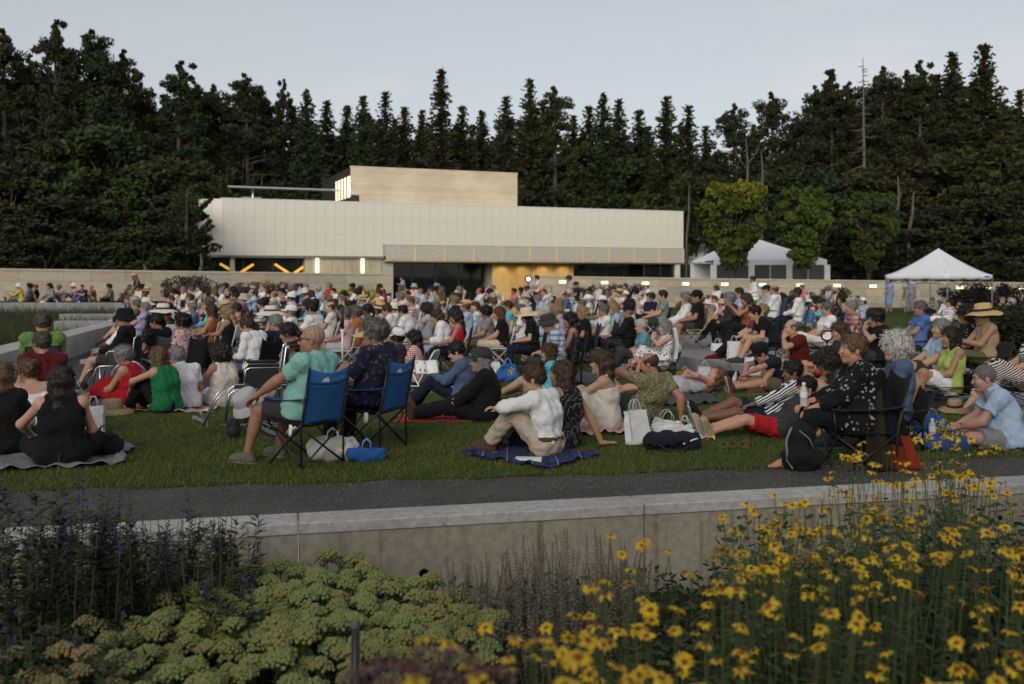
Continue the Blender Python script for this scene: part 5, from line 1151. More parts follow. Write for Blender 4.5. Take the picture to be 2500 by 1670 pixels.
def person(kit, loc, head, skin='light', hairk=('short', 'brown'), top=('tee', 'white'), bot=('long', 'navy'), shoes=('shoe', 'charcoal'), hatk=None, glasses=None, scale=1.0, label=None, group=None, pat=None, botpat=None, extra=None, hat_tilt=-8):
    if isinstance(skin, str): skin = SKINS[skin]
    skin = tuple(c * random.uniform(0.9, 1.08) for c in skin)
    o = obj('person', kit.body(), [SKIN, EYEW, DARK, LIPS], None, loc, (0, 0, R(head)), scale); o.color = (*skin, 1); tag(o, label, 'person', group)
    def add(name, me, mat, col, M=None, mats2=None):
        c = obj(name, me, [mat] + ([mats2] if mats2 else []), o, objmat=True)
        c.color = (*(CLO.get(col) or HC.get(col) or SKINS.get(col) if isinstance(col, str) else col), 1)
        if M is not None: c.matrix_local = M
        return c
    if hairk and hairk[0]: add('hair', hair(hairk[0]), HAIR, HC[hairk[1]] if isinstance(hairk[1], str) else hairk[1], kit.head_m())
    if top: add(SLOT[top[0]], kit.cloth(top[0]), FABS[pat or 'plain'], top[1])
    if bot: add(SLOT[bot[0]], kit.cloth(bot[0]), FABS[botpat or 'plain'], bot[1])
    if extra: add(SLOT[extra[0]], kit.cloth(extra[0]), FAB, extra[1])
    if shoes:
        for n in 'LR':
            if shoes[0] == 'foot': c = add('foot', SHOES['foot'], SKIN, skin, kit.foot_m(n))
            else: add('shoe', SHOES['shoe'], FAB, shoes[1], kit.foot_m(n), M_SOLE)
    if hatk: add('hat', hat(hatk[0]), FAB, hatk[1], kit.head_m(hat_tilt, 0.012) @ Matrix.Diagonal((1.12, 1.16, 1.08, 1)), (BLACKC if len(hatk) > 2 else FAB))
    if glasses:
        if glasses not in GLS: GLS[glasses] = glasses_mesh(glasses == 'sun')
        add('sunglasses' if glasses == 'sun' else 'glasses', GLS[glasses], M_LENS if glasses == 'sun' else BLACKM, 'black', kit.head_m())
    PEOPLE.append(o); return o
# ================================================================== chairs, bags, blankets and other belongings
CACHE = {}
def parts(key, fn):
    if key not in CACHE: CACHE[key] = fn()
    return CACHE[key]
def place(name, plist, loc, rz, label, cat, group=None, scale=1.0):
    "plist: [(part name, mesh, material, colour, [sub-parts])]"
    root = empty(name, loc, R(rz), label, cat, group); root.scale = scale if hasattr(scale, '__len__') else (scale,) * 3
    for p in plist:
        o = obj(p[0], p[1], p[2], root)
        if p[3] is not None: o.color = (*p[3], 1)
        for q in (p[4] if len(p) > 4 else []):
            c = obj(q[0], q[1], q[2], o)
            if q[3] is not None: c.color = (*q[3], 1)
    return root
def one(fn): mb = MB(); fn(mb); return mb.mesh('part')
SH = 0.42
def back_pt(u, v, off=0.0, wid=0.26, z0=0.40, z1=0.93, sag=0.055):
    a = Vector((-0.24 - 0.12 * v, wid * (1 - 2 * u), z0 + (z1 - z0) * v)); s = math.sin(math.pi * u)
    a.x -= 0.035 * s * (1 - 0.5 * v) + off; a.z -= sag * s * v ** 2; a.z += 0.02 * (1 - v) * s; return a
def camp_chair_parts(col, col2=None, band=False):
    P = []
    def frame(mb):
        w, r = 0.27, 0.010
        for s in (1, -1):
            mb.tube([(-0.25, w * s, 0.0), (-0.25, w * s, 0.42), (-0.37, (w - 0.01) * s, 0.945)], r, seg=7)            # back pole
            mb.tube([(0.26, w * s, 0.0), (-0.25, w * s, 0.42)], r, seg=7); mb.tube([(-0.25, w * s, 0.02), (0.26, w * s, 0.40)], r, seg=7)   # side X
            mb.tube([(0.26, w * s, 0.0), (0.26, w * s, 0.02)], r * 1.7, seg=7); mb.tube([(-0.25, w * s, 0.0), (-0.25, w * s, 0.02)], r * 1.7, seg=7)
            mb.tube([(0.26, w * s, 0.38), (0.28, w * s, 0.62)], r, seg=7)
        mb.tube([(-0.25, w, 0.02), (-0.25, -w, 0.38)], r, seg=7); mb.tube([(-0.255, -w, 0.02), (-0.255, w, 0.38)], r, seg=7)
        mb.tube([(0.26, w, 0.02), (0.26, -w, 0.38)], r, seg=7); mb.tube([(0.255, -w, 0.02), (0.255, w, 0.38)], r, seg=7)
    P.append(('frame', one(frame), BLACKM, None))
    bk = one(lambda mb: mb.grid(lambda u, v: back_pt(u, v * (0.74 if band else 1.0)), 14, 12, th=0.006)); bp = ('back', bk, FAB, col, [])
    if band: bp[4].append(('top_band', one(lambda mb: mb.grid(lambda u, v: back_pt(u, 0.735 + 0.265 * v, 0.003), 14, 5, th=0.007)), FAB, col2))
    [bp[4].append(('side_trim', one(lambda mb, e=e: mb.tube([back_pt(e, v / 8, 0.004) for v in range(9)], 0.014, seg=6)), BLACKC, None)) for e in (0.0, 1.0)]
    P.append(bp)
    P.append(('seat', one(lambda mb: mb.grid(lambda u, v: (0.27 - 0.53 * u, 0.26 * (1 - 2 * v), 0.42 - 0.055 * math.sin(math.pi * u) * math.sin(math.pi * v) - 0.012 * math.sin(math.pi * v)), 10, 10, th=0.006)), BLACKC if band else FAB, None if band else col))
    if band: P.append(('care_tag', one(lambda mb: mb.grid(lambda u, v: (-0.10 + 0.05 * u, 0.262 + 0.01 * v, 0.40 - 0.10 * v), 2, 3, th=0.002)), WHITEP, None))
    for s in (1, -1):
        P.append(('armrest', one(lambda mb, s=s: mb.grid(lambda u, v: (0.30 - 0.62 * u, s * 0.275 + 0.035 * (1 - 2 * v), 0.63 + 0.03 * u - 0.02 * math.sin(math.pi * u)), 8, 2, th=0.006)), FAB if band else BLACKC, col if band else None))
    return P
def folding_chair_parts(col):
    P = []
    def frame(mb):
        for s in (1, -1):
            y = 0.215 * s; mb.tube([(0.24, y, 0), (-0.22, y, 0.50), (-0.32, y, 0.86)], 0.011, seg=6); mb.tube([(-0.26, y * 0.93, 0), (0.22, y * 0.93, 0.43)], 0.011, seg=6)
        for x, z, q in ((-0.32, 0.86, 0.215), (-0.24, 0.03, 0.20), (0.22, 0.03, 0.215), (0.22, 0.43, 0.20)): mb.tube([(x, q, z), (x, -q, z)], 0.010, seg=6)
    P.append(('frame', one(frame), FAB, tuple(c * 0.9 for c in col)))
    P.append(('seat', one(lambda mb: mb.box((-0.20, -0.21, 0.425), (0.23, 0.21, 0.445), bev=0.008)), FAB, col))
    P.append(('back', one(lambda mb: mb.grid(lambda u, v: (-0.255 - 0.055 * v - 0.03 * math.sin(math.pi * u), 0.205 * (1 - 2 * u), 0.60 + 0.25 * v), 8, 3, th=0.014)), FAB, col))
    return P
def low_chair_parts(col, arm):
    P = []
    def frame(mb):
        for s in (1, -1):
            y = 0.26 * s; mb.tube([(0.30, y, 0.02), (0.28, y, 0.32), (0.10, y, 0.37), (-0.20, y, 0.38), (-0.26, y, 0.40)], 0.012, seg=7); mb.tube([(0.25, y * 0.94, 0.17), (-0.18, y * 0.94, 0.15), (-0.44, y * 0.94, 0.66)], 0.012, seg=7); mb.tube([(-0.30, y, 0.0), (-0.10, y, 0.36)], 0.012, seg=7)
        for x, z in ((0.30, 0.02), (-0.30, 0.012)): mb.tube([(x, 0.26, z), (x, -0.26, z)], 0.012, seg=7)
        mb.tube([(-0.44, 0.245, 0.66), (-0.455, 0.15, 0.70), (-0.455, -0.15, 0.70), (-0.44, -0.245, 0.66)], 0.012, seg=7)
    P.append(('frame', one(frame), WHITEP, None))
    P.append(('seat', one(lambda mb: mb.grid(lambda u, v: (0.25 - 0.43 * u, 0.235 * (1 - 2 * v), 0.175 - 0.02 * u - 0.035 * math.sin(math.pi * u)), 8, 6, th=0.006)), FAB, col))
    P.append(('back', one(lambda mb: mb.grid(lambda u, v: (-0.18 - 0.27 * v - 0.02 * math.sin(math.pi * u), 0.235 * (1 - 2 * u), 0.155 + 0.53 * v), 8, 8, th=0.006)), FABS['gingham'] if arm else FAB, col))
    for s in (1, -1): P.append(('armrest', one(lambda mb, s=s: mb.box((-0.22, s * 0.26 - 0.025, 0.385), (0.24, s * 0.26 + 0.025, 0.405), bev=0.006)), WHITEP, None))
    return P
def wheelchair_parts():
    P = []
    def frame(mb):
        for s in (1, -1):
            y = 0.24 * s
            mb.tube([(-0.22, y, 0.22), (-0.22, y, 0.52), (-0.27, y, 0.93), (-0.38, y, 0.955)], 0.012, seg=8); mb.tube([(-0.22, y, 0.50), (0.24, y, 0.50), (0.30, y, 0.46), (0.34, y, 0.18)], 0.012, seg=8)
            mb.tube([(-0.22, y, 0.24), (0.24, y, 0.22), (0.24, y, 0.50)], 0.012, seg=8); mb.tube([(-0.22, y, 0.70), (-0.20, y, 0.725), (0.10, y, 0.725), (0.14, y, 0.70), (0.14, y, 0.50)], 0.012, seg=8)
            mb.tube([(0.34, y, 0.48), (0.42, y, 0.42), (0.56, y * 0.9, 0.14)], 0.010, seg=8)
        mb.tube([(0, 0.24, 0.24), (0, -0.24, 0.49)], 0.012, seg=8); mb.tube([(0.02, -0.24, 0.24), (0.02, 0.24, 0.49)], 0.012, seg=8)
    P.append(('frame', one(frame), CHROME, None))
    P.append(('seat', one(lambda mb: mb.grid(lambda u, v: (0.25 - 0.46 * u, 0.225 * (1 - 2 * v), 0.505 - 0.03 * math.sin(math.pi * v)), 6, 6, th=0.008)), BLACKC, None))
    P.append(('backrest', one(lambda mb: mb.grid(lambda u, v: (-0.225 - 0.045 * v - 0.05 * math.sin(math.pi * u), 0.232 * (1 - 2 * u), 0.53 + 0.38 * v - 0.03 * math.sin(math.pi * u) * v), 8, 6, th=0.008)), BLACKC, None))
    for s in (1, -1):
        y = 0.24 * s; P.append(('armrest', one(lambda mb: mb.box((-0.20, y - 0.028, 0.735), (0.12, y + 0.028, 0.765), bev=0.008)), BLACKC, None)); P.append(('side_panel', one(lambda mb: mb.box((-0.20, y - 0.006, 0.52), (0.12, y + 0.006, 0.70))), BLACKM, None))
        P.append(('push_handle', one(lambda mb: mb.tube([(-0.30, y, 0.94), (-0.41, y, 0.962)], 0.018, seg=8)), RUBBER, None))
        yw = 0.30 * s
        def ring(rad, r, seg=28): return one(lambda mb: mb.tube([(-0.20 + rad * math.cos(a), yw, 0.305 + rad * math.sin(a)) for a in [6.28319 * i / seg for i in range(seg + 1)]], r, seg=7, cap=False))
        sp = one(lambda mb: [mb.tube([(-0.20, yw - 0.02 * s, 0.305), (-0.20 + 0.27 * math.cos(a), yw, 0.305 + 0.27 * math.sin(a))], 0.0025, seg=4) for a in [6.28319 * i / 18 for i in range(18)]])
        P.append(('wheel', ring(0.275, 0.010), CHROME, None, [('tyre', ring(0.290, 0.015), RUBBER, None), ('spokes', sp, CHROME, None), ('hand_rim', one(lambda mb: mb.tube([(-0.20 + 0.25 * math.cos(a), yw + 0.03 * s, 0.305 + 0.25 * math.sin(a)) for a in [6.28319 * i / 28 for i in range(29)]], 0.008, seg=6, cap=False)), CHROME, None)]))
        P.append(('caster', one(lambda mb: [mb.tube([(0.26, y - 0.012, 0.07), (0.26, y + 0.012, 0.07)], 0.07, seg=18), mb.tube([(0.24, y, 0.09), (0.24, y, 0.24)], 0.012, seg=6)]), RUBBER, None))
        P.append(('footplate', one(lambda mb: [mb.box((0.0, -0.09, -0.008), (0.17, 0.09, 0.008), M=Matrix.Translation((0.52, 0.12 * s, 0.12)) @ Matrix.Rotation(R(-25 - 40 * (s > 0)), 4, 'Y'), bev=0.005)] + [mb.box((0.02, -0.08 + 0.03 * i, 0.008), (0.15, -0.07 + 0.03 * i, 0.014), M=Matrix.Translation((0.52, 0.12 * s, 0.12)) @ Matrix.Rotation(R(-25 - 40 * (s > 0)), 4, 'Y')) for i in range(6)]), CHROME, None))
    return P
def logo_parts(chair):
    "pale mountain mark and lettering printed across the top band of the chair back"
    root_back = [c for c in chair.children if c.name.startswith('back')][0]
    def mp(x, y): return back_pt(0.30 + x / 0.52, 0.80 + y / 0.53, 0.0045)
    pts = [(0, 0), (0.035, 0.052), (0.05, 0.036), (0.066, 0.066), (0.105, 0)]
    def fill(mb, poly):
        n = 14; ys = [0.066 * i / n for i in range(n + 1)]
        for i in range(n):
            y0, y1 = ys[i], ys[i + 1]; ym = (y0 + y1) / 2; xsx = []
            for (a, b), (c, d) in zip(poly, poly[1:] + poly[:1]):
                if (b <= ym < d) or (d <= ym < b): xsx.append(a + (c - a) * (ym - b) / (d - b))
            xsx.sort()
            for q in range(0, len(xsx) - 1, 2):
                if abs(xsx[q] - 0.06) < 0.2: mb.add([mp(xsx[q], y0), mp(xsx[q + 1], y0), mp(xsx[q + 1], y1), mp(xsx[q], y1)], [(3, 2, 1, 0)])
    mb = MB(); fill(mb, pts); mb.build('mountain_logo', M_LOGO, root_back)
    cu = bpy.data.curves.new('txt', 'FONT'); cu.body = 'OZARK TRAIL'; cu.size = 0.038; cu.resolution_u = 2; to = bpy.data.objects.new('txt', cu); COL.objects.link(to)
    bpy.context.view_layer.update(); me = bpy.data.meshes.new_from_object(to); bpy.data.objects.remove(to)
    for v in me.vertices: v.co = mp(0.115 + v.co.x * 0.80, 0.012 + v.co.y)
    me.flip_normals(); obj('brand_lettering', me, M_LOGO2, root_back)
M_LOGO = plain('logo_print', (0.62, 0.64, 0.66), 0.7, var=0.05); M_LOGO2 = plain('lettering_print', (0.30, 0.36, 0.46), 0.7, var=0.05)
def paper_bag(loc, rz, w, dp, h, label, col=(0.66, 0.68, 0.70), tilt=0.0, crush=0.0, group=None):
    root = empty('paper_bag', loc, R(rz), label, 'paper bag', group); root.rotation_euler.x = tilt; rr = random.Random(int(loc[0] * 1000))
    mb = MB(); j = lambda s: rr.uniform(-s, s); c = crush
    ring = [(-w / 2, -dp / 2), (0, -dp / 2), (w / 2, -dp / 2), (w / 2, 0), (w / 2, dp / 2), (0, dp / 2), (-w / 2, dp / 2), (-w / 2, 0)]; n = 8; V = []; lv = 6
    for k in range(lv + 1):
        t = k / lv; nar = 1 - 0.45 * t * (0.6 + c)
        for i, (x, y) in enumerate(ring):
            side = 1 if i in (3, 7) else 0
            V.append((x * (1 - 0.05 * t) * (0.80 if side and 0 < t else 1) + j(0.012 + 0.03 * c) * t, y * nar + j(0.008 + 0.02 * c) * t, h * t + (j(0.01 + 0.03 * c) if k == lv else 0)))
    Fc = [(k * n + i, k * n + (i + 1) % n, (k + 1) * n + (i + 1) % n, (k + 1) * n + i) for k in range(lv) for i in range(n)] + [tuple(reversed(range(n)))]
    mb.add(V, Fc); m = mb.build('body', FAB, root); m.color = (*col, 1)
    for s in (-1, 1):
        yy = s * dp * 0.22; mb = MB(); mb.tube([(-w * 0.2, yy, h * 0.96), (-w * 0.19, yy, h + 0.05), (-w * 0.08, yy * 0.8, h + 0.10), (w * 0.08, yy * 0.8, h + 0.10), (w * 0.19, yy, h + 0.05), (w * 0.2, yy, h * 0.96)], 0.004, seg=6); q = mb.build('handle', FAB, root); q.color = (*tuple(x * 0.9 for x in col), 1)
    return root
def blanket(poly, z, label, col, pat='plain', cat='blanket', amp=0.02, nu=40, nv=26, seed=1):
    "four world corners (x, y); a rumpled cloth with real thickness"
    rr = random.Random(seed); ph = [rr.uniform(0, 6) for _ in range(8)]
    a, b, c, d = [Vector((p[0], p[1])) for p in poly]; cen = (a + b + c + d) / 4
    def fn(u, v):
        p = a.lerp(b, u).lerp(d.lerp(c, u), v); e = min(u, 1 - u, v, 1 - v); ed = 0.05 * math.sin(u * 11 + ph[0]) + 0.04 * math.sin(v * 9 + ph[1]) + 0.025 * math.sin((u + v) * 23 + ph[2])
        q = p + (p - cen) * ed * (1 if e < 0.05 else 0.5)
        hgt = amp * (0.5 + 0.5 * math.sin(u * 17 + 5 * v + ph[3]) * math.sin(v * 13 - 4 * u + ph[4])) + amp * 0.5 * (0.5 + 0.5 * math.sin(u * 41 + 9 * v + ph[5]))
        return (q.x - cen.x, q.y - cen.y, zl(q.y, q.x) - zl(cen.y, cen.x) + 0.012 + hgt * (1.5 if e < 0.08 else 0.6))
    mb = MB(); mb.grid(fn, nu, nv, th=0.008); o = mb.build(cat.replace(' ', '_'), FABS[pat], None, loc=(cen.x, cen.y, z + zl(cen.y, cen.x))); o.color = (*col, 1); tag(o, label, cat); return o
def blob(name, prims, h, wr, mat, col, loc, rz, label, cat, extra=None):
    V, Q = run([(p[0], np.array(p[1]), np.array(p[2]) if p[0] == 'c' else p[2], *p[3:]) for p in prims], h, wr); root = empty(name, loc, R(rz), label, cat); o = obj('body', mesh_np('body', V, Q), mat, root); o.color = (*col, 1); return root
def bottle(loc, label, col=(0.55, 0.6, 0.62), hh=0.21, r=0.033, clear=True, rot=None):
    root = empty('bottle', loc, 0, label, 'bottle'); 
    if rot: root.rotation_euler = rot
    mb = MB(); mb.lathe([(0.001, 0), (r * 0.9, 0.002), (r, 0.012), (r * 0.96, hh * 0.3), (r, hh * 0.36), (r, hh * 0.68), (r * 0.8, hh * 0.78), (r * 0.42, hh * 0.88), (r * 0.42, hh * 0.93)], seg=18); mb.build('body', M_PET if clear else plain('bottle_' + str(col), col, 0.4, var=0), root)
    mb = MB(); mb.lathe([(r * 1.01, hh * 0.38), (r * 1.01, hh * 0.62)], seg=18); mb.build('label', WHITEP, root)
    mb = MB(); mb.lathe([(r * 0.48, hh * 0.91), (r * 0.48, hh), (0.001, hh)], seg=14); mb.build('cap', WHITEP if clear else BLACKM, root); return root
m_, t_ = material('clear_plastic'); t_.out((0.75, 0.8, 0.82), 0.12, spec=0.5, alpha=0.45); M_PET = m_
def hat_thing(loc, rz, kind, col, label, tilt=(0, 0), band=True, sc=1.0):
    root = empty('hat', loc, R(rz), label, 'hat'); root.rotation_euler.x, root.rotation_euler.y = tilt; root.scale = (sc,) * 3
    me = hat(kind); o = obj('body', me, [FAB, BLACKC if band else FAB], root, (0, 0, 0.0), objmat=True); o.color = (*col, 1); return root
def booklet(loc, rz, tilt, label):
    root = empty('programme_booklet', loc, R(rz), label, 'booklet'); root.rotation_euler.x = tilt
    for s in (1, -1):
        mb = MB(); mb.grid(lambda u, v, s=s: (s * 0.15 * u, 0.105 * (1 - 2 * v), 0.02 * math.sin(math.pi * u * 0.8)), 6, 4, th=0.002); p = mb.build('page', WHITEP, root)
        for (x0, x1, y0, y1) in ((0.02, 0.13, 0.05, 0.085), (0.02, 0.10, -0.07, -0.03)):
            m2 = MB(); f = lambda x: 0.02 * math.sin(math.pi * x / 0.15 * 0.8) + 0.0025; m2.add([(s * x0, y0, f(x0)), (s * x1, y0, f(x1)), (s * x1, y1, f(x1)), (s * x0, y1, f(x0))], [(0, 1, 2, 3)]); m2.build('printed_picture', plain('print_ink', (0.08, 0.09, 0.11), 0.7, var=0.3, scale=40), p)
    return root
# ================================================================== the people near the camera
def pos(px, d, dz=0.0): x = (px - 1250) / FPX * d; return Vector((x, d, gz(x, d) + dz))
def hv(h): return Vector((math.cos(R(h)), math.sin(R(h)), 0))
EXT = dict(toeL=(0.3, 0.25, 1), toeR=(0.3, -0.25, 1), soleL=(-1, 0, 0.3), soleR=(-1, 0, 0.3))
G_CROSS = dict(lean=4, curl=14, footL=(0.24, -0.12, 0.07), footR=(0.32, 0.12, 0.07), kneeL=(0.4, 1, 0.15), kneeR=(0.4, -1, 0.15), handL=(0.32, 0.18, 0.20), handR=(0.32, -0.18, 0.20))
G_UP = dict(lean=2, curl=18, footL=(0.56, 0.12, 0.075), footR=(0.60, -0.10, 0.075), handL=(0.46, 0.10, 0.42), handR=(0.48, -0.02, 0.38))
G_EXT = dict(lean=8, curl=12, footL=(0.83, 0.10, 0.09), footR=(0.82, -0.10, 0.09), handL=(0.36, 0.10, 0.20), handR=(0.36, -0.10, 0.20), **EXT)
G_PROP = dict(lean=24, curl=16, footL=(0.83, 0.08, 0.09), footR=(0.82, -0.10, 0.09), handL=(-0.34, 0.26, 0.04), handR=(-0.34, -0.24, 0.04), elbowL=(-1, 0.3, 0), elbowR=(-1, -0.3, 0), hsL='flat', hsR='flat', fingL=(-0.8, 0.4, 0), fingR=(-0.8, -0.4, 0), **EXT)
STAND = dict(pz=0.915, lean=0, curl=4, footL=(0, 0.10, 0.075), footR=(0.03, -0.10, 0.075), kneeL=(1, 0, 0), kneeR=(1, 0, 0), handL=(0.06, 0.27, 0.80), handR=(0.06, -0.27, 0.80))
def P_(base, **k): d = dict(base); d.update(k); return d
def SEAT(seat=0.42, **k): d = dict(seat=seat, footL=(0.47, 0.13, 0.075), footR=(0.44, -0.12, 0.075)); d.update(k); return d
def CROSSED(seat=0.42, **k): return SEAT(seat, footL=(0.36, 0.06, 0.075), footR=(0.68, 0.13, seat * 0.62), toeR=(0.85, 0.1, -0.45), **k)
OCC = []                                                   # occupied ground spots (x, y)
def hero(px, d, head, pose, label, h=0.0115, dz=0.0, chair=None, chair_label=None, **kw):
    p = pos(px, d, dz); o = person(Kit(pose, h), p, head, label=label, **kw); OCC.append((p.x, p.y))
    if chair:
        nm, pl = chair; q = p + hv(head) * 0.05; place(nm, pl, (q.x, q.y, p.z), head, chair_label, 'chair', 'chairs in the audience', scale=(0.95, 0.95, max(0.5, min(1.15, pose.get('seat', 0.42) / (0.42 if nm != 'beach_chair' else 0.17)))))
    return o
def camp(col): return ('camp_chair', parts(('camp', col), lambda: camp_chair_parts(CLO[col])))
def fold(col): return ('folding_chair', parts(('fold', col), lambda: folding_chair_parts(CLO[col])))
def lowc(col): return ('beach_chair', parts(('low', col), lambda: low_chair_parts(CLO[col], True)))
WCH = parts('wheel', wheelchair_parts)

# --- left front group on the grey blanket
hero(150, 8.75, 112, P_(G_CROSS, fem=True, girth=1.12, handL=(0.34, 0.26, 0.22), elbowL=(-0.2, 1, -0.3), lean=6, head=(14, 6, 0)), 'woman with long dark hair in black tank top on the grey blanket', skin='fair', hairk=('long', 'dark'), top=('tank', 'black'), bot=('skirt', 'black'), shoes=('foot', 'x'), dz=0.02)
hero(2, 9.25, 108, P_(G_CROSS, fem=True, lean=6, head=(20, 0, 0)), 'woman with long fair hair in black top at the left edge', skin='fair', hairk=('long', 'light'), top=('tee', 'black'), bot=('long', 'black'), dz=0.02)
hero(84, 10.2, 128, P_(G_EXT, fem=True, lean=-2, curl=24, head=(20, 10, 0)), 'woman with hair tied up in white bandeau and checked skirt', skin='fair', hairk=('bun', 'light'), top=('bandeau', 'white'), bot=('skirt', 'charcoal'), botpat='plaid', shoes=('foot', 'x'))
hero(104, 11.4, 125, SEAT(0.20, girth=1.15, footL=(0.6, 0.14, 0.08), footR=(0.58, -0.14, 0.08), head=(18, 4, 0)), 'heavy man with cropped grey hair in dark red shirt at left', skin='light', hairk=('short', (0.075, 0.065, 0.058)), top=('tee', 'maroon'), bot=('shorts', 'charcoal'), chair=camp('black'), chair_label='low dark chair under the man in dark red')
hero(104, 12.5, 118, SEAT(0.42, girth=1.12, head=(10, 4, 0)), 'man in bright green shirt seated at the left edge', skin='light', hairk=('short', (0.085, 0.072, 0.062)), top=('tee', (0.11, 0.235, 0.06)), bot=('shorts', 'charcoal'), chair=fold('charcoal'), chair_label='dark folding chair under the man in green')
# --- row on the red and white cloth
hero(322, 13.1, 168, P_(G_EXT, fem=True, girth=1.12, lean=4, curl=20, head=(-8, 16, 0), footL=(0.74, 0.12, 0.08), footR=(0.70, -0.06, 0.08), handL=(0.42, 0.10, 0.22), handR=(0.44, 0.0, 0.24)), 'grey haired woman in red sleeveless dress sitting on the grass', skin='light', hairk=('wave', 'grey'), top=('dress', 'red'), bot=None, shoes=('foot', 'x'))
hero(408, 12.6, 152, P_(G_UP, fem=True, girth=1.08, lean=-2, handL=(0.46, 0.16, 0.30), handR=(0.44, -0.08, 0.34), elbowL=(0, 1, 0.1), head=(10, 6, 0)), 'woman with blond bob in green sleeveless top', skin='light', hairk=('bob', 'light'), top=('tank', 'green'), bot=('long', 'black'), shoes=('foot', 'x'))
hero(447, 13.1, 132, P_(G_CROSS, girth=1.15, lean=0, curl=22, head=(24, 10, 0)), 'grey haired man in white short-sleeved shirt on the grass', skin='light', hairk=('short', 'grey'), top=('polo', 'white'), bot=('long', 'black'))
hero(548, 13.7, 142, P_(G_CROSS, fem=True, girth=1.14, lean=2, handL=(0.18, 0.40, 0.10), elbowL=(-0.2, 1, 0), head=(16, 4, 0)), 'dark curly haired woman in white sleeveless dress', skin='tan', hairk=('curly', 'dark'), top=('dress', 'offwhite'), bot=None, shoes=('foot', 'x'))
# --- behind them
o = hero(298, 15.4, 186, SEAT(0.50, footL=(0.60, 0.10, 0.20), footR=(0.62, -0.10, 0.20), lean=14, head=(0, 6, 0)), 'person in black hat and dark clothes seated in a wheelchair', skin='light', hairk=('short', 'dark'), top=('longsleeve', 'black'), bot=('shorts', 'charcoal'), hatk=('bucket', 'black'), h=0.013)
q = pos(298, 15.4); place('wheelchair', WCH, q + hv(186) * 0.02, 186, 'occupied wheelchair under the person in black hat', 'wheelchair', 'wheelchairs')
hero(384, 16.4, 150, SEAT(0.42, head=(18, 6, 0)), 'man with thick dark hair in black shirt in grey-green chair', skin='tan', hairk=('short', 'black'), top=('tee', 'black'), bot=('long', 'black'), chair=('camp_chair', parts(('camp', 'gg'), lambda: camp_chair_parts((0.10, 0.14, 0.14)))), chair_label='grey-green camp chair behind the woman in red', h=0.013)
hero(398, 18.6, 160, SEAT(0.50, fem=True, head=(10, 8, 0)), 'long haired woman in white sunhat with black band', skin='light', hairk=('long', 'light'), top=('tee', 'black'), bot=('long', 'charcoal'), hatk=('sunhat', 'offwhite', 1), chair=fold('white'), chair_label='white folding chair under the woman in white sunhat', h=0.013)
hero(447, 15.9, 165, SEAT(0.42, fem=True, scale=1, head=(12, 4, 0)), 'short dark haired person in pink flowered shirt', skin='light', hairk=('wave', 'black'), top=('tee', 'palepink'), pat='floralwhite', bot=('shorts', 'navy'), chair=camp('charcoal'), chair_label='dark camp chair under the pink flowered shirt', h=0.013)
hero(556, 19.6, 176, SEAT(0.46, fem=True, handL=(0.36, 0.05, 0.74), handR=(0.36, -0.05, 0.74), head=(4, 20, 0)), 'blond wavy haired woman in black tank top on white chair', skin='tan', hairk=('long', 'blond'), top=('tank', 'black'), bot=('long', 'black'), chair=fold('white'), chair_label='white folding chair under the blond woman in black', h=0.013)
hero(516, 20.8, 172, SEAT(0.46, fem=True, head=(0, 8, 0)), 'brown haired woman in rust top beside the blond woman', skin='tan', hairk=('bob', 'brown'), top=('tank', 'rust'), bot=('long', 'charcoal'), chair=fold('cream'), chair_label='cream folding chair under the woman in rust top', h=0.014)
hero(626, 14.8, 158, SEAT(0.42, girth=1.1, lean=2, curl=24, head=(8, 18, 0)), 'brown haired person in white long-sleeved shirt bent over', skin='light', hairk=('short', 'brown'), top=('longsleeve', 'white'), bot=('long', 'denim'), chair=camp('black'), chair_label='black camp chair under the bent-over white shirt', h=0.012)
hero(674, 15.4, 142, SEAT(0.42, head=(20, 4, 0)), 'grey haired man in navy shirt in a black camp chair', skin='light', hairk=('short', 'grey'), top=('tee', 'navy'), bot=('long', 'charcoal'), chair=camp('black'), chair_label='black camp chair under the man in navy', h=0.013)
hero(762, 17.4, 160, SEAT(0.60, handL=(0.30, 0.06, 0.95), handR=(0.30, -0.04, 0.95), head=(6, 10, 0)), 'dark haired man in white shirt with blue side panel', skin='tan', hairk=('short', 'black'), top=('tee', 'white'), bot=('shorts', 'blue'), h=0.013)
hero(746, 11.3, 172, SEAT(0.12, footL=(0.75, 0.10, 0.08), footR=(0.70, -0.12, 0.08), head=(0, 10, 0)), 'bearded man in red and black cap and pale blue shirt', skin='light', hairk=('short', 'brown'), top=('tee', 'lightblue'), bot=('shorts', 'navy'), hatk=('cap', 'maroon'))
hero(706, 13.6, 178, SEAT(0.30, fem=True, head=(0, 14, 0)), 'dark haired woman in grey shirt behind the empty wheelchair', skin='tan', hairk=('pony', 'dark'), top=('tee', 'grey'), bot=('shorts', 'navy'), chair=lowc('navy'), chair_label='low navy chair behind the empty wheelchair', h=0.013)
# --- empty wheelchair
place('wheelchair', WCH, pos(632, 10.55), 196, 'empty black and chrome wheelchair on the lawn', 'wheelchair', 'wheelchairs', 1.0)
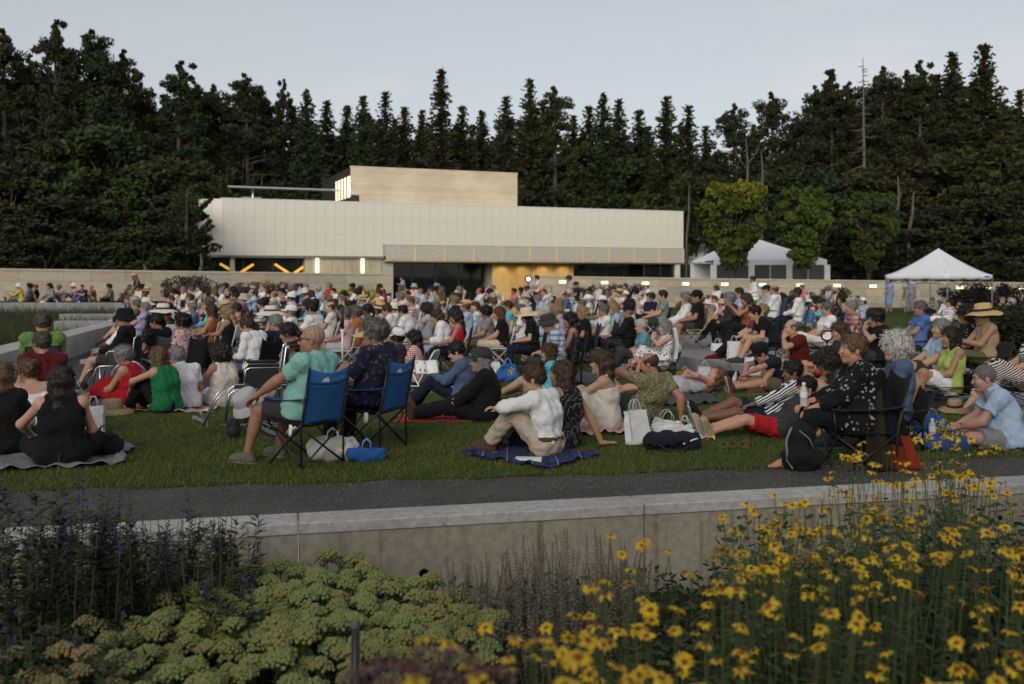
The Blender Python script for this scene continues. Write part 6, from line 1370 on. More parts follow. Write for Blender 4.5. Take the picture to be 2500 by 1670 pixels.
# --- the couple in the blue chairs
BL1, BL2 = (0.020, 0.085, 0.24), (0.035, 0.15, 0.40)
bluep = parts('bluecamp', lambda: camp_chair_parts(BL1, BL2, True))
c1 = place('camp_chair', bluep, pos(748, 8.86), 140, 'blue camp chair holding the bald man in teal', 'chair', 'blue camp chairs', (0.9, 0.86, 0.95)); logo_parts(c1)
c2 = place('camp_chair', bluep, pos(912, 9.66), 154, 'blue camp chair holding the woman in dark flowered top', 'chair', 'blue camp chairs', (0.9, 0.86, 0.95)); logo_parts(c2)
pp = pos(752, 8.84)
o = person(Kit(SEAT(0.40, girth=1.22, lean=20, curl=18, side=0, footL=(0.50, 0.26, 0.075), footR=(0.52, -0.12, 0.075), handL=(0.34, 0.32, 0.60), elbowL=(-0.4, 1, -0.3), handR=(0.30, -0.25, 0.62), head=(34, 0, 0), twist=6), 0.0105), pp, 145, 'tan', ('stubble', (0.38, 0.25, 0.19)), ('polo', (0.21, 0.43, 0.40)), ('shorts', 'charcoal'), ('shoe', (0.13, 0.12, 0.10)), None, 'sun', 1.0, 'bald man in teal polo shirt with sunglasses in a blue chair'); OCC.append((pp.x, pp.y))
pp = pos(914, 9.70)
o = person(Kit(SEAT(0.40, fem=True, girth=1.18, lean=12, curl=14, head=(30, 2, 0), handL=(0.30, 0.24, 0.62), handR=(0.28, -0.2, 0.62)), 0.0105), pp, 148, 'light', ('wave', 'salt'), ('elbow', 'navy'), ('long', 'black'), ('shoe', 'black'), None, None, 1.0, 'grey haired woman in dark flowered blouse in a blue chair', pat='floral'); OCC.append((pp.x, pp.y))
q = pos(770, 8.80) + hv(147) * 0.36 + hv(237) * 0.10
hat_thing((pos(606, 9.0).x, 9.0, 0.50), 200, 'bucket', CLO['lightgrey'], 'light grey sun hat hung over the knee of the bald man', (R(-18), R(32)), False, 1.05)
# --- reader and black-capped pair
hero(1122, 13.2, 176, P_(G_UP, pz=0.17, lean=14, curl=22, footL=(0.66, 0.10, 0.075), footR=(0.60, -0.12, 0.075), handL=(0.36, 0.07, 0.48), handR=(0.36, -0.09, 0.48), head=(4, 18, 0)), 'dark haired man in blue shirt reading a programme, knees up', skin='fair', hairk=('short', 'black'), top=('longsleeve', 'denim'), bot=('long', 'navy'), shoes=('shoe', 'black'), glasses='clear')
p = pos(1122, 13.2); booklet((p.x - 0.43, p.y - 0.06, p.z + 0.56), 14, R(52), 'open white programme held by the man in blue shirt')
place('beach_chair', lowc('navy')[1], pos(1135, 13.3), 176, 'low chair frame under the reading man', 'chair', 'chairs in the audience', 0.8)
hero(1183, 11.7, 178, P_(G_EXT, fem=True, girth=1.1, lean=12, curl=24, handL=(0.40, 0.12, 0.17), handR=(0.42, -0.06, 0.18), elbowL=(-0.3, 0.8, -0.8), head=(8, 4, 0)), 'long grey haired person in black cap and black coat', skin='light', hairk=('bob', 'grey'), top=('loose', 'black'), bot=('long', 'black'), shoes=('shoe', 'brown'), hatk=('cap', 'charcoal'))
hero(1334, 14.6, 180, P_(G_PROP, fem=True, lean=18, curl=20, footL=(0.72, 0.1, 0.09), head=(2, 0, 0)), 'woman in turquoise shirt and sunglasses leaning back on the grass', skin='light', hairk=('bob', 'brown'), top=('longsleeve', 'turquoise'), bot=('shorts', 'lightgrey'), shoes=('shoe', 'white'), glasses='sun')
# --- the couple in the middle
hero(1336, 9.25, 150, P_(G_UP, lean=0, curl=20, footL=(0.56, 0.14, 0.075), footR=(0.60, -0.08, 0.075), handL=(0.42, 0.10, 0.44), handR=(0.48, 0.04, 0.40), elbowL=(0.1, 1, -0.1), head=(20, 2, 0)), 'bearded man in white shirt and beige trousers sitting on plaid blanket', skin='light', hairk=('short', 'brown'), top=('tucked', 'white'), bot=('tucktrousers', 'beige'), extra=('belt', 'brown'), shoes=('shoe', 'brown'), h=0.0095, dz=0.01)
hero(1374, 9.62, 138, P_(G_CROSS, fem=True, lean=6, curl=14, side=-6, handR=(-0.22, -0.34, 0.03), elbowR=(-0.5, -1, 0.4), hsR='flat', fingR=(-0.5, -0.8, 0), head=(30, 0, 6)), 'dark haired woman in black dotted top leaning on one arm', skin='tan', hairk=('bob', 'brown'), top=('tank', 'black'), pat='dots', bot=('long', 'navy'), shoes=('foot', 'x'), h=0.0105)
hero(1480, 10.8, 166, P_(G_EXT, fem=True, girth=1.08, lean=4, curl=12, footL=(0.55, 0.25, 0.08), footR=(0.50, 0.1, 0.08), kneeL=(0.3, 0.6, 0.6), handL=(0.48, 0.22, 0.26), elbowL=(0, 0.8, -0.3), handR=(0.40, -0.05, 0.24), head=(2, -2, 0)), 'brown haired woman in cream strappy dress and sunglasses', skin='light', hairk=('long', 'brown'), top=('strapdress', 'offwhite'), bot=None, shoes=('foot', 'x'), glasses='sun', h=0.0105, dz=0.015)
hero(1574, 11.4, 128, P_(G_PROP, girth=1.15, lean=30, curl=26, handL=(0.12, 0.16, 0.62), elbowL=(0.2, 1, 0.2), hsL='relax', fingL=(-0.3, -0.2, 1), palmL=(1, 1, 0), footL=(0.75, 0.1, 0.09), head=(30, 14, 0)), 'balding man in leafy green shirt lying back on his elbow', skin='tan', hairk=('bald', 'brown'), top=('tee', 'olive'), pat='leafy', bot=('shorts', 'charcoal'))
# --- sprawled on the right
hero(1655, 14.5, 182, P_(G_EXT, fem=True, pz=0.12, lean=82, curl=6, handL=(-0.12, 0.06, 0.28), handR=(-0.10, -0.06, 0.28), elbowL=(-0.2, 1, 0.2), elbowR=(-0.2, -1, 0.2), head=(0, -62, 20), headworld=True), 'woman in grey dress lying on her back on the grass', skin='light', hairk=('long', 'light'), top=('dress', 'lightgrey'), bot=None, shoes=('foot', 'x'))
hero(1918, 14.6, 186, P_(G_EXT, lean=-22, curl=26, handL=(0.62, 0.06, 0.28), handR=(0.60, -0.05, 0.28), elbowL=(0, 1, 0.3), elbowR=(0, -1, 0.3), head=(0, 30, 0)), 'man in dark cap and navy shirt bending over his legs', skin='light', hairk=('short', 'dark'), top=('tee', 'navy'), bot=('shorts', 'olive'), shoes=('shoe', 'brown'), hatk=('cap', 'black'))
hero(1878, 11.2, 184, P_(G_PROP, lean=52, curl=24, side=-8, handL=(0.22, 0.16, 0.26), elbowL=(-0.2, 1, 0.4), hsL='relax', fingL=(1, 0, -0.2), handR=(-0.30, -0.22, 0.05), elbowR=(-0.6, -1, -0.5), footR=(0.78, -0.05, 0.10), head=(-4, 6, 0)), 'dark haired boy in black and white striped shirt lying on one side', skin='brown', hairk=('short', 'black'), top=('longsleeve', 'white'), pat='stripe', bot=('shorts', 'navy'), shoes=('shoe', 'black'))
hero(1898, 10.35, 186, P_(G_PROP, fem=True, lean=56, curl=18, head=(0, 10, 0), footL=(0.80, 0.1, 0.09)), 'dark haired girl in red shorts lying behind the black backpack', skin='light', hairk=('short', 'black'), top=('tee', 'charcoal'), bot=('shorts', 'red'), shoes=('shoe', 'tan'), scale=0.92)
hero(2050, 11.7, 186, P_(G_UP, fem=True, lean=6, curl=30, handL=(0.36, 0.05, 0.5), handR=(0.34, -0.02, 0.55), footL=(0.52, 0.1, 0.075), head=(0, 26, 0)), 'curly dark haired woman looking down with bare knees raised', skin='light', hairk=('curly', 'dark'), top=('tank', 'charcoal'), bot=('shorts', 'lightgrey'), shoes=('foot', 'x'))
hero(2092, 8.80, 176, SEAT(0.30, fem=True, girth=1.08, lean=8, curl=14, footL=(0.62, 0.14, 0.075), footR=(0.42, -0.1, 0.075), handL=(0.40, 0.12, 0.52), handR=(0.40, -0.10, 0.54), head=(4, -4, 0)), 'short haired woman in black kimono with white flowers', skin='light', hairk=('short', 'light'), top=('loose', 'black'), pat='print', bot=('long', 'black'), shoes=('foot', 'x'), chair=None, h=0.0105)
place('camp_chair', parts(('camp', 'black'), lambda: camp_chair_parts(CLO['black'])), pos(2096, 8.80, -0.10), 176, 'black camp chair under the woman in flowered kimono', 'chair', 'chairs in the audience')
p = pos(2092, 8.8); bottle((p.x - 0.47, p.y, p.z + 0.52), 'clear water bottle held by the woman in kimono')
hero(2186, 9.7, 172, SEAT(0.26, head=(6, 0, 0), footL=(0.6, 0.1, 0.08), footR=(0.6, -0.1, 0.08)), 'white curly haired person behind the folded umbrella', skin='fair', hairk=('curly', 'white'), top=('tee', 'denim'), bot=('long', 'charcoal'), chair=camp('black'), chair_label='low chair behind the folded umbrella')
hero(2462, 9.65, 166, P_(G_CROSS, girth=1.2, lean=-8, curl=20, handL=(0.50, 0.10, 0.20), handR=(0.48, -0.04, 0.20), head=(6, 8, 0)), 'cropped grey haired man in pale blue polo sitting cross-legged', skin='light', hairk=('buzz', 'salt'), top=('polo', 'lightblue'), bot=('shorts', 'grey'), shoes=('foot', 'x'))
# --- on the paved terrace at right
T = [
 (2276, 12.5, 184, SEAT(0.24, lean=22, head=(0, -6, 0)), 'grey haired man in pale blue shirt leaning back on the terrace', dict(skin='light', hairk=('short', 'grey'), top=('polo', 'lightblue'), bot=('shorts', 'charcoal')), camp('black'), 'black camp chair under the leaning pale blue shirt'),
 (2316, 12.0, 186, CROSSED(0.28, fem=True, lean=12, handL=(0.30, 0.06, 0.50), handR=(0.30, -0.04, 0.50)), 'woman in neon yellow sleeveless top and white shorts, legs crossed', dict(skin='tan', hairk=('bob', 'dark'), top=('tank', 'neon'), bot=('shorts', 'white'), shoes=('shoe', 'offwhite')), camp('black'), 'black camp chair under the neon yellow top'),
 (2402, 13.2, 180, SEAT(0.30, handL=(0.36, 0.07, 0.66), handR=(0.36, -0.07, 0.66), head=(0, 14, 0)), 'person in straw hat and tan vest reading on the terrace', dict(skin='tan', hairk=('short', 'grey'), top=('tank', 'tan'), bot=('long', 'olive'), hatk=('sunhat', 'straw', 1)), camp('charcoal'), 'dark camp chair under the straw hat and vest'),
 (2362, 14.0, 178, SEAT(0.30, fem=True, head=(0, 8, 0)), 'dark haired woman in patterned shirt beside the straw hat', dict(skin='tan', hairk=('curly', 'black'), top=('tee', 'black'), pat='print', bot=('long', 'black')), camp('black'), 'black camp chair under the patterned shirt'),
 (2510, 10.8, 178, CROSSED(0.26, fem=True, lean=20), 'person in black and white striped dress at the right edge', dict(skin='light', hairk=('long', 'dark'), top=('teedress', 'offwhite'), pat='stripe', bot=('long', 'offwhite'), botpat='stripe', shoes=('foot', 'x')), camp('black'), 'black camp chair at the right edge'),
 (2140, 14.2, 182, SEAT(0.24, handL=(0.20, 0.02, 0.78), elbowL=(0.6, 0.6, -0.6), fingL=(-0.2, 0, 1), head=(0, 14, 0)), 'dark haired man in black shirt with hand at his face', dict(skin='light', hairk=('wave', 'dark'), top=('tee', 'black'), bot=('long', 'charcoal')), camp('black'), 'black camp chair under the man with hand at face'),
 (2236, 17.0, 178, SEAT(0.26, girth=1.15, lean=18), 'man in mid blue shirt and glasses on the terrace', dict(skin='tan', hairk=('short', 'salt'), top=('tee', 'blue'), bot=('shorts', 'charcoal'), glasses='sun'), camp('charcoal'), 'dark camp chair under the mid blue shirt'),
 (2010, 17.4, 182, SEAT(0.24, fem=True, girth=1.12, lean=18), 'short haired woman in white shirt behind the black cane handle', dict(skin='light', hairk=('short', 'salt'), top=('tee', 'white'), bot=('capri', 'offwhite'), glasses='clear'), camp('navy'), 'navy camp chair under the white shirt'),
 (2078, 18.2, 180, SEAT(0.26, girth=1.1), 'grey haired person in red plaid shirt on the terrace', dict(skin='light', hairk=('short', 'grey'), top=('tee', (0.30, 0.09, 0.09)), pat='plaid', bot=('long', 'denim')), camp('blue'), 'blue camp chair under the red plaid shirt'),
 (1950, 13.3, 184, SEAT(0.42, lean=4, curl=20, handL=(0.24, 0.03, 0.98), elbowL=(0.6, 0.7, -0.5), fingL=(-0.3, -0.2, 1), head=(0, 4, 0), footL=(0.50, 0.12, 0.075)), 'bald man in red shirt with hand on chin', dict(skin='light', hairk=('bald', 'salt'), top=('tee', 'maroon'), bot=('shorts', 'beige'), shoes=('shoe', 'brown')), camp('navy'), 'navy camp chair under the bald man in red'),
 (2040, 12.7, 186, SEAT(0.34, fem=True, lean=16, head=(0, 4, 0)), 'woman with glasses and wavy hair in red shorts', dict(skin='light', hairk=('long', 'brown'), top=('tank', 'charcoal'), bot=('shorts', 'red'), glasses='clear'), camp('black'), 'black camp chair under the woman in red shorts'),
 (1700, 19.5, 182, SEAT(0.42, lean=10, footL=(0.42, 0.1, 0.075)), 'man in black cap and black polo on a folding chair', dict(skin='tan', hairk=('buzz', 'black'), top=('polo', 'black'), bot=('shorts', 'charcoal'), shoes=('shoe', 'lightgrey'), hatk=('cap', 'black')), fold('tan'), 'tan folding chair under the man in black cap'),
 (1668, 20.4, 184, SEAT(0.42, fem=True, lean=16), 'grey haired woman in white top with purple lanyard', dict(skin='fair', hairk=('wave', 'grey'), top=('longsleeve', 'white'), bot=('shorts', 'offwhite')), fold('cream'), 'cream folding chair beside the black-capped man'),
 (1612, 23.0, 182, SEAT(0.42, lean=16), 'dark haired man in grey-green shirt leaning back', dict(skin='light', hairk=('short', 'dark'), top=('tee', (0.19, 0.22, 0.20)), bot=('shorts', 'charcoal')), fold('charcoal'), 'dark folding chair under the grey-green shirt'),
 (1566, 18.0, 184, SEAT(0.22, fem=True, head=(0, 8, 0)), 'white haired woman in teal top with glasses on the lawn', dict(skin='fair', hairk=('short', 'white'), top=('tee', (0.10, 0.26, 0.29)), bot=('long', 'charcoal'), glasses='clear'), camp('black'), 'black camp chair under the white haired woman in teal'),
 (1616, 17.4, 186, CROSSED(0.22, fem=True, lean=16, handL=(0.20, 0.06, 0.74), elbowL=(0.5, 0.8, -0.5), fingL=(-0.3, -0.2, 1)), 'grey haired woman in blue and white dress, hand on face', dict(skin='fair', hairk=('bob', 'grey'), top=('dress', 'white'), pat='floralwhite', bot=None, shoes=('foot', 'x')), camp('black'), 'black camp chair under the blue and white dress'),
 (1880, 16.4, 184, SEAT(0.40, girth=1.08, lean=-14, curl=22, handL=(0.42, 0.06, 0.58), handR=(0.42, -0.06, 0.58), head=(0, 12, 0)), 'dark haired man in black shirt leaning forward on the terrace', dict(skin='light', hairk=('short', 'black'), top=('tee', 'black'), bot=('shorts', 'grey'), shoes=('shoe', 'charcoal')), camp('charcoal'), 'dark camp chair under the man leaning forward'),
 (1838, 17.6, 182, SEAT(0.34, fem=True, lean=26, head=(0, -22, 0), footL=(0.62, 0.1, 0.08)), 'fair haired woman in purple top with head tilted back', dict(skin='fair', hairk=('short', 'blond'), top=('elbow', 'purple'), bot=('long', 'black'), shoes=('shoe', 'maroon')), camp('charcoal'), 'dark camp chair under the woman in purple'),
 (1822, 20.2, 182, SEAT(0.42, fem=True, handL=(0.34, 0.04, 0.98), handR=(0.34, -0.04, 0.96), head=(0, 10, 0)), 'long haired woman in rust top holding up a phone', dict(skin='tan', hairk=('long', 'brown'), top=('tank', 'rust'), bot=('long', 'black')), fold('charcoal'), 'dark folding chair under the woman with phone'),
 (1784, 20.8, 184, CROSSED(0.42, lean=8, head=(0, 6, 0)), 'grey haired person in dark clothes with crossed legs', dict(skin='light', hairk=('wave', 'grey'), top=('longsleeve', 'charcoal'), bot=('long', 'black')), fold('charcoal'), 'dark folding chair under the grey haired person in dark'),
 (1804, 24.5, 182, SEAT(0.42), 'dark haired man in pale blue shirt behind the phone', dict(skin='light', hairk=('short', 'dark'), top=('tee', 'lightblue'), bot=('long', 'navy')), fold('charcoal'), 'dark folding chair under the pale blue shirt'),
 (1890, 24.0, 150, SEAT(0.42, girth=1.15), 'bald man in white shirt seen from behind', dict(skin='tan', hairk=('bald', 'brown'), top=('longsleeve', 'white'), bot=('long', 'charcoal')), camp('denim'), 'blue camp chair under the white-shirted bald man'),
 (1946, 22.6, 160, SEAT(0.42), 'dark skinned man in crisp white shirt', dict(skin='dark', hairk=('buzz', 'black'), top=('longsleeve', 'white'), bot=('long', 'navy')), camp('teal'), 'teal camp chair under the crisp white shirt'),
 # --- middle of the audience, nearest rows
 (1226, 20.3, 182, SEAT(0.42, fem=True, lean=4, handL=(0.34, 0.06, 0.60), handR=(0.34, -0.04, 0.60), head=(0, 10, 0)), 'auburn haired woman in black top with cream blanket on lap', dict(skin='fair', hairk=('bob', (0.13, 0.05, 0.02)), top=('tee', 'black'), bot=('skirt', 'cream')), fold('white'), 'white folding chair under the cream blanket'),
 (1188, 20.8, 180, SEAT(0.42, head=(0, 10, 0)), 'curly dark haired person in grey shirt beside the cream blanket', dict(skin='tan', hairk=('wave', 'black'), top=('tee', 'grey'), bot=('shorts', 'olive')), fold('charcoal'), 'dark folding chair under the grey shirt'),
 (1114, 18.6, 178, SEAT(0.42, fem=True, head=(-4, 10, 0)), 'woman with long dark brown hair in red top', dict(skin='tan', hairk=('long', 'dark'), top=('tank', 'red'), bot=('long', 'black')), camp('charcoal'), 'dark camp chair under the long haired woman in red'),
 (1084, 19.2, 182, SEAT(0.42, fem=True, lean=2, curl=20, head=(0, 16, 0)), 'brown haired woman in loose white blouse reading', dict(skin='light', hairk=('long', 'brown'), top=('loose', 'white'), bot=('long', 'lavender')), fold('white'), 'white folding chair under the white blouse'),
 (1064, 24.2, 184, SEAT(0.42, girth=1.1), 'grey haired man in slate blue shirt', dict(skin='light', hairk=('short', 'salt'), top=('tee', (0.10, 0.13, 0.20)), bot=('long', 'beige')), camp('black'), 'black camp chair under the slate blue shirt'),
 (1040, 22.8, 188, SEAT(0.42, fem=True, handL=(0.26, 0.05, 0.92), elbowL=(0.5, 0.7, -0.5)), 'woman with curly dark hair in pale shirt and arm raised', dict(skin='fair', hairk=('curly', 'dark'), top=('tee', 'lightgrey'), bot=('long', 'beige')), fold('white'), 'white folding chair under the curly dark haired woman'),
 (954, 22.6, 182, SEAT(0.42, lean=4, curl=16, head=(0, 10, 0)), 'brown haired man in white polo shirt', dict(skin='light', hairk=('short', 'brown'), top=('polo', 'white'), bot=('long', 'beige')), fold('white'), 'white folding chair under the white polo'),
 (926, 23.2, 186, SEAT(0.42, fem=True), 'woman in straw sunhat and white top beside the white polo', dict(skin='light', hairk=('bob', 'brown'), top=('tee', 'offwhite'), bot=('long', 'white'), hatk=('sunhat', 'straw', 1), glasses='sun'), fold('white'), 'white folding chair under the straw sunhat'),
 (896, 22.4, 186, CROSSED(0.42, fem=True), 'dark haired woman in olive tank top with crossed legs', dict(skin='brown', hairk=('pony', 'dark'), top=('tank', 'olive'), bot=('shorts', 'palepink')), fold('white'), 'white folding chair under the olive tank top'),
 (1010, 15.9, 170, SEAT(0.17, fem=True, footL=(0.7, 0.1, 0.08), footR=(0.7, -0.1, 0.08), head=(0, 6, 0)), 'black haired girl in red gingham shirt on a low chair', dict(skin='tan', hairk=('long', 'black'), top=('tee', 'red'), pat='gingham', bot=('shorts', 'navy')), lowc('blue'), 'low blue striped beach chair with white arms'),
 (968, 16.2, 176, SEAT(0.17, footL=(0.7, 0.1, 0.08), footR=(0.7, -0.1, 0.08)), 'dark haired person in white cap on a low chair', dict(skin='tan', hairk=('wave', 'dark'), top=('tee', 'charcoal'), bot=('shorts', 'navy'), hatk=('cap', 'white')), lowc('blue'), 'low blue beach chair under the white cap'),
 (902, 16.6, 184, SEAT(0.20, fem=True, footL=(0.7, 0.1, 0.08), footR=(0.7, -0.1, 0.08), head=(0, 12, 0)), 'person in yellow straw hat on a low chair', dict(skin='tan', hairk=('bob', 'brown'), top=('tee', 'olive'), bot=('shorts', 'tan'), hatk=('floppy', 'straw')), lowc('olive'), 'low olive chair under the yellow straw hat'),
 (1362, 16.3, 184, SEAT(0.42, fem=True, lean=2, curl=24, head=(0, 20, 0)), 'woman in grey bucket hat and pale blue shirt', dict(skin='light', hairk=('short', 'grey'), top=('tee', 'lightblue'), pat='plaid', bot=('long', 'charcoal'), hatk=('bucket', 'charcoal')), camp('black'), 'black camp chair under the grey bucket hat'),
 (1392, 16.9, 178, SEAT(0.42, fem=True, head=(-6, 6, 0)), 'woman with long black hair in patterned sleeveless dress', dict(skin='tan', hairk=('long', 'black'), top=('dress', 'charcoal'), pat='print', bot=None), camp('black'), 'black camp chair under the patterned dress'),
 (1428, 20.2, 182, SEAT(0.42, fem=True, lean=4), 'woman with long blond hair in black shirt', dict(skin='tan', hairk=('long', 'blond'), top=('tee', 'black'), bot=('shorts', 'black')), camp('charcoal'), 'dark camp chair under the long blond hair'),
 (1474, 21.4, 186, SEAT(0.42, lean=10, handL=(0.34, 0.06, 0.60), handR=(0.34, -0.04, 0.60)), 'grey haired man in white shirt and sunglasses', dict(skin='tan', hairk=('short', 'salt'), top=('tee', 'white'), bot=('shorts', 'black'), glasses='sun'), camp('charcoal'), 'dark camp chair under the man in white and sunglasses'),
 (1526, 20.8, 182, SEAT(0.42, girth=1.1, lean=16), 'man in flat black cap and dark jacket', dict(skin='tan', hairk=('short', 'grey'), top=('longsleeve', 'black'), bot=('long', 'charcoal'), hatk=('cap', 'black')), camp('charcoal'), 'dark camp chair under the dark jacket'),
 (1498, 22.6, 184, SEAT(0.42, fem=True), 'blond haired woman in turquoise cardigan', dict(skin='fair', hairk=('bob', 'blond'), top=('longsleeve', (0.30, 0.45, 0.50)), bot=('long', 'beige')), fold('cream'), 'cream folding chair under the turquoise cardigan'),
 (1300, 19.4, 184, SEAT(0.42, fem=True, lean=4, curl=20, head=(0, 16, 0)), 'woman in wide cream sunhat and black top', dict(skin='fair', hairk=('bob', 'dark'), top=('tee', 'black'), bot=('long', 'navy'), hatk=('sunhat', 'cream')), camp('black'), 'black camp chair under the wide cream sunhat'),
 (1332, 21.2, 182, SEAT(0.42, girth=1.1), 'white haired man in pale blue shirt', dict(skin='fair', hairk=('short', 'white'), top=('longsleeve', 'lightblue'), bot=('long', 'beige')), fold('white'), 'white folding chair under the pale blue shirt'),
 (1270, 22.4, 180, SEAT(0.42, girth=1.1), 'grey haired man in white shirt behind the cream blanket', dict(skin='light', hairk=('short', 'salt'), top=('tee', 'white'), bot=('long', 'charcoal')), fold('white'), 'white folding chair behind the cream blanket'),
 (1240, 25.0, 182, SEAT(0.42), 'person in light turquoise shirt with short brown hair', dict(skin='light', hairk=('short', 'brown'), top=('tee', 'turquoise'), bot=('long', 'beige')), fold('charcoal'), 'dark folding chair under the light turquoise shirt'),
 (1160, 24.4, 182, SEAT(0.42, girth=1.15), 'heavy man in white shirt in the middle rows', dict(skin='light', hairk=('short', 'brown'), top=('tee', 'white'), bot=('long', 'navy')), fold('charcoal'), 'dark folding chair under the heavy man in white'),
 (842, 19.6, 184, CROSSED(0.42), 'man in pink and white shirt with long bare legs crossed', dict(skin='tan', hairk=('short', 'salt'), top=('tee', 'palepink'), bot=('shorts', 'lightgrey'), shoes=('shoe', 'brown')), fold('white'), 'white folding chair under the crossed bare legs'),
 (868, 20.6, 184, SEAT(0.42, fem=True), 'woman in orange and tan blouse', dict(skin='tan', hairk=('wave', 'salt'), top=('elbow', 'orange'), bot=('long', 'beige')), fold('white'), 'white folding chair under the orange blouse'),
 (660, 19.4, 178, SEAT(0.44, fem=True, head=(0, 8, 0)), 'woman in large cream floppy sunhat', dict(skin='light', hairk=('bob', 'light'), top=('tank', 'navy'), bot=('long', 'charcoal'), hatk=('floppy', 'offwhite', 1)), fold('white'), 'white folding chair under the large floppy sunhat'),
 (338, 23.6, 186, CROSSED(0.46, lean=26), 'man in white trousers reclining with one leg crossed', dict(skin='light', hairk=('short', 'grey'), top=('tee', 'lavender'), bot=('long', 'white'), shoes=('shoe', 'charcoal')), camp('black'), 'black camp chair under the white trousers'),
 (322, 25.4, 188, CROSSED(0.46, lean=22), 'man in olive shirt with long bare legs stretched out', dict(skin='light', hairk=('short', 'salt'), top=('tee', 'olive'), bot=('shorts', 'offwhite'), shoes=('shoe', 'brown')), camp('charcoal'), 'dark camp chair under the olive shirt'),
 (708, 21.0, 182, SEAT(0.42), 'person in white cap and white shirt left of the floppy hat row', dict(skin='light', hairk=('short', 'grey'), top=('tee', 'white'), bot=('long', 'beige'), hatk=('cap', 'white')), fold('white'), 'white folding chair under the white cap'),
]
FIT = {2276: (12.9, 0.17), 2316: (12.5, 0.19), 2402: (14.0, 0.30), 2362: (14.8, 0.27), 2510: (11.8, 0.22), 2140: (15.0, 0.22), 2236: (18.0, 0.28), 2010: (18.5, 0.25), 2078: (19.2, 0.25), 1950: (14.6, 0.24), 2040: (13.8, 0.21), 1700: (21.8, 0.40), 1668: (22.4, 0.36), 1612: (24.0, 0.40), 1566: (18.9, 0.20), 1616: (18.4, 0.18), 1880: (18.1, 0.26), 1838: (18.9, 0.22), 1822: (21.6, 0.36), 1784: (22.1, 0.36), 1804: (25.2, 0.44), 1890: (25.0, 0.46), 1946: (23.4, 0.40)}
for (px, d, hd, pose, lb, kw, ch, cl) in T:
    if px in FIT:                                            # seat height and distance read off the photograph
        d, st = FIT[px]; ds = st - pose['seat']; pose['seat'] = st
        for hk_ in ('handL', 'handR'):
            if hk_ in pose: pose[hk_] = (pose[hk_][0], pose[hk_][1], pose[hk_][2] + ds)
        if 'toeR' in pose: pose['footR'] = (0.68, 0.13, max(0.16, st * 0.72))
        if st < 0.3: pose['footL'] = (pose['footL'][0] + 0.12, *pose['footL'][1:]); pose['footR'] = (pose['footR'][0] + (0 if 'toeR' in pose else 0.12), *pose['footR'][1:])
    hero(px, d, hd, pose, lb, h=0.0135, chair=ch, chair_label=cl, **kw)
# standing figures far back
hero(1840, 40, 185, P_(STAND, handL=(0.2, 0.1, 1.0), handR=(0.2, -0.1, 1.0)), 'standing man in white shirt below the wall lights', skin='tan', hairk=('short', 'dark'), top=('longsleeve', 'white'), bot=('long', 'charcoal'), h=0.018)
hero(2172, 44.5, 200, P_(STAND, fem=True, handL=(0.25, 0.05, 0.95), handR=(0.22, -0.05, 0.97)), 'standing woman in long light blue dress left of the canopy', skin='light', hairk=('long', 'dark'), top=('teedress', (0.24, 0.33, 0.62)), bot=('skirt', (0.24, 0.33, 0.62)), h=0.016)
hero(2212, 43.5, 150, P_(STAND, fem=True), 'standing woman in cream dress beside the canopy leg', skin='light', hairk=('long', 'brown'), top=('teedress', 'offwhite'), bot=('skirt', 'offwhite'), h=0.018)
hero(2224, 45, 215, P_(STAND), 'standing person in white shirt and pale hat by the canopy', skin='light', hairk=('short', 'grey'), top=('tee', 'lavender'), bot=('long', 'lightgrey'), hatk=('fedora', 'offwhite'), h=0.018)
hero(984, 56, 200, P_(STAND, fem=True, handL=(0.25, 0.05, 1.2), handR=(0.25, -0.05, 1.2)), 'standing woman in pale dress before the dark glass entrance', skin='light', hairk=('long', 'dark'), top=('teedress', 'lavender'), bot=('skirt', 'lavender'), h=0.018)
hero(1313, 48, 190, P_(STAND, handL=(0.3, 0.05, 1.1), handR=(0.3, -0.05, 1.1)), 'standing man in white shirt beside the stage lamp', skin='light', hairk=('short', 'dark'), top=('tee', 'white'), bot=('long', 'charcoal'), h=0.018)
hero(1112, 31, 175, P_(STAND, pz=0.80, footL=(0.1, 0.1, 0.075), footR=(0, -0.1, 0.075), girth=1.15), 'man in emerald green shirt standing among the seats', skin='light', hairk=('short', 'brown'), top=('tee', (0.03, 0.20, 0.13)), bot=('shorts', 'charcoal'), h=0.018, scale=0.86)
hero(1391, 40, 200, P_(STAND), 'standing man in pink plaid shirt and dark cap', skin='tan', hairk=('short', 'dark'), top=('tee', 'palepink'), pat='plaid', bot=('shorts', 'beige'), hatk=('cap', 'charcoal'), h=0.018)
# ================================================================== belongings on the grass
def g4(pts, z=0.0): return [tuple(gp(x, y, z).xy) for x, y in pts]
blanket(g4([(-60, 1160), (300, 1140), (330, 1098), (-40, 1100)]), 0.0, 'grey cloth blanket under the woman in black at left', (0.17, 0.18, 0.215), amp=0.03, seed=2)
blanket(g4([(296, 1004), (520, 1012), (540, 975), (330, 968)], -0.05), 0.0, 'red and white patterned cloth under the row of four', (0.50, 0.09, 0.10), 'gingham', amp=0.022, seed=3)
blanket(g4([(455, 985), (600, 972), (590, 938), (480, 945)], -0.1), 0.0, 'cream cloth spread under the woman in white dress', CLO['offwhite'], amp=0.02, seed=4)
blanket(g4([(1105, 1112), (1330, 1150), (1450, 1118), (1300, 1080)]), 0.0, 'dark blue plaid blanket under the couple', (0.018, 0.024, 0.10), 'tartan', amp=0.025, seed=5)
blanket(g4([(1390, 1068), (1545, 1062), (1570, 1025), (1400, 1030)]), 0.0, 'pink and white cloth under the woman in cream dress', (0.56, 0.36, 0.36), 'floralwhite' if 0 else 'plain', amp=0.03, seed=6)
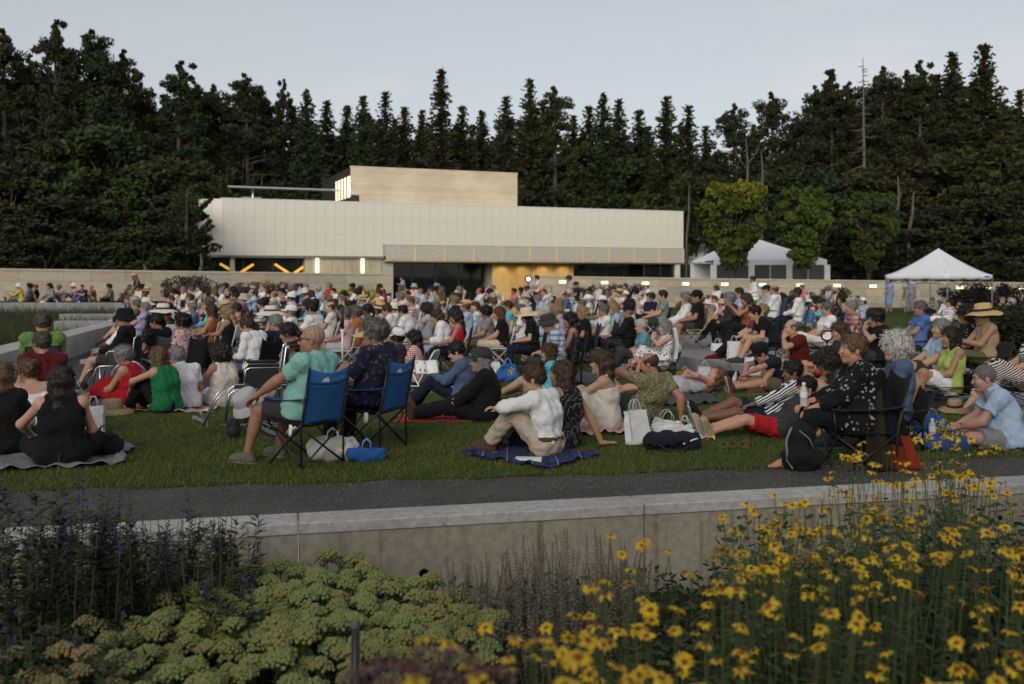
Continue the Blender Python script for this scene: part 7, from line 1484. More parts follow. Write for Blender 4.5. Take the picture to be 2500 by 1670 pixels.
blanket(g4([(970, 1030), (1230, 1028), (1240, 1010), (980, 1006)]), 0.0, 'thin red mat under the person in black cap', (0.40, 0.015, 0.02), cat='mat', amp=0.006, seed=7)
blanket(g4([(1600, 1005), (1760, 1000), (1740, 972), (1600, 972)], -0.06), 0.0, 'crumpled dark grey blanket left of the striped shirt', (0.06, 0.06, 0.07), amp=0.03, seed=8)
blanket(g4([(1330, 940), (1530, 925), (1530, 908), (1350, 912)], -0.16), 0.0, 'flat grey blanket behind the couple', (0.085, 0.09, 0.115), amp=0.02, seed=9)
blanket(g4([(1830, 965), (1960, 968), (1950, 950), (1850, 950)], -0.12), 0.0, 'orange towel under the man in dark cap', (0.30, 0.09, 0.03), cat='towel', amp=0.02, seed=10)
blanket(g4([(1735, 1052), (1900, 1055), (1900, 1028), (1750, 1030)]), 0.0, 'dark slate mat under the striped shirt', (0.04, 0.05, 0.065), cat='mat', amp=0.012, seed=11)
blanket(g4([(1695, 1075), (1745, 1078), (1750, 1052), (1700, 1050)]), 0.0, 'small cream cloth beside the navy backpack', CLO['cream'], cat='cloth', amp=0.03, seed=12, nu=20, nv=14)
blanket(g4([(2205, 1075), (2280, 1085), (2290, 1045), (2215, 1040)]), 0.0, 'pale folded towel beside the blue bags', (0.36, 0.35, 0.38), cat='towel', amp=0.05, seed=13, nu=24, nv=16)
def onground(px, py, z=0.0): 
    p = gp(px, py, z)
    for _ in range(4): p = gp(px, py, gz(p.x, p.y))
    return p
paper_bag(onground(1560, 1084), 35, 0.24, 0.13, 0.34, 'tall white paper bag left of the navy backpack', tilt=R(-10))
paper_bag(onground(1625, 1070), 8, 0.30, 0.18, 0.20, 'crumpled white paper bag lying behind the navy backpack', tilt=R(12), crush=0.9)
paper_bag(onground(1672, 1062), -20, 0.20, 0.14, 0.10, 'small crushed white paper bag right of the crumpled one', crush=1.0)
paper_bag(onground(228, 1060), 10, 0.22, 0.12, 0.30, 'white paper bag behind the woman in black at left', (0.50, 0.50, 0.50))
paper_bag(onground(1104, 990), 5, 0.24, 0.13, 0.28, 'white paper bag between the reader and the black coat')
paper_bag(onground(1200, 928), 10, 0.32, 0.16, 0.33, 'large white bag left of the blue tote bag')
paper_bag(onground(1716, 930), 12, 0.20, 0.12, 0.26, 'white paper bag behind the lying woman', tilt=R(14))
paper_bag(onground(1838, 915), 6, 0.26, 0.14, 0.28, 'white paper bag standing against the kerb')
paper_bag(onground(1752, 884), 5, 0.26, 0.14, 0.40, 'left white paper bag standing on the paved terrace')
paper_bag(onground(1792, 880), 2, 0.24, 0.14, 0.36, 'right white paper bag standing on the paved terrace')
paper_bag(onground(1300, 915), 30, 0.10, 0.10, 0.30, 'narrow white bag left of the turquoise shirt')
def tote(px, py, w, dp, h, col, label, name='tote_bag', tilt=0.0, deco=True):
    p = onground(px, py); root = empty(name, p, R(8), label, 'bag'); root.rotation_euler.y = tilt
    V, Q = run([('c', np.array((-w * 0.36, 0, dp * 0.5)), np.array((w * 0.36, 0, dp * 0.5)), dp * 0.55, dp * 0.55, 0.04), ('c', np.array((-w * 0.34, 0, h * 0.55)), np.array((w * 0.34, 0, h * 0.55)), dp * 0.42, dp * 0.42, 0.05), ('c', np.array((-w * 0.30, 0, h * 0.85)), np.array((w * 0.30, 0, h * 0.85)), dp * 0.30, dp * 0.30, 0.05)], 0.011, (0.008, 34, 3), [((0, 0, 0), (0, 0, -1)), ((0, 0, h), (0, 0, 1))])
    o = obj('body', mesh_np('body', V, Q), FAB, root); o.color = (*col, 1)
    for s in (-1, 1):
        mb = MB(); mb.tube([(-w * 0.16, s * 0.03, h * 0.93), (-w * 0.12, s * 0.035, h + 0.06), (0, s * 0.03, h + 0.09), (w * 0.12, s * 0.035, h + 0.06), (w * 0.16, s * 0.03, h * 0.93)], 0.007, seg=6); o = mb.build('handle', FAB, root); o.color = (*tuple(min(1, c * 1.5 + 0.1) for c in col), 1)
    if deco:
        rr = random.Random(int(px)); mb = MB()
        for _ in range(26):
            x, z, s = rr.uniform(-w * 0.05, w * 0.33), rr.uniform(h * 0.35, h * 0.8), rr.uniform(0.008, 0.016); y = -dp * 0.50 - 0.022 + 0.1 * dp * (z / h)
            mb.add([(x - s, y, z), (x, y, z - s), (x + s, y, z), (x, y, z + s)], [(0, 1, 2, 3)])
        mb.build('printed_pattern', plain('bag_print', (0.45, 0.33, 0.12), 0.8, var=0.3, scale=50), root)
    return root
tote(1240, 932, 0.34, 0.17, 0.33, (0.03, 0.12, 0.36), 'blue tote bag with printed flowers right of the white bag')
tote(2272, 1062, 0.30, 0.17, 0.20, (0.02, 0.075, 0.22), 'dark blue bag with yellow print beside the clear bottle')
tote(2310, 1102, 0.42, 0.17, 0.15, (0.022, 0.07, 0.24), 'bright blue bag lying before the man in pale blue polo', deco=False)
tote(895, 1128, 0.26, 0.15, 0.12, (0.02, 0.09, 0.30), 'blue bag lying under the second blue chair', deco=False)
tote(812, 1126, 0.34, 0.20, 0.21, (0.42, 0.42, 0.40), 'white plastic bag with goods under the first blue chair', deco=True)
tote(252, 1114, 0.26, 0.17, 0.20, (0.012, 0.012, 0.013), 'black handbag right of the woman in black at left', 'handbag', deco=False)
tote(1672, 925, 0.24, 0.14, 0.13, (0.20, 0.12, 0.04), 'brown bag behind the lying woman', deco=False)
tote(1540, 905, 0.26, 0.16, 0.14, (0.40, 0.40, 0.42), 'white bag on the grass under the teal top', deco=False)
tote(1580, 908, 0.24, 0.14, 0.13, (0.06, 0.045, 0.10), 'dark purple bag under the blue and white dress', deco=False)
tote(1780, 925, 0.28, 0.16, 0.14, (0.012, 0.012, 0.014), 'black bag against the kerb near the water bottle', deco=False)
tote(1845, 940, 0.22, 0.15, 0.14, (0.014, 0.014, 0.016), 'small black bag in front of the white paper bag', deco=False)
# navy backpack lying on the grass
p = onground(1645, 1098); root = empty('backpack', p, R(6), 'navy backpack with white zip lying beside the paper bags', 'backpack')
V, Q = run([('c', np.array((-0.20, 0, 0.08)), np.array((0.18, 0.02, 0.075)), 0.085, 0.080, 0.04), ('e', np.array((-0.05, 0, 0.09)), (0.23, 0.15, 0.085), 0.05), ('c', np.array((0.10, -0.09, 0.06)), np.array((0.20, -0.06, 0.05)), 0.05, 0.05, 0.03)], 0.011, (0.009, 30, 4), [((0, 0, 0.0), (0, 0, -1))]); o = obj('body', mesh_np('body', V, Q), FAB, root); o.color = (0.012, 0.014, 0.028, 1)
mb = MB(); mb.tube([(0.06, -0.125, 0.075), (0.14, -0.115, 0.105), (0.21, -0.07, 0.115), (0.245, 0.0, 0.10)], 0.008, seg=6); mb.build('zip', WHITEP, root)
mb = MB(); mb.tube([(-0.22, -0.12, 0.10), (-0.12, -0.16, 0.03), (0.02, -0.165, 0.015), (0.10, -0.15, 0.05)], 0.012, seg=6); mb.build('strap', BLACKC, root)
# black backpack hanging in front of the kimono
p = pos(1958, 8.60); root = empty('backpack', p, R(-14), 'black backpack standing before the woman in kimono', 'backpack')
V, Q = run([('c', np.array((0, 0, 0.12)), np.array((0, 0.01, 0.34)), 0.13, 0.12, 0.05), ('c', np.array((-0.09, 0, 0.10)), np.array((0.09, 0, 0.10)), 0.11, 0.11, 0.05), ('c', np.array((-0.06, -0.09, 0.12)), np.array((0.06, -0.09, 0.16)), 0.07, 0.06, 0.03)], 0.011, (0.008, 34, 6), [((0, 0, 0), (0, 0, -1))]); o = obj('body', mesh_np('body', V, Q), FAB, root); o.color = (0.014, 0.014, 0.016, 1); root.scale = (0.88,) * 3
mb = MB(); mb.tube([(-0.10, -0.07, 0.42), (-0.15, -0.09, 0.30), (-0.14, -0.09, 0.10), (-0.09, -0.12, 0.02)], 0.011, seg=6); mb.tube([(-0.03, -0.13, 0.40), (0.06, -0.15, 0.33), (0.11, -0.12, 0.22)], 0.006, seg=6); mb.build('strap', plain('grey_webbing', (0.18, 0.18, 0.19), 0.8), root)
# purple-backed chair hoods, hats, bottles, booklets
hat_thing(onground(276, 1012, -0.05) + Vector((0, 0, 0.02)), 20, 'sunhat', CLO['tan'], 'tan straw hat lying on the grass by the red cloth', (0, 0), False, 1.15)
hat_thing(onground(2332, 1008) + Vector((0, 0, 0.04)), 20, 'sunhat', CLO['tan'], 'straw hat with dark brim lying by the blue bags', (R(8), R(-6)), True, 0.9)
hat_thing(onground(2337, 982) + Vector((0, 0, 0.02)), 0, 'sunhat', (0.22, 0.09, 0.03), 'orange-brown hat lying on the terrace paving', (0, 0), False, 1.0)
bottle(onground(2266, 1068) + Vector((0, -0.1, 0)), 'clear plastic bottle standing beside the dark blue bag')
bottle(onground(1790, 938), 'water bottle leaning by the black bags', rot=(R(14), R(10), 0))
bottle(onground(1845, 880), 'water bottle standing by the shoes on the terrace')
bottle(onground(486, 965, -0.1), 'small dark bottle with yellow cap by the white dress', (0.012, 0.014, 0.02), 0.16, 0.03, False)
p = onground(1290, 1128); mb = MB(); mb.box((-0.125, -0.08, 0.0), (0.125, 0.08, 0.022), bev=0.006); mb.box((-0.12, -0.075, 0.0225), (0.12, 0.075, 0.036), bev=0.005); o = mb.build('folded_booklets', WHITEP, loc=p, rot=(0, 0, R(-6))); tag(o, 'pale folded booklets lying beside the belted man', 'booklet')
p = onground(1785, 1095)
for s in (0, 1):
    root = empty('sandal', p + Vector((0.16 * s, 0.06 * s, 0.006)), R(20 + 50 * s), ['left', 'right'][s] + ' brown sandal lying on the grass by the red shorts', 'sandal', 'brown sandals')
    mb = MB(); mb.box((-0.11, -0.04, 0), (0.11, 0.04, 0.02), bev=0.012); mb.build('sole', plain('sandal_leather', (0.10, 0.055, 0.03), 0.7), root)
    mb = MB(); mb.tube([(0.04, -0.042, 0.012), (0.035, -0.03, 0.05), (0.03, 0.0, 0.062), (0.035, 0.03, 0.05), (0.04, 0.042, 0.012)], 0.009, seg=6); mb.tube([(-0.05, -0.042, 0.012), (-0.06, -0.03, 0.055), (-0.06, 0.03, 0.055), (-0.05, 0.042, 0.012)], 0.007, seg=6); mb.build('strap', plain('sandal_leather', (0.10, 0.055, 0.03), 0.7), root)
# dark coat with coloured panels draped over the chair back, hem on the grass
ub = empty('draped_coat', pos(2166, 8.56), 0, 'dark coat with olive and red panels draped beside the kimono', 'coat'); cols = [(0.022, 0.014, 0.012), (0.030, 0.027, 0.015), (0.010, 0.011, 0.018), (0.009, 0.009, 0.011)]
def drape(u, v, back=0):
    x = (-0.13 + 0.21 * u) * (1 - v) + (-0.20 + 0.48 * u) * v; f = 0.030 * math.sin(u * 15 + 1.5 * v) * (0.3 + 0.7 * v) + 0.012 * math.sin(u * 37 + 4 * v)
    return (x, (0.10 - 0.16 * v ** 1.3) * (1 - 2 * back) + 0.16 * back + f, 0.83 * (1 - v) * (1 - 0.06 * math.sin(u * 9)) - 0.05 * (1 - v) * u + 0.012)
for i in range(4):
    lo_, hi_ = i / 4, (i + 1) / 4; vm = 0.62 if i == 3 else (0.75 if i == 2 else 1.0)
    mb = MB(); mb.grid(lambda u, v: drape(lo_ + (hi_ - lo_) * u, v * vm), 8, 16, th=0.005); o = mb.build('panel', FAB, ub); o.color = (*cols[i], 1)
    if vm < 1: mb = MB(); mb.grid(lambda u, v: drape(lo_ + (hi_ - lo_) * u, vm + (1 - vm) * v), 8, 7, th=0.005); o = mb.build('panel', FAB, ub); o.color = (0.20, 0.028, 0.016, 1) if i == 3 else (0.12, 0.018, 0.012, 1); o['label'] = 'dull red lower panel'
mb = MB(); mb.grid(lambda u, v: drape(u, v, 1), 20, 12, th=0.005); o = mb.build('lining', FAB, ub); o.color = (0.010, 0.010, 0.012, 1)
# white jacket over a chair back, cane with loop handle, phone, stage lamp
p = pos(1594, 18.4); root = empty('jacket', (p.x, p.y, p.z - 0.10), R(186), 'white jacket hung over the chair of the blue and white dress', 'jacket')
mb = MB(); mb.grid(lambda u, v: (-0.36 - 0.05 * math.sin(v * 3) - 0.015 * math.sin(u * 17), 0.20 * (1 - 2 * u) * (1 - 0.1 * v), 0.98 - 0.62 * v + 0.03 * math.sin(u * 9)), 14, 12, th=0.02); o = mb.build('body', FAB, root); o.color = (*CLO['white'], 1)
for s in (-1, 1): mb = MB(); mb.tube([(-0.385, 0.13 * s, 0.93), (-0.43, 0.15 * s, 0.74), (-0.43, 0.13 * s, 0.55)], [0.04, 0.035, 0.03], seg=8, flat=0.6); o = mb.build('sleeve', FAB, root); o.color = (*CLO['white'], 1)
p = pos(2019, 14.0); mb = MB(); mb.tube([(0, 0, 0), (0, 0, 0.78)], 0.012, seg=8); mb.tube([(0, 0, 0.78), (-0.06, 0, 0.80), (-0.085, 0, 0.86), (-0.06, 0, 0.92), (0.06, 0, 0.92), (0.085, 0, 0.86), (0.06, 0, 0.80), (0, 0, 0.78)], 0.014, seg=8); o = mb.build('cane', BLACKM, loc=p); tag(o, 'black cane with loop handle standing before the white shirt', 'cane')
p = pos(1822, 20.2); mb = MB(); mb.box((-0.04, -0.005, -0.075), (0.04, 0.005, 0.075), bev=0.004); o = mb.build('phone', BLACKM, loc=(p.x - 0.42, p.y, p.z + 0.98), rot=(R(10), 0, R(80))); tag(o, 'dark phone held up by the long haired woman in rust', 'phone')
p = pos(1290, 47); root = empty('stage_lamp', p, 0, 'stage lamp on a dark stand at the end of the right wall', 'lamp')
mb = MB(); mb.tube([(0, 0, 0), (0, 0, 1.3)], 0.04, seg=8); mb.box((-0.35, -0.1, 0), (0.35, 0.3, 0.9)); mb.build('stand', BLACKM, root); mb = MB(); mb.tube([(0, -0.22, 1.5), (0, 0.12, 1.5)], 0.17, seg=16); mb.build('housing', BLACKM, root)
mb = MB(); mb.tube([(0.0, -0.235, 1.5), (0.0, -0.225, 1.5)], 0.10, seg=16); mb.build('lens', plain('stage_lamp_lens', (0.9, 0.95, 0.7), 0.3, var=0, emit=(0.95, 1.0, 0.62), estr=2.5), root)
p = pos(836, 17.8); mb = MB(); mb.tube([(0, 0, 0), (0, 0, 1.34)], 0.016, seg=8); mb.tube([(0, 0, 0.95), (0, 0, 1.3)], 0.03, seg=8); o = mb.build('pole', BLACKM, loc=p); tag(o, 'thin black and white pole standing behind the bald man', 'pole')
mb = MB(); mb.tube([(0, 0, 0.35), (0, 0, 0.95)], 0.020, seg=8); mb.build('white_sleeve', WHITEP, o)
# ================================================================== the rest of the audience
rc_ = random.Random(99)
def K(**k): return Kit(SEAT(0.43, **k), 0.0175)
KITS = [(K(lean=12, head=(4, 4, 0)), 0), (K(fem=True, lean=10, head=(-6, 6, 0)), 1), (K(girth=1.18, lean=16, handL=(0.22, 0.05, 0.72), handR=(0.22, -0.03, 0.74)), 0), (K(fem=True, lean=4, curl=20, handL=(0.34, 0.05, 0.68), handR=(0.34, -0.05, 0.68), head=(0, 20, 0)), 1),
        (Kit(CROSSED(0.43, fem=True, lean=14), 0.0175), 1), (K(lean=2, curl=22, handL=(0.40, 0.1, 0.62), handR=(0.40, -0.1, 0.62), head=(0, 8, 0)), 0), (K(fem=True, girth=1.15, lean=14, head=(10, 0, 4)), 1), (Kit(CROSSED(0.43, lean=16), 0.0175), 0),
        (K(lean=8, handL=(0.20, 0.03, 0.98), elbowL=(0.6, 0.6, -0.6), fingL=(-0.2, 0, 1)), 0), (K(girth=1.1, lean=10, head=(-14, 0, 0)), 0)]
GKITS = [(Kit(P_(G_CROSS, fem=True), 0.0175), 1), (Kit(P_(G_UP), 0.0175), 0), (Kit(P_(G_PROP, fem=True), 0.0175), 1), (Kit(P_(G_EXT), 0.0175), 0)]
TOPC = ['white'] * 12 + ['offwhite'] * 7 + ['lightblue'] * 7 + ['lightgrey'] * 4 + ['black'] * 4 + ['navy'] * 3 + ['grey'] * 2 + ['denim'] * 2 + ['palepink'] * 4 + ['pink', 'red', 'red', 'teal', 'green', 'yellow', 'orange', 'lavender', 'lavender', 'beige', 'cream', 'turquoise', 'charcoal', 'olive', 'blue', 'maroon', 'tan']
WORD = {'offwhite': 'off-white', 'lightblue': 'pale blue', 'lightgrey': 'pale grey', 'palepink': 'pale pink', 'denim': 'denim blue', 'lavender': 'lilac'}
def place_word(px, d, x):
    if px > 1655: return 'on the right lawn' if d < 38 else 'on the far right lawn'
    w_ = 'below the left wall' if px < 430 else 'before the purple shrubs' if px < 740 else 'before the yellow bushes' if px < 930 else 'before the glass entrance' if px < 1200 else 'before the wooden wall' if px < 1400 else 'before the lit wall'
    return ('far rows ' if d > 35 else 'middle rows ' if d > 27 else 'near rows ') + w_
STAGE = Vector((-30, 22)); CROWD = []
def crowd_person(x, y, kit, fem, seated=True, hd=None, z=None, chair=True, pal=None):
    px = 1250 + FPX * x / y; z = gz(x, y) if z is None else z
    if hd is None: v = STAGE - Vector((x, y)); hd = math.degrees(math.atan2(v.y, v.x)) + rc_.gauss(0, 12)
    old = rc_.random() < 0.4
    hc = rc_.choice(['grey', 'white', 'salt', 'grey']) if old else rc_.choice(['dark', 'brown', 'brown', 'light', 'blond', 'black'])
    hk = rc_.choice(['bob', 'wave', 'long', 'curly', 'pony', 'wave'] if fem else ['short', 'short', 'buzz', 'bald'])
    if old and fem: hk = rc_.choice(['bob', 'wave', 'wave', 'short'])
    tc_ = rc_.choice(pal or TOPC); tk = rc_.choice(['tee', 'tank', 'longsleeve', 'dress'] if fem else ['tee', 'tee', 'polo', 'longsleeve']); pat = rc_.choice([None] * 7 + ['plaid', 'floralwhite', 'print'])
    bot = None if tk == 'dress' else (rc_.choice(['long', 'shorts', 'long']), rc_.choice(['beige', 'navy', 'charcoal', 'white', 'black', 'denim', 'grey', 'tan']))
    hat_ = None
    if rc_.random() < 0.17: hat_ = rc_.choice([('sunhat', 'straw', 1), ('sunhat', 'offwhite'), ('cap', 'white'), ('cap', 'navy'), ('bucket', 'beige'), ('fedora', 'straw', 1), ('cap', 'charcoal')])
    skin = rc_.choice(['fair', 'light', 'light', 'tan', 'tan', 'brown'])
    o = person(kit, (x, y, z), hd, skin, (hk, hc), (tk, tc_), bot, ('shoe', rc_.choice(['charcoal', 'white', 'brown', 'black'])), hat_, 'sun' if rc_.random() < 0.12 else None, rc_.uniform(0.93, 1.05), None, 'seated audience', pat)
    hw_ = {'grey': 'grey-haired', 'white': 'white-haired', 'salt': 'greying', 'dark': 'dark-haired', 'black': 'black-haired', 'brown': 'brown-haired', 'light': 'fair-haired', 'blond': 'blond'}[hc]
    if hk == 'bald': hw_ = 'balding'
    cw = WORD.get(tc_, tc_) + (' ' + {'plaid': 'plaid', 'floralwhite': 'flowered', 'print': 'printed'}[pat] if pat else '')
    lab = (f'person in {WORD.get(hat_[1], hat_[1])} {"cap" if hat_[0] == "cap" else "hat"} and {cw} {SLOT[tk]}' if hat_ else f'{hw_} person in {cw} {SLOT[tk]}') + ', ' + place_word(px, y, x)
    CROWD.append((o, lab, px)); OCC.append((x, y))
    if seated and chair:
        ch = rc_.choice([fold('white')] * 4 + [fold('cream'), fold('charcoal'), fold('charcoal'), camp('black'), camp('navy'), camp('charcoal')])
        q = Vector((x, y, z)) + hv(hd) * 0.05; c = place(ch[0], ch[1], q, hd, None, 'chair', 'audience chairs', 1.0); CROWD.append((c, f'{"folding" if ch[0][0] == "f" else "camp"} chair under a seated listener, ' + place_word(px, y, x), px))
def fill(n, pxlo, pxhi, dlo, dhi, gap, ground=0.0, power=1.0):
    k = tries = 0
    while k < n and tries < 9000:
        tries += 1; d = dlo + (dhi - dlo) * rc_.random() ** power; px = rc_.uniform(pxlo(d), pxhi(d)); x = (px - 1250) / FPX * d
        if any((x - a) ** 2 + ((d - b) * 0.8) ** 2 < gap * gap for a, b in OCC): continue
        if rc_.random() < ground: kit, fem = rc_.choice(GKITS); crowd_person(x, d, kit, fem, False)
        else: kit, fem = rc_.choice(KITS); crowd_person(x, d, kit, fem)
        k += 1
fill(58, lambda d: 560 if d < 23.5 else 330 - (d - 23.5) * 2, lambda d: 1590, 21.5, 30, 0.80)
fill(112, lambda d: 300, lambda d: 1600, 29.5, 46, 0.84, 0.0, 0.9)
fill(30, lambda d: 1690, lambda d: 2140, 27, 45, 1.0, 0.75)
fill(6, lambda d: 2260, lambda d: 2480, 30, 43, 1.1, 0.75)
for i, px in enumerate((52, 66, 88, 124, 150, 186, 204, 228, 270, 322, 338)):
    d = 45.3 + (i % 3) * 0.7; x = (px - 1250) / FPX * d; kit, fem = rc_.choice(GKITS); crowd_person(x, d, kit, fem, False, rc_.uniform(200, 250), 0.55, pal=['black', 'charcoal', 'olive', 'yellow', 'rust', 'navy', 'palepink', 'grey', 'black'])
# every label must single out its person or chair: add an order from the left where two read the same
ORD = ['first', 'second', 'third', 'fourth', 'fifth', 'sixth', 'seventh', 'eighth', 'ninth', 'tenth', 'eleventh', 'twelfth', 'thirteenth', 'fourteenth', 'fifteenth', 'sixteenth', 'seventeenth', 'eighteenth', 'nineteenth', 'twentieth']
ORD += [t + '-' + u for t in ('twenty', 'thirty', 'forty') for u in ORD[:9]]
by = {}
for t in CROWD: by.setdefault(t[1], []).append(t)
for lab, L_ in by.items():
    L_.sort(key=lambda t: t[2])
    for j, t in enumerate(L_):
        s = lab if len(L_) == 1 else lab + (f', {ORD[j]} from left' if j < 12 else f', {ORD[len(L_) - 1 - j] if len(L_) - 1 - j < 12 else "near the middle"} from right')
        t[0]['label'] = ' '.join(s.split()[:16])
# ================================================================== planting
rp_ = random.Random(17); npr = np.random.default_rng(17)
GB = -0.62
def leafcol(name, a, b, rough=0.6):
    m, t = material(name); g = t.new('NewGeometry'); t.out(t.ramp(g.outputs['Random Per Island'], [(0.0, a), (1.0, b)]).outputs['Color'], rough, spec=0.3); return m
M_STEM = leafcol('flower_stem', (0.042, 0.064, 0.020), (0.085, 0.11, 0.038)); M_GLEAF = leafcol('green_leaf', (0.018, 0.034, 0.009), (0.045, 0.07, 0.018)); M_DLEAF = leafcol('dark_leaf', (0.014, 0.024, 0.008), (0.035, 0.05, 0.018))
M_PETAL = leafcol('yellow_petal', (0.40, 0.25, 0.006), (0.55, 0.37, 0.010)); M_DISC = plain('flower_disc', (0.16, 0.065, 0.012), 0.9, var=0.4, scale=120, bump=0.6, bscale=250); M_PURP = leafcol('purple_floret', (0.024, 0.021, 0.06), (0.05, 0.042, 0.115)); M_MAUVE = leafcol('dusty_floret', (0.085, 0.064, 0.054), (0.165, 0.13, 0.105)); M_GREYL = leafcol('grey_green_leaf', (0.05, 0.058, 0.035), (0.10, 0.105, 0.065))
M_PINK = leafcol('pink_floret', (0.085, 0.045, 0.045), (0.15, 0.085, 0.08))
def sedum_mat():
    m, t = material('sedum_florets'); oi = t.new('ObjectInfo'); v = t.new('TexCoord').outputs['Object']; g = t.new('NewGeometry')
    n = t.noise(240, 3, v); c = t.mix(oi.outputs['Color'], (0.5, 0.55, 0.4), t.ramp(n.outputs['Fac'], [(0.38, (0.9,) * 3), (0.62, (0,) * 3)]).outputs['Color'], 'MULTIPLY')
    c = t.mix(c.outputs['Color'], (1.25, 1.1, 0.95), g.outputs['Random Per Island'], 'MULTIPLY'); t.out(c.outputs['Color'], 0.8, t.bump(n.outputs['Fac'], 1.0, 0.006).outputs['Normal'], spec=0.2); return m
M_SEDUM = sedum_mat()
# --- yellow daisies
def flower_mesh(seed):
    rr = random.Random(seed); mb = MB(); n = rr.randint(10, 13)
    for i in range(n):
        a = 6.2832 * i / n + rr.uniform(-0.08, 0.08); Lp = rr.uniform(0.024, 0.040); w_ = rr.uniform(0.0060, 0.0090); dr = rr.uniform(-0.008, 0.020); tw = rr.uniform(-0.3, 0.3)
        ca, sa = math.cos(a), math.sin(a); V = []
        for (t, ww, z) in ((0.22, 0.45, 0.0), (0.55, 1.0, 0.002), (0.85, 0.85, -dr * 0.5), (1.0, 0.25, -dr)):
            r_ = 0.006 + Lp * t
            for s in (-1, 1): V.append((ca * r_ - sa * w_ * ww * s, sa * r_ + ca * w_ * ww * s, z + tw * w_ * ww * s))
        mb.add(V, [(2 * k, 2 * k + 2, 2 * k + 3, 2 * k + 1) for k in range(3)], 0, True)
    mb.lathe([(0.0105, -0.002), (0.0105, 0.004), (0.0075, 0.008), (0.001, 0.0095)], m=1, seg=10); mb.lathe([(0.001, -0.012), (0.009, -0.005), (0.011, -0.001)], m=2, seg=8); return mb.mesh('flower')
FLW = [flower_mesh(s) for s in range(5)]
def leaf(mb, p, d, L_, w_, up=0.3, m=0):
    d = Vector(d).normalized(); s = d.cross(Vector((0, 0, 1))); s = s.normalized() if s.length > 1e-3 else Vector((1, 0, 0)); n = s.cross(d)
    V = [p, p + d * L_ * 0.4 + s * w_ + n * L_ * 0.1 * up, p + d * L_ * 0.4 - s * w_ + n * L_ * 0.1 * up, p + d * L_ - n * L_ * 0.12]; mb.add(V, [(0, 1, 3, 2)], m, True)
def stem(mb, a, b, r=0.0028, bend=0.04):
    a, b = Vector(a), Vector(b); m = (a + b) / 2 + Vector((rp_.uniform(-bend, bend), rp_.uniform(-bend, bend), 0)); mb.tube([a, m, b], [r * 1.3, r, r * 0.8], seg=4, cap=False)
def daisy_plant(x, y, top, nf, label, spread=0.17):
    root = empty('yellow_daisy_plant', (x, y, GB), 0, label, 'flower plant', 'yellow daisies in the flower bed'); st = MB(); lf = MB()
    for i in range(nf):
        a = rp_.uniform(0, 6.28); r_ = spread * rp_.random() ** 0.6; z = top - GB + rp_.uniform(-0.34, 0.06) - 0.25 * r_; p = Vector((math.cos(a) * r_, math.sin(a) * r_, z)); b = Vector((p.x * 0.25, p.y * 0.25, 0.05)); stem(st, b, p, 0.0022, 0.07)
        for k in range(12):
            t = rp_.uniform(0.12, 0.80); q = b.lerp(p, t); aa = rp_.uniform(0, 6.28); leaf(lf, q, (math.cos(aa), math.sin(aa), rp_.uniform(-0.1, 0.6)), rp_.uniform(0.06, 0.12) * (1.25 - 0.7 * t), rp_.uniform(0.012, 0.024) * (1.2 - 0.6 * t))
        f = obj('flower', FLW[rp_.randrange(5)], [M_PETAL, M_DISC, M_STEM], root, p + Vector((0, 0, 0.008)), (rp_.gauss(0, 0.30), rp_.gauss(0, 0.34), rp_.uniform(0, 6.28)), rp_.uniform(0.50, 0.86))
    st.build('stems', M_STEM, root); lf.build('leaves', M_GLEAF, root); return root
DA = []
def inpoly(x, y, P):
    c = False
    for i in range(len(P)):
        (x0, y0), (x1, y1) = P[i], P[i - 1]
        if (y0 > y) != (y1 > y) and x < (x1 - x0) * (y - y0) / (y1 - y0) + x0: c = not c
    return c
BED = [(-0.12, 2.0), (0.15, 1.75), (1.3, 1.75), (3.2, 2.6), (4.6, 4.2), (4.6, 6.3), (2.6, 6.3), (1.35, 5.2), (0.75, 4.3), (0.10, 3.3), (-0.02, 2.6)]
tries = 0
while len(DA) < 92 and tries < 6000:
    tries += 1; x, y = rp_.uniform(-0.2, 4.6), rp_.uniform(1.7, 6.3)
    if not inpoly(x, y, BED) or any((x - a) ** 2 + (y - b) ** 2 < 0.21 ** 2 for a, b in DA): continue
    left = 1250 + FPX * x / y; top = 0.66 + rp_.gauss(0, 0.07) + (0.10 if left > 2100 and y > 4 else 0) - (0.25 * max(0, (1520 - left) / 300) if y > 2.6 else -0.08)
    if y < 3: top -= 0.10 * max(0, (left - 1700) / 600)
    DA.append((x, y)); daisy_plant(x, y, top, rp_.randint(13, 19), None, 0.22)
for (x, y, tp) in ((-0.13, 2.1, 0.86), (-0.05, 2.38, 0.80), (0.06, 2.0, 0.84), (0.13, 2.6, 0.72), (-0.03, 2.85, 0.62), (-0.10, 1.9, 0.88), (0.2, 2.2, 0.84)): daisy_plant(x, y, tp, 8, None, 0.13)
plants = [o for o in COL.objects if o.name.startswith('yellow_daisy_plant')]
def dkey(o): 
    x, y = o.location.x, o.location.y; px = 1250 + FPX * x / y
    return ('blurred foreground' if y < 2.6 else 'middle of the bed' if y < 4.2 else 'back by the wall', 'left side' if px < 1500 else 'centre' if px < 1950 else 'right side')
by = {}
for o in plants: by.setdefault(dkey(o), []).append(o)
for k, L_ in by.items():
    L_.sort(key=lambda o: o.location.x / o.location.y)
    for j, o in enumerate(L_): o['label'] = f'yellow daisy plant, {k[0]}, {k[1]}, {ORD[j]} from left'
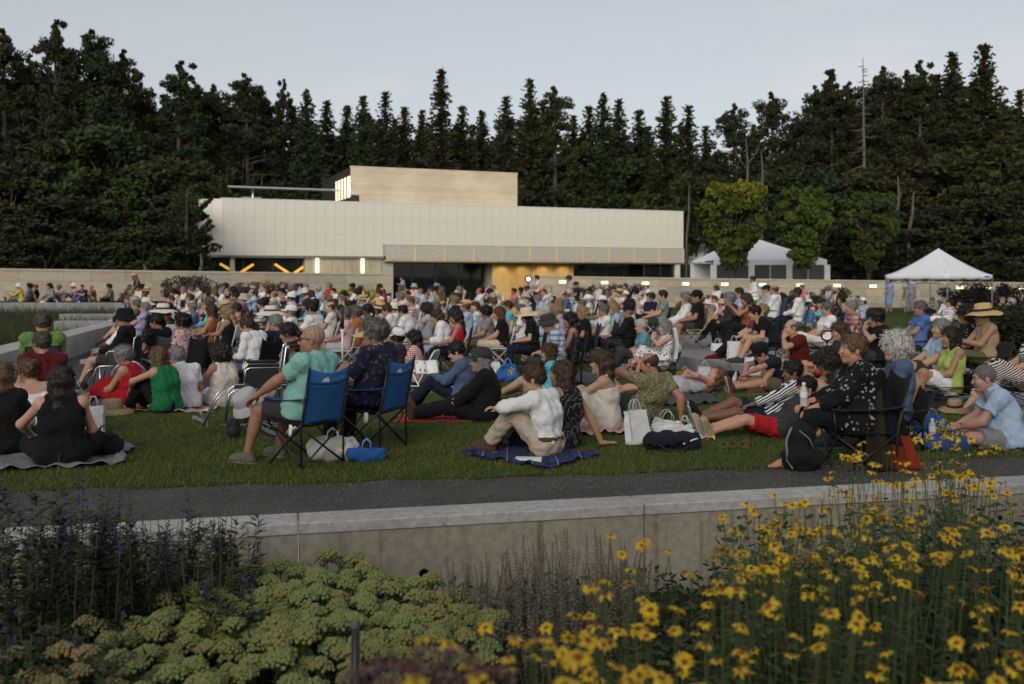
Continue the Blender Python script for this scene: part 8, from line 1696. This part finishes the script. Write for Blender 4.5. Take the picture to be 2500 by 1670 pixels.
# --- sedum with pale green flower heads
def ico(r, sub=1):
    bm = bmesh.new(); bmesh.ops.create_icosphere(bm, subdivisions=sub, radius=r); V = np.array([v.co[:] for v in bm.verts]); Fc = np.array([[v.index for v in f.verts] for f in bm.faces]); bm.free(); return V, Fc
def sedum_head(seed):
    rng = np.random.default_rng(seed); V0, F0 = ico(1.0, 2); Vs = []; Fs = []; n = 0
    for i in range(58):
        a = i * 2.39996; q = math.sqrt((i + 0.5) / 58); r_ = 0.068 * q * (1 + 0.10 * math.sin(3 * a)); z = 0.040 * (1 - q ** 2.2) + rng.normal(0, 0.0035); s = rng.uniform(0.0085, 0.0135)
        v = V0 * np.array([s, s, s * 0.85]) * (1 + 0.10 * np.sin(V0 @ np.array([9, 7, 8]))[:, None]) + np.array([r_ * math.cos(a) + rng.normal(0, 0.003), r_ * math.sin(a) + rng.normal(0, 0.003), z]); Vs.append(v); Fs.append(F0 + n); n += len(v)
    return mesh_np('flower_head', np.concatenate(Vs), np.concatenate(Fs))
SED = [sedum_head(s) for s in range(4)]
SEDP = [(430, 1395, 5), (560, 1405, 6), (690, 1395, 6), (815, 1362, 5), (900, 1400, 4), (1040, 1420, 4), (310, 1440, 6), (470, 1470, 7), (620, 1465, 7), (760, 1450, 7), (890, 1480, 6), (1030, 1480, 6), (1120, 1500, 5), (215, 1520, 6), (370, 1545, 7), (550, 1550, 7), (700, 1545, 7), (840, 1550, 6), (980, 1540, 6), (1085, 1560, 5), (110, 1600, 5), (240, 1610, 6), (420, 1620, 6), (620, 1625, 5), (900, 1610, 5), (60, 1500, 4)]
for j, (px, py, nh) in enumerate(SEDP):
    z0 = -0.10 + rp_.uniform(-0.03, 0.03); p = gp(px, py, z0); x, y = p.x, min(p.y, wall_y(p.x) - 0.22)
    ht = 'in the back row by the wall' if py < 1425 else 'in the middle of the clump' if py < 1530 else 'at the front of the clump'
    root = empty('sedum_plant', (x, y, GB), 0, f'pale green sedum {ht}, {ORD[sorted([q[0] for q in SEDP if (q[1] < 1425, q[1] < 1530) == (py < 1425, py < 1530)]).index(px)]} from left', 'flower plant', 'sedum plants'); st = MB(); lf = MB(); pts = []
    for k in range(nh + 6):
        for _ in range(20):
            a = rp_.uniform(0, 6.28); r_ = 0.26 * math.sqrt(rp_.random()); q = (math.cos(a) * r_, math.sin(a) * r_ * 0.9)
            if all((q[0] - b[0]) ** 2 + (q[1] - b[1]) ** 2 > 0.108 ** 2 for b in pts): break
        pts.append(q); z = z0 - GB - 0.7 * r_ ** 2 * 2 + rp_.uniform(-0.06, 0.04); hp = Vector((q[0], q[1], z)); b = Vector((q[0] * 0.35, q[1] * 0.35, 0.0)); stem(st, b, hp, 0.0045, 0.02)
        for kk in range(7): t = rp_.uniform(0.15, 0.9); aa = rp_.uniform(0, 6.28); leaf(lf, b.lerp(hp, t), (math.cos(aa), math.sin(aa), 0.5), rp_.uniform(0.05, 0.08), rp_.uniform(0.016, 0.024))
        for kk in range(6): aa = 6.28 * kk / 6 + rp_.uniform(-0.3, 0.3); st.tube([hp - Vector((0, 0, 0.05)), hp + Vector((math.cos(aa) * 0.045, math.sin(aa) * 0.045, 0.0))], [0.003, 0.002], seg=4, cap=False)
        s = rp_.uniform(0.78, 1.12); o = obj('flower_head', SED[rp_.randrange(4)], M_SEDUM, root, hp, (rp_.gauss(0, 0.12) + q[1] * -0.6, q[0] * 0.6, rp_.uniform(0, 6.28)), (s, s, s * rp_.uniform(0.95, 1.3)))
        w_ = rp_.random(); pk = 0.035 if px < 330 else 0.0; o.color = (0.205 + 0.05 * w_ + pk * 0.5, 0.27 - 0.02 * w_ - pk, 0.118 + pk * 0.3, 1)
    st.build('stems', M_STEM, root); lf.build('leaves', M_GLEAF, root)
# --- tall purple-spiked plants at left
def spike_plant(x, y, hgt, ns, spread, label, name, ml, mf, group, fl=0.30, leafy=26, ll=0.07, lw=0.006, fsz=0.010, fgap=0.013):
    root = empty(name, (x, y, GB), 0, label, 'plant', group); st = MB(); lf = MB()
    for i in range(ns):
        a = rp_.uniform(0, 6.28); r_ = spread * rp_.random() ** 0.5; h_ = hgt * rp_.uniform(0.72, 1.05); b = Vector((math.cos(a) * r_ * 0.4, math.sin(a) * r_ * 0.4, 0)); p = Vector((math.cos(a) * r_, math.sin(a) * r_, h_)); stem(st, b, p, 0.0024, 0.05)
        for k in range(leafy):
            t = rp_.uniform(0.05, 1 - fl * 0.6); aa = rp_.uniform(0, 6.28); leaf(lf, b.lerp(p, t), (math.cos(aa), math.sin(aa), rp_.uniform(0.1, 0.9)), ll * rp_.uniform(0.6, 1.2), lw * rp_.uniform(0.7, 1.3))
        if rp_.random() < (0.36 if mf is M_PURP else 0.95):
            fm = MB(); L_ = h_ * fl * rp_.uniform(0.7, 1.2); d = (p - b).normalized(); kf = max(4, int(L_ / fgap))
            for k in range(kf):
                c = p - d * L_ * (k / kf); s = fsz * (0.5 + 0.7 * k / kf)
                for _ in range(3): aa = rp_.uniform(0, 6.28); v = Vector((math.cos(aa), math.sin(aa), rp_.uniform(0.0, 0.7))); fm.add([c, c + v * s * 1.5 + v.orthogonal() * s * 0.6, c + v * s * 2.0, c + v * s * 1.5 - v.orthogonal() * s * 0.6], [(0, 1, 2, 3)], 0, False)
            fm.build('flower_spike', mf, root)
    st.build('stems', M_STEM if ml is not M_GREYL else M_GREYL, root); lf.build('leaves', ml, root); return root
PV = []
for i in range(30):
    px = 20 + 590 * (i + rp_.random()) / 30; y = rp_.uniform(5.0, 6.0); x = (px - 1250) / FPX * y; y = min(y, wall_y(x) - 0.2); top = 0.30 + rp_.uniform(-0.16, 0.16) + (0.14 if px < 330 else 0)
    if i == 28: px, top, y = 622, 0.52, 5.75; x = (px - 1250) / FPX * y
    PV.append((px, spike_plant(x, y, top - GB, 5 if i != 28 else 3, 0.16 if i != 28 else 0.05, None, 'purple_spike_plant', M_DLEAF, M_PURP, 'purple spiked plants at left', 0.22, 60 if px > 330 else 110, 0.080, 0.009)))
for i in range(16):
    px = -80 + 330 * rp_.random(); y = rp_.uniform(4.0, 5.2); x = (px - 1250) / FPX * y; top = 0.05 + rp_.uniform(-0.2, 0.15); PV.append((px, spike_plant(x, y, top - GB, 5, 0.2, None, 'purple_spike_plant', M_DLEAF, M_PURP, 'purple spiked plants at left', 0.10, 44, 0.085, 0.010)))
PV.sort(key=lambda t: t[0])
for j, (px, o) in enumerate(PV): o['label'] = ('tall lone leafy spike just right of the purple plants' if px == 622 else f'dark leafy plant with purple flower spikes, {"far left" if px < 130 else "left" if px < 330 else "beside the concrete wall"}, {ORD[j]} from left')
# --- dusty catmint in the middle
CM = []
for i in range(22):
    px = 1085 + 480 * (i + rp_.random()) / 22; y = rp_.uniform(4.9, 6.2); x = (px - 1250) / FPX * y; y = min(y, wall_y(x) - 0.2); top = 0.10 + rp_.uniform(-0.08, 0.12) - (0.22 if px < 1150 else 0)
    CM.append((px, spike_plant(x, y, top - GB, 11, 0.20, None, 'catmint_plant', M_GREYL, M_MAUVE, 'dusty catmint plants', 0.50, 34, 0.026, 0.006, 0.0075, 0.020)))
for j, (px, o) in enumerate(sorted(CM, key=lambda t: t[0])): o['label'] = f'dusty grey-brown catmint before the concrete wall, {ORD[j]} plant from left'
# --- a blurred dusky pink flower head close to the lens, small pink clover, the irrigation stake
p = at(1040, 1630, 2.05); root = empty('pink_flower_plant', (p.x, p.y, GB), 0, 'blurred dusky pink flower head at the bottom centre', 'flower plant'); mb = MB(); stem(mb, (0, 0, 0), (0, 0, p.z - GB), 0.004); mb.build('stem', M_STEM, root)
V, Fq = clumps(npr, [np.array((0.0, 0, 0)), np.array((0.06, 0.02, -0.01)), np.array((-0.07, 0, -0.015)), np.array((0.13, 0, -0.035)), np.array((-0.13, 0.02, -0.04))], [0.06] * 5, 150, 0.007); obj('flower_head', mesh_np('flower_head', V, Fq, False), M_PINK, root, (0, 0, p.z - GB))
for j, (px, py) in enumerate(((318, 1590), (375, 1605), (448, 1598), (575, 1600), (710, 1620), (395, 1625), (745, 1655))):
    p = gp(px, py, -0.28); root = empty('pink_flower_plant', (p.x, p.y, GB), 0, f'tiny dull pink flower below the sedum, {ORD[[0, 1, 3, 4, 5, 2, 6][j]]} from left', 'flower plant', 'tiny pink flowers'); mb = MB(); stem(mb, (0, 0, 0), (0, 0, p.z - GB), 0.002); mb.build('stem', M_STEM, root)
    V, Fq = clumps(npr, [np.array((0.0, 0, 0))], [0.018], 40, 0.006); obj('flower_head', mesh_np('flower_head', V, Fq, False), M_PINK, root, (0, 0, p.z - GB))
p = at(868, 1512, 4.35); root = empty('garden_stake', (p.x, p.y, GB), 0, 'slim black garden stake among the sedum', 'stake'); mb = MB(); mb.tube([(0, 0, 0), (0, 0, p.z - GB - 0.02)], 0.019, seg=12); mb.build('post', BLACKM, root); mb = MB(); mb.lathe([(0.021, p.z - GB - 0.035), (0.021, p.z - GB - 0.004), (0.017, p.z - GB), (0.001, p.z - GB)], seg=14); mb.build('cap', plain('dark_grey_plastic', (0.08, 0.08, 0.085), 0.5), root)
# --- leafy ground cover of the bed (a mass nobody could count)
n = 46000; X = npr.uniform(-4.5, 5.0, n); Yv = npr.uniform(1.6, 7.6, n); k = Yv < 6.97 + 0.23 * X - 0.15; X, Yv = X[k], Yv[k]; n = len(X); dz = npr.uniform(0.0, 1, n) ** 1.4 * np.where(X > 0.25 * Yv - 0.3, 0.62, 0.26)
c = np.stack([X, Yv, GB + dz], 1); u = rdir(npr, n) * np.array([1, 1, 0.6]); s = npr.uniform(0.018, 0.042, n)[:, None]; V, Fq = quads(c, u * s, perp(npr, u) * s * 0.38); o = obj('ground_cover', mesh_np('ground_cover', V, Fq, False), M_GLEAF); tag(o, 'dark leafy growth filling the flower bed', 'foliage', kind='stuff')
# --- lawn grass blades (a mass nobody could count)
def blades(n, dlo, dhi, h, w_, name, mat, label, xr=None, zf=None, power=1.0):
    d = dlo + (dhi - dlo) * npr.random(n) ** power; X = (npr.uniform(-60, 2560, n) - 1250) / FPX * d if xr is None else npr.uniform(*xr, n); Yv = d
    if zf is None:
        ok = Yv > 8.30 + 0.15 * X + 0.012 * X * X * np.where(X > 0, 1, 0.2) + 0.035 * np.sin(X * 5.1) + 0.03 * np.sin(X * 11.7 + 1) - 0.02 - 0.14 * npr.random(n) ** 4
        ok &= X < np.interp(Yv, [q[1] for q in reversed(E1)], [q[0] for q in reversed(E1)], left=99)
        ok &= ~((X < -3.9 - 2.3 * (Yv - 13.6) / 17.4) & (Yv > 13.6) & (Yv < 31))
        X, Yv = X[ok], Yv[ok]; tt = np.clip((Yv - 10.5) / 6, 0, 1); q = np.clip(X / 4, 0, 1); q = q * q * (3 - 2 * q); tt = np.clip((Yv - 10.5 - 2.5 * q) / (6 + 1.5 * q), 0, 1); z = -0.2 * (1 - 0.2 * q) * tt * tt * (3 - 2 * tt); t2 = np.clip((Yv - 23) / 23, 0, 1); z = z + 0.32 * t2 * t2 * (3 - 2 * t2)
    else: z = zf(X, Yv)
    n = len(X); hh = h * npr.uniform(0.5, 1.25, n); a = npr.uniform(0, 6.28, n); le = npr.normal(0, 0.45, (n, 2)) * hh[:, None]
    b = np.stack([X, Yv, z - 0.004], 1); s = np.stack([np.cos(a), np.sin(a), 0 * a], 1) * (w_ * npr.uniform(0.7, 1.3, n))[:, None]; tip = b + np.stack([le[:, 0], le[:, 1], hh], 1)
    V = np.stack([b - s, b + s, tip], 1).reshape(-1, 3); o = obj(name, mesh_np(name, V, np.arange(3 * n).reshape(-1, 3), False), mat); tag(o, label, 'grass', kind='stuff'); return o
m_, t_ = material('grass_blade'); v_ = t_.new('TexCoord').outputs['Object']; g_ = t_.new('NewGeometry')
c_ = t_.ramp(g_.outputs['Random Per Island'], [(0.0, (0.038, 0.068, 0.017)), (0.8, (0.094, 0.128, 0.036)), (1.0, (0.16, 0.16, 0.07))]); pa_ = t_.ramp(t_.noise(0.7, 4, v_, 0.65).outputs['Fac'], [(0.42, (0, 0, 0)), (0.68, (0.75,) * 3)]); pb_ = t_.ramp(t_.noise(2.6, 3, v_, 0.6).outputs['Fac'], [(0.50, (0, 0, 0)), (0.72, (0.6,) * 3)])
c2_ = t_.mix(t_.mix(c_.outputs['Color'], (1.55, 1.3, 1.05), pa_.outputs['Color'], 'MULTIPLY').outputs['Color'], (0.55, 0.62, 0.6), pb_.outputs['Color'], 'MULTIPLY'); t_.out(c2_.outputs['Color'], 0.7, spec=0.2); M_BLADE = m_   # lighter worn patches, darker lush ones
M_MEAD = leafcol('meadow_blade', (0.022, 0.032, 0.012), (0.05, 0.06, 0.022), 0.8)
blades(330000, 7.5, 16, 0.040, 0.0028, 'grass', M_BLADE, 'short green lawn grass around the audience', power=1.0)
blades(90000, 16, 30, 0.045, 0.006, 'grass', M_BLADE, 'short green lawn grass farther back')
blades(26000, 17.5, 44, 0.42, 0.012, 'meadow_grass', M_MEAD, 'tall rough grass beyond the diagonal kerb at left', xr=(-24, -9.4), zf=lambda X, Y: np.where(X < -9.7 - (Y - 17.2) * 0.218, np.interp(Y, [17, 23, 46], [-0.2, -0.2, 0.12]), -2.0))
# --- loose stones on the path
n = 5200; X = npr.uniform(-6, 6.5, n); t = npr.random(n); Yv = (6.97 + 0.23 * X + 0.31) * (1 - t) + (8.30 + 0.15 * X + 0.012 * X * X) * t; V0, F0 = ico(1.0, 1); s = npr.uniform(0.003, 0.0085, n)[:, None, None]
V = V0[None] * s * npr.uniform(0.6, 1.2, (n, 1, 3)) + np.stack([X, Yv, np.full(n, -0.005)], 1)[:, None]; Fc = F0[None] + (np.arange(n) * len(V0))[:, None, None]; o = obj('gravel_stones', mesh_np('gravel_stones', V.reshape(-1, 3), Fc.reshape(-1, 3), False), leafcol('pebble', (0.05, 0.049, 0.047), (0.15, 0.145, 0.14), 0.9)); tag(o, 'loose dark gravel stones on the path', 'gravel', kind='stuff')
# --- shrubs in front of the far walls
def shrub(px, py, d, w_, h_, col, label, group, name='shrub', zb=None):
    x = (px - 1250) / FPX * d; z = gz(x, d) if zb is None else zb; root = empty(name, (x, d, z), 0, label, 'shrub', group); cen = []; rad = []
    for i in range(26): a = rp_.uniform(0, 6.28); q = rp_.random() ** 0.5; cen.append(np.array((math.cos(a) * q * w_, math.sin(a) * q * w_ * 0.6, h_ * rp_.uniform(0.15, 0.9)))); rad.append(rp_.uniform(0.2, 0.34) * h_)
    V, Fq = clumps(npr, cen, rad, 70, 0.055, 0.5); c = obj('foliage', mesh_np('foliage', V, Fq, False), M_LEAF, root); c.color = (*col, 1)
    mb = MB(); [mb.tube([(rp_.uniform(-w_, w_) * 0.3, 0, -0.05), (rp_.uniform(-w_, w_) * 0.7, 0, h_ * 0.6)], [0.03, 0.01], seg=5) for _ in range(3)]; mb.build('stems', M_BARK, root)
for grp, lst, d, col, h_, nm in (('purple shrubs below the left wall', range(440, 730, 42), 47, (0.095, 0.060, 0.055), 1.2, 'dusky purple-leaved shrub below the left wall'), ('yellow flowering bushes', (800, 835, 870, 890), 48, (0.36, 0.27, 0.015), 0.95, 'yellow flowering bush at the end of the left wall'), ('orange-brown grasses', (1690, 1722, 1755, 1790), 48.5, (0.17, 0.095, 0.02), 0.85, 'orange-brown shrub below the lit wall'), ('green shrubs below the lit wall', (1925, 1962, 1998, 2040), 48.5, (0.035, 0.045, 0.02), 0.95, 'green shrub below the lit wall'), ('dusky shrubs below the lit wall', (1420, 1460, 1500, 1535), 49.5, (0.08, 0.055, 0.05), 1.05, 'dusky flowering shrub below the lit wall'), ('dark shrubs right of the canopy', (2330, 2380, 2430, 2480), 47, (0.016, 0.012, 0.010), 1.25, 'dark low shrub right of the canopy'), ('planting at the right edge', (2445, 2480, 2515), 18.5, (0.024, 0.030, 0.014), 0.85, 'dark flowering shrub beyond the terrace at right')):
    for j, px in enumerate(lst): shrub(px, 0, d + rp_.uniform(-0.3, 0.3), 0.75 if d > 30 else 0.5, h_ * rp_.uniform(0.85, 1.15), tuple(c * rp_.uniform(0.85, 1.15) for c in col), f'{nm}, {ORD[j]} from left', grp)
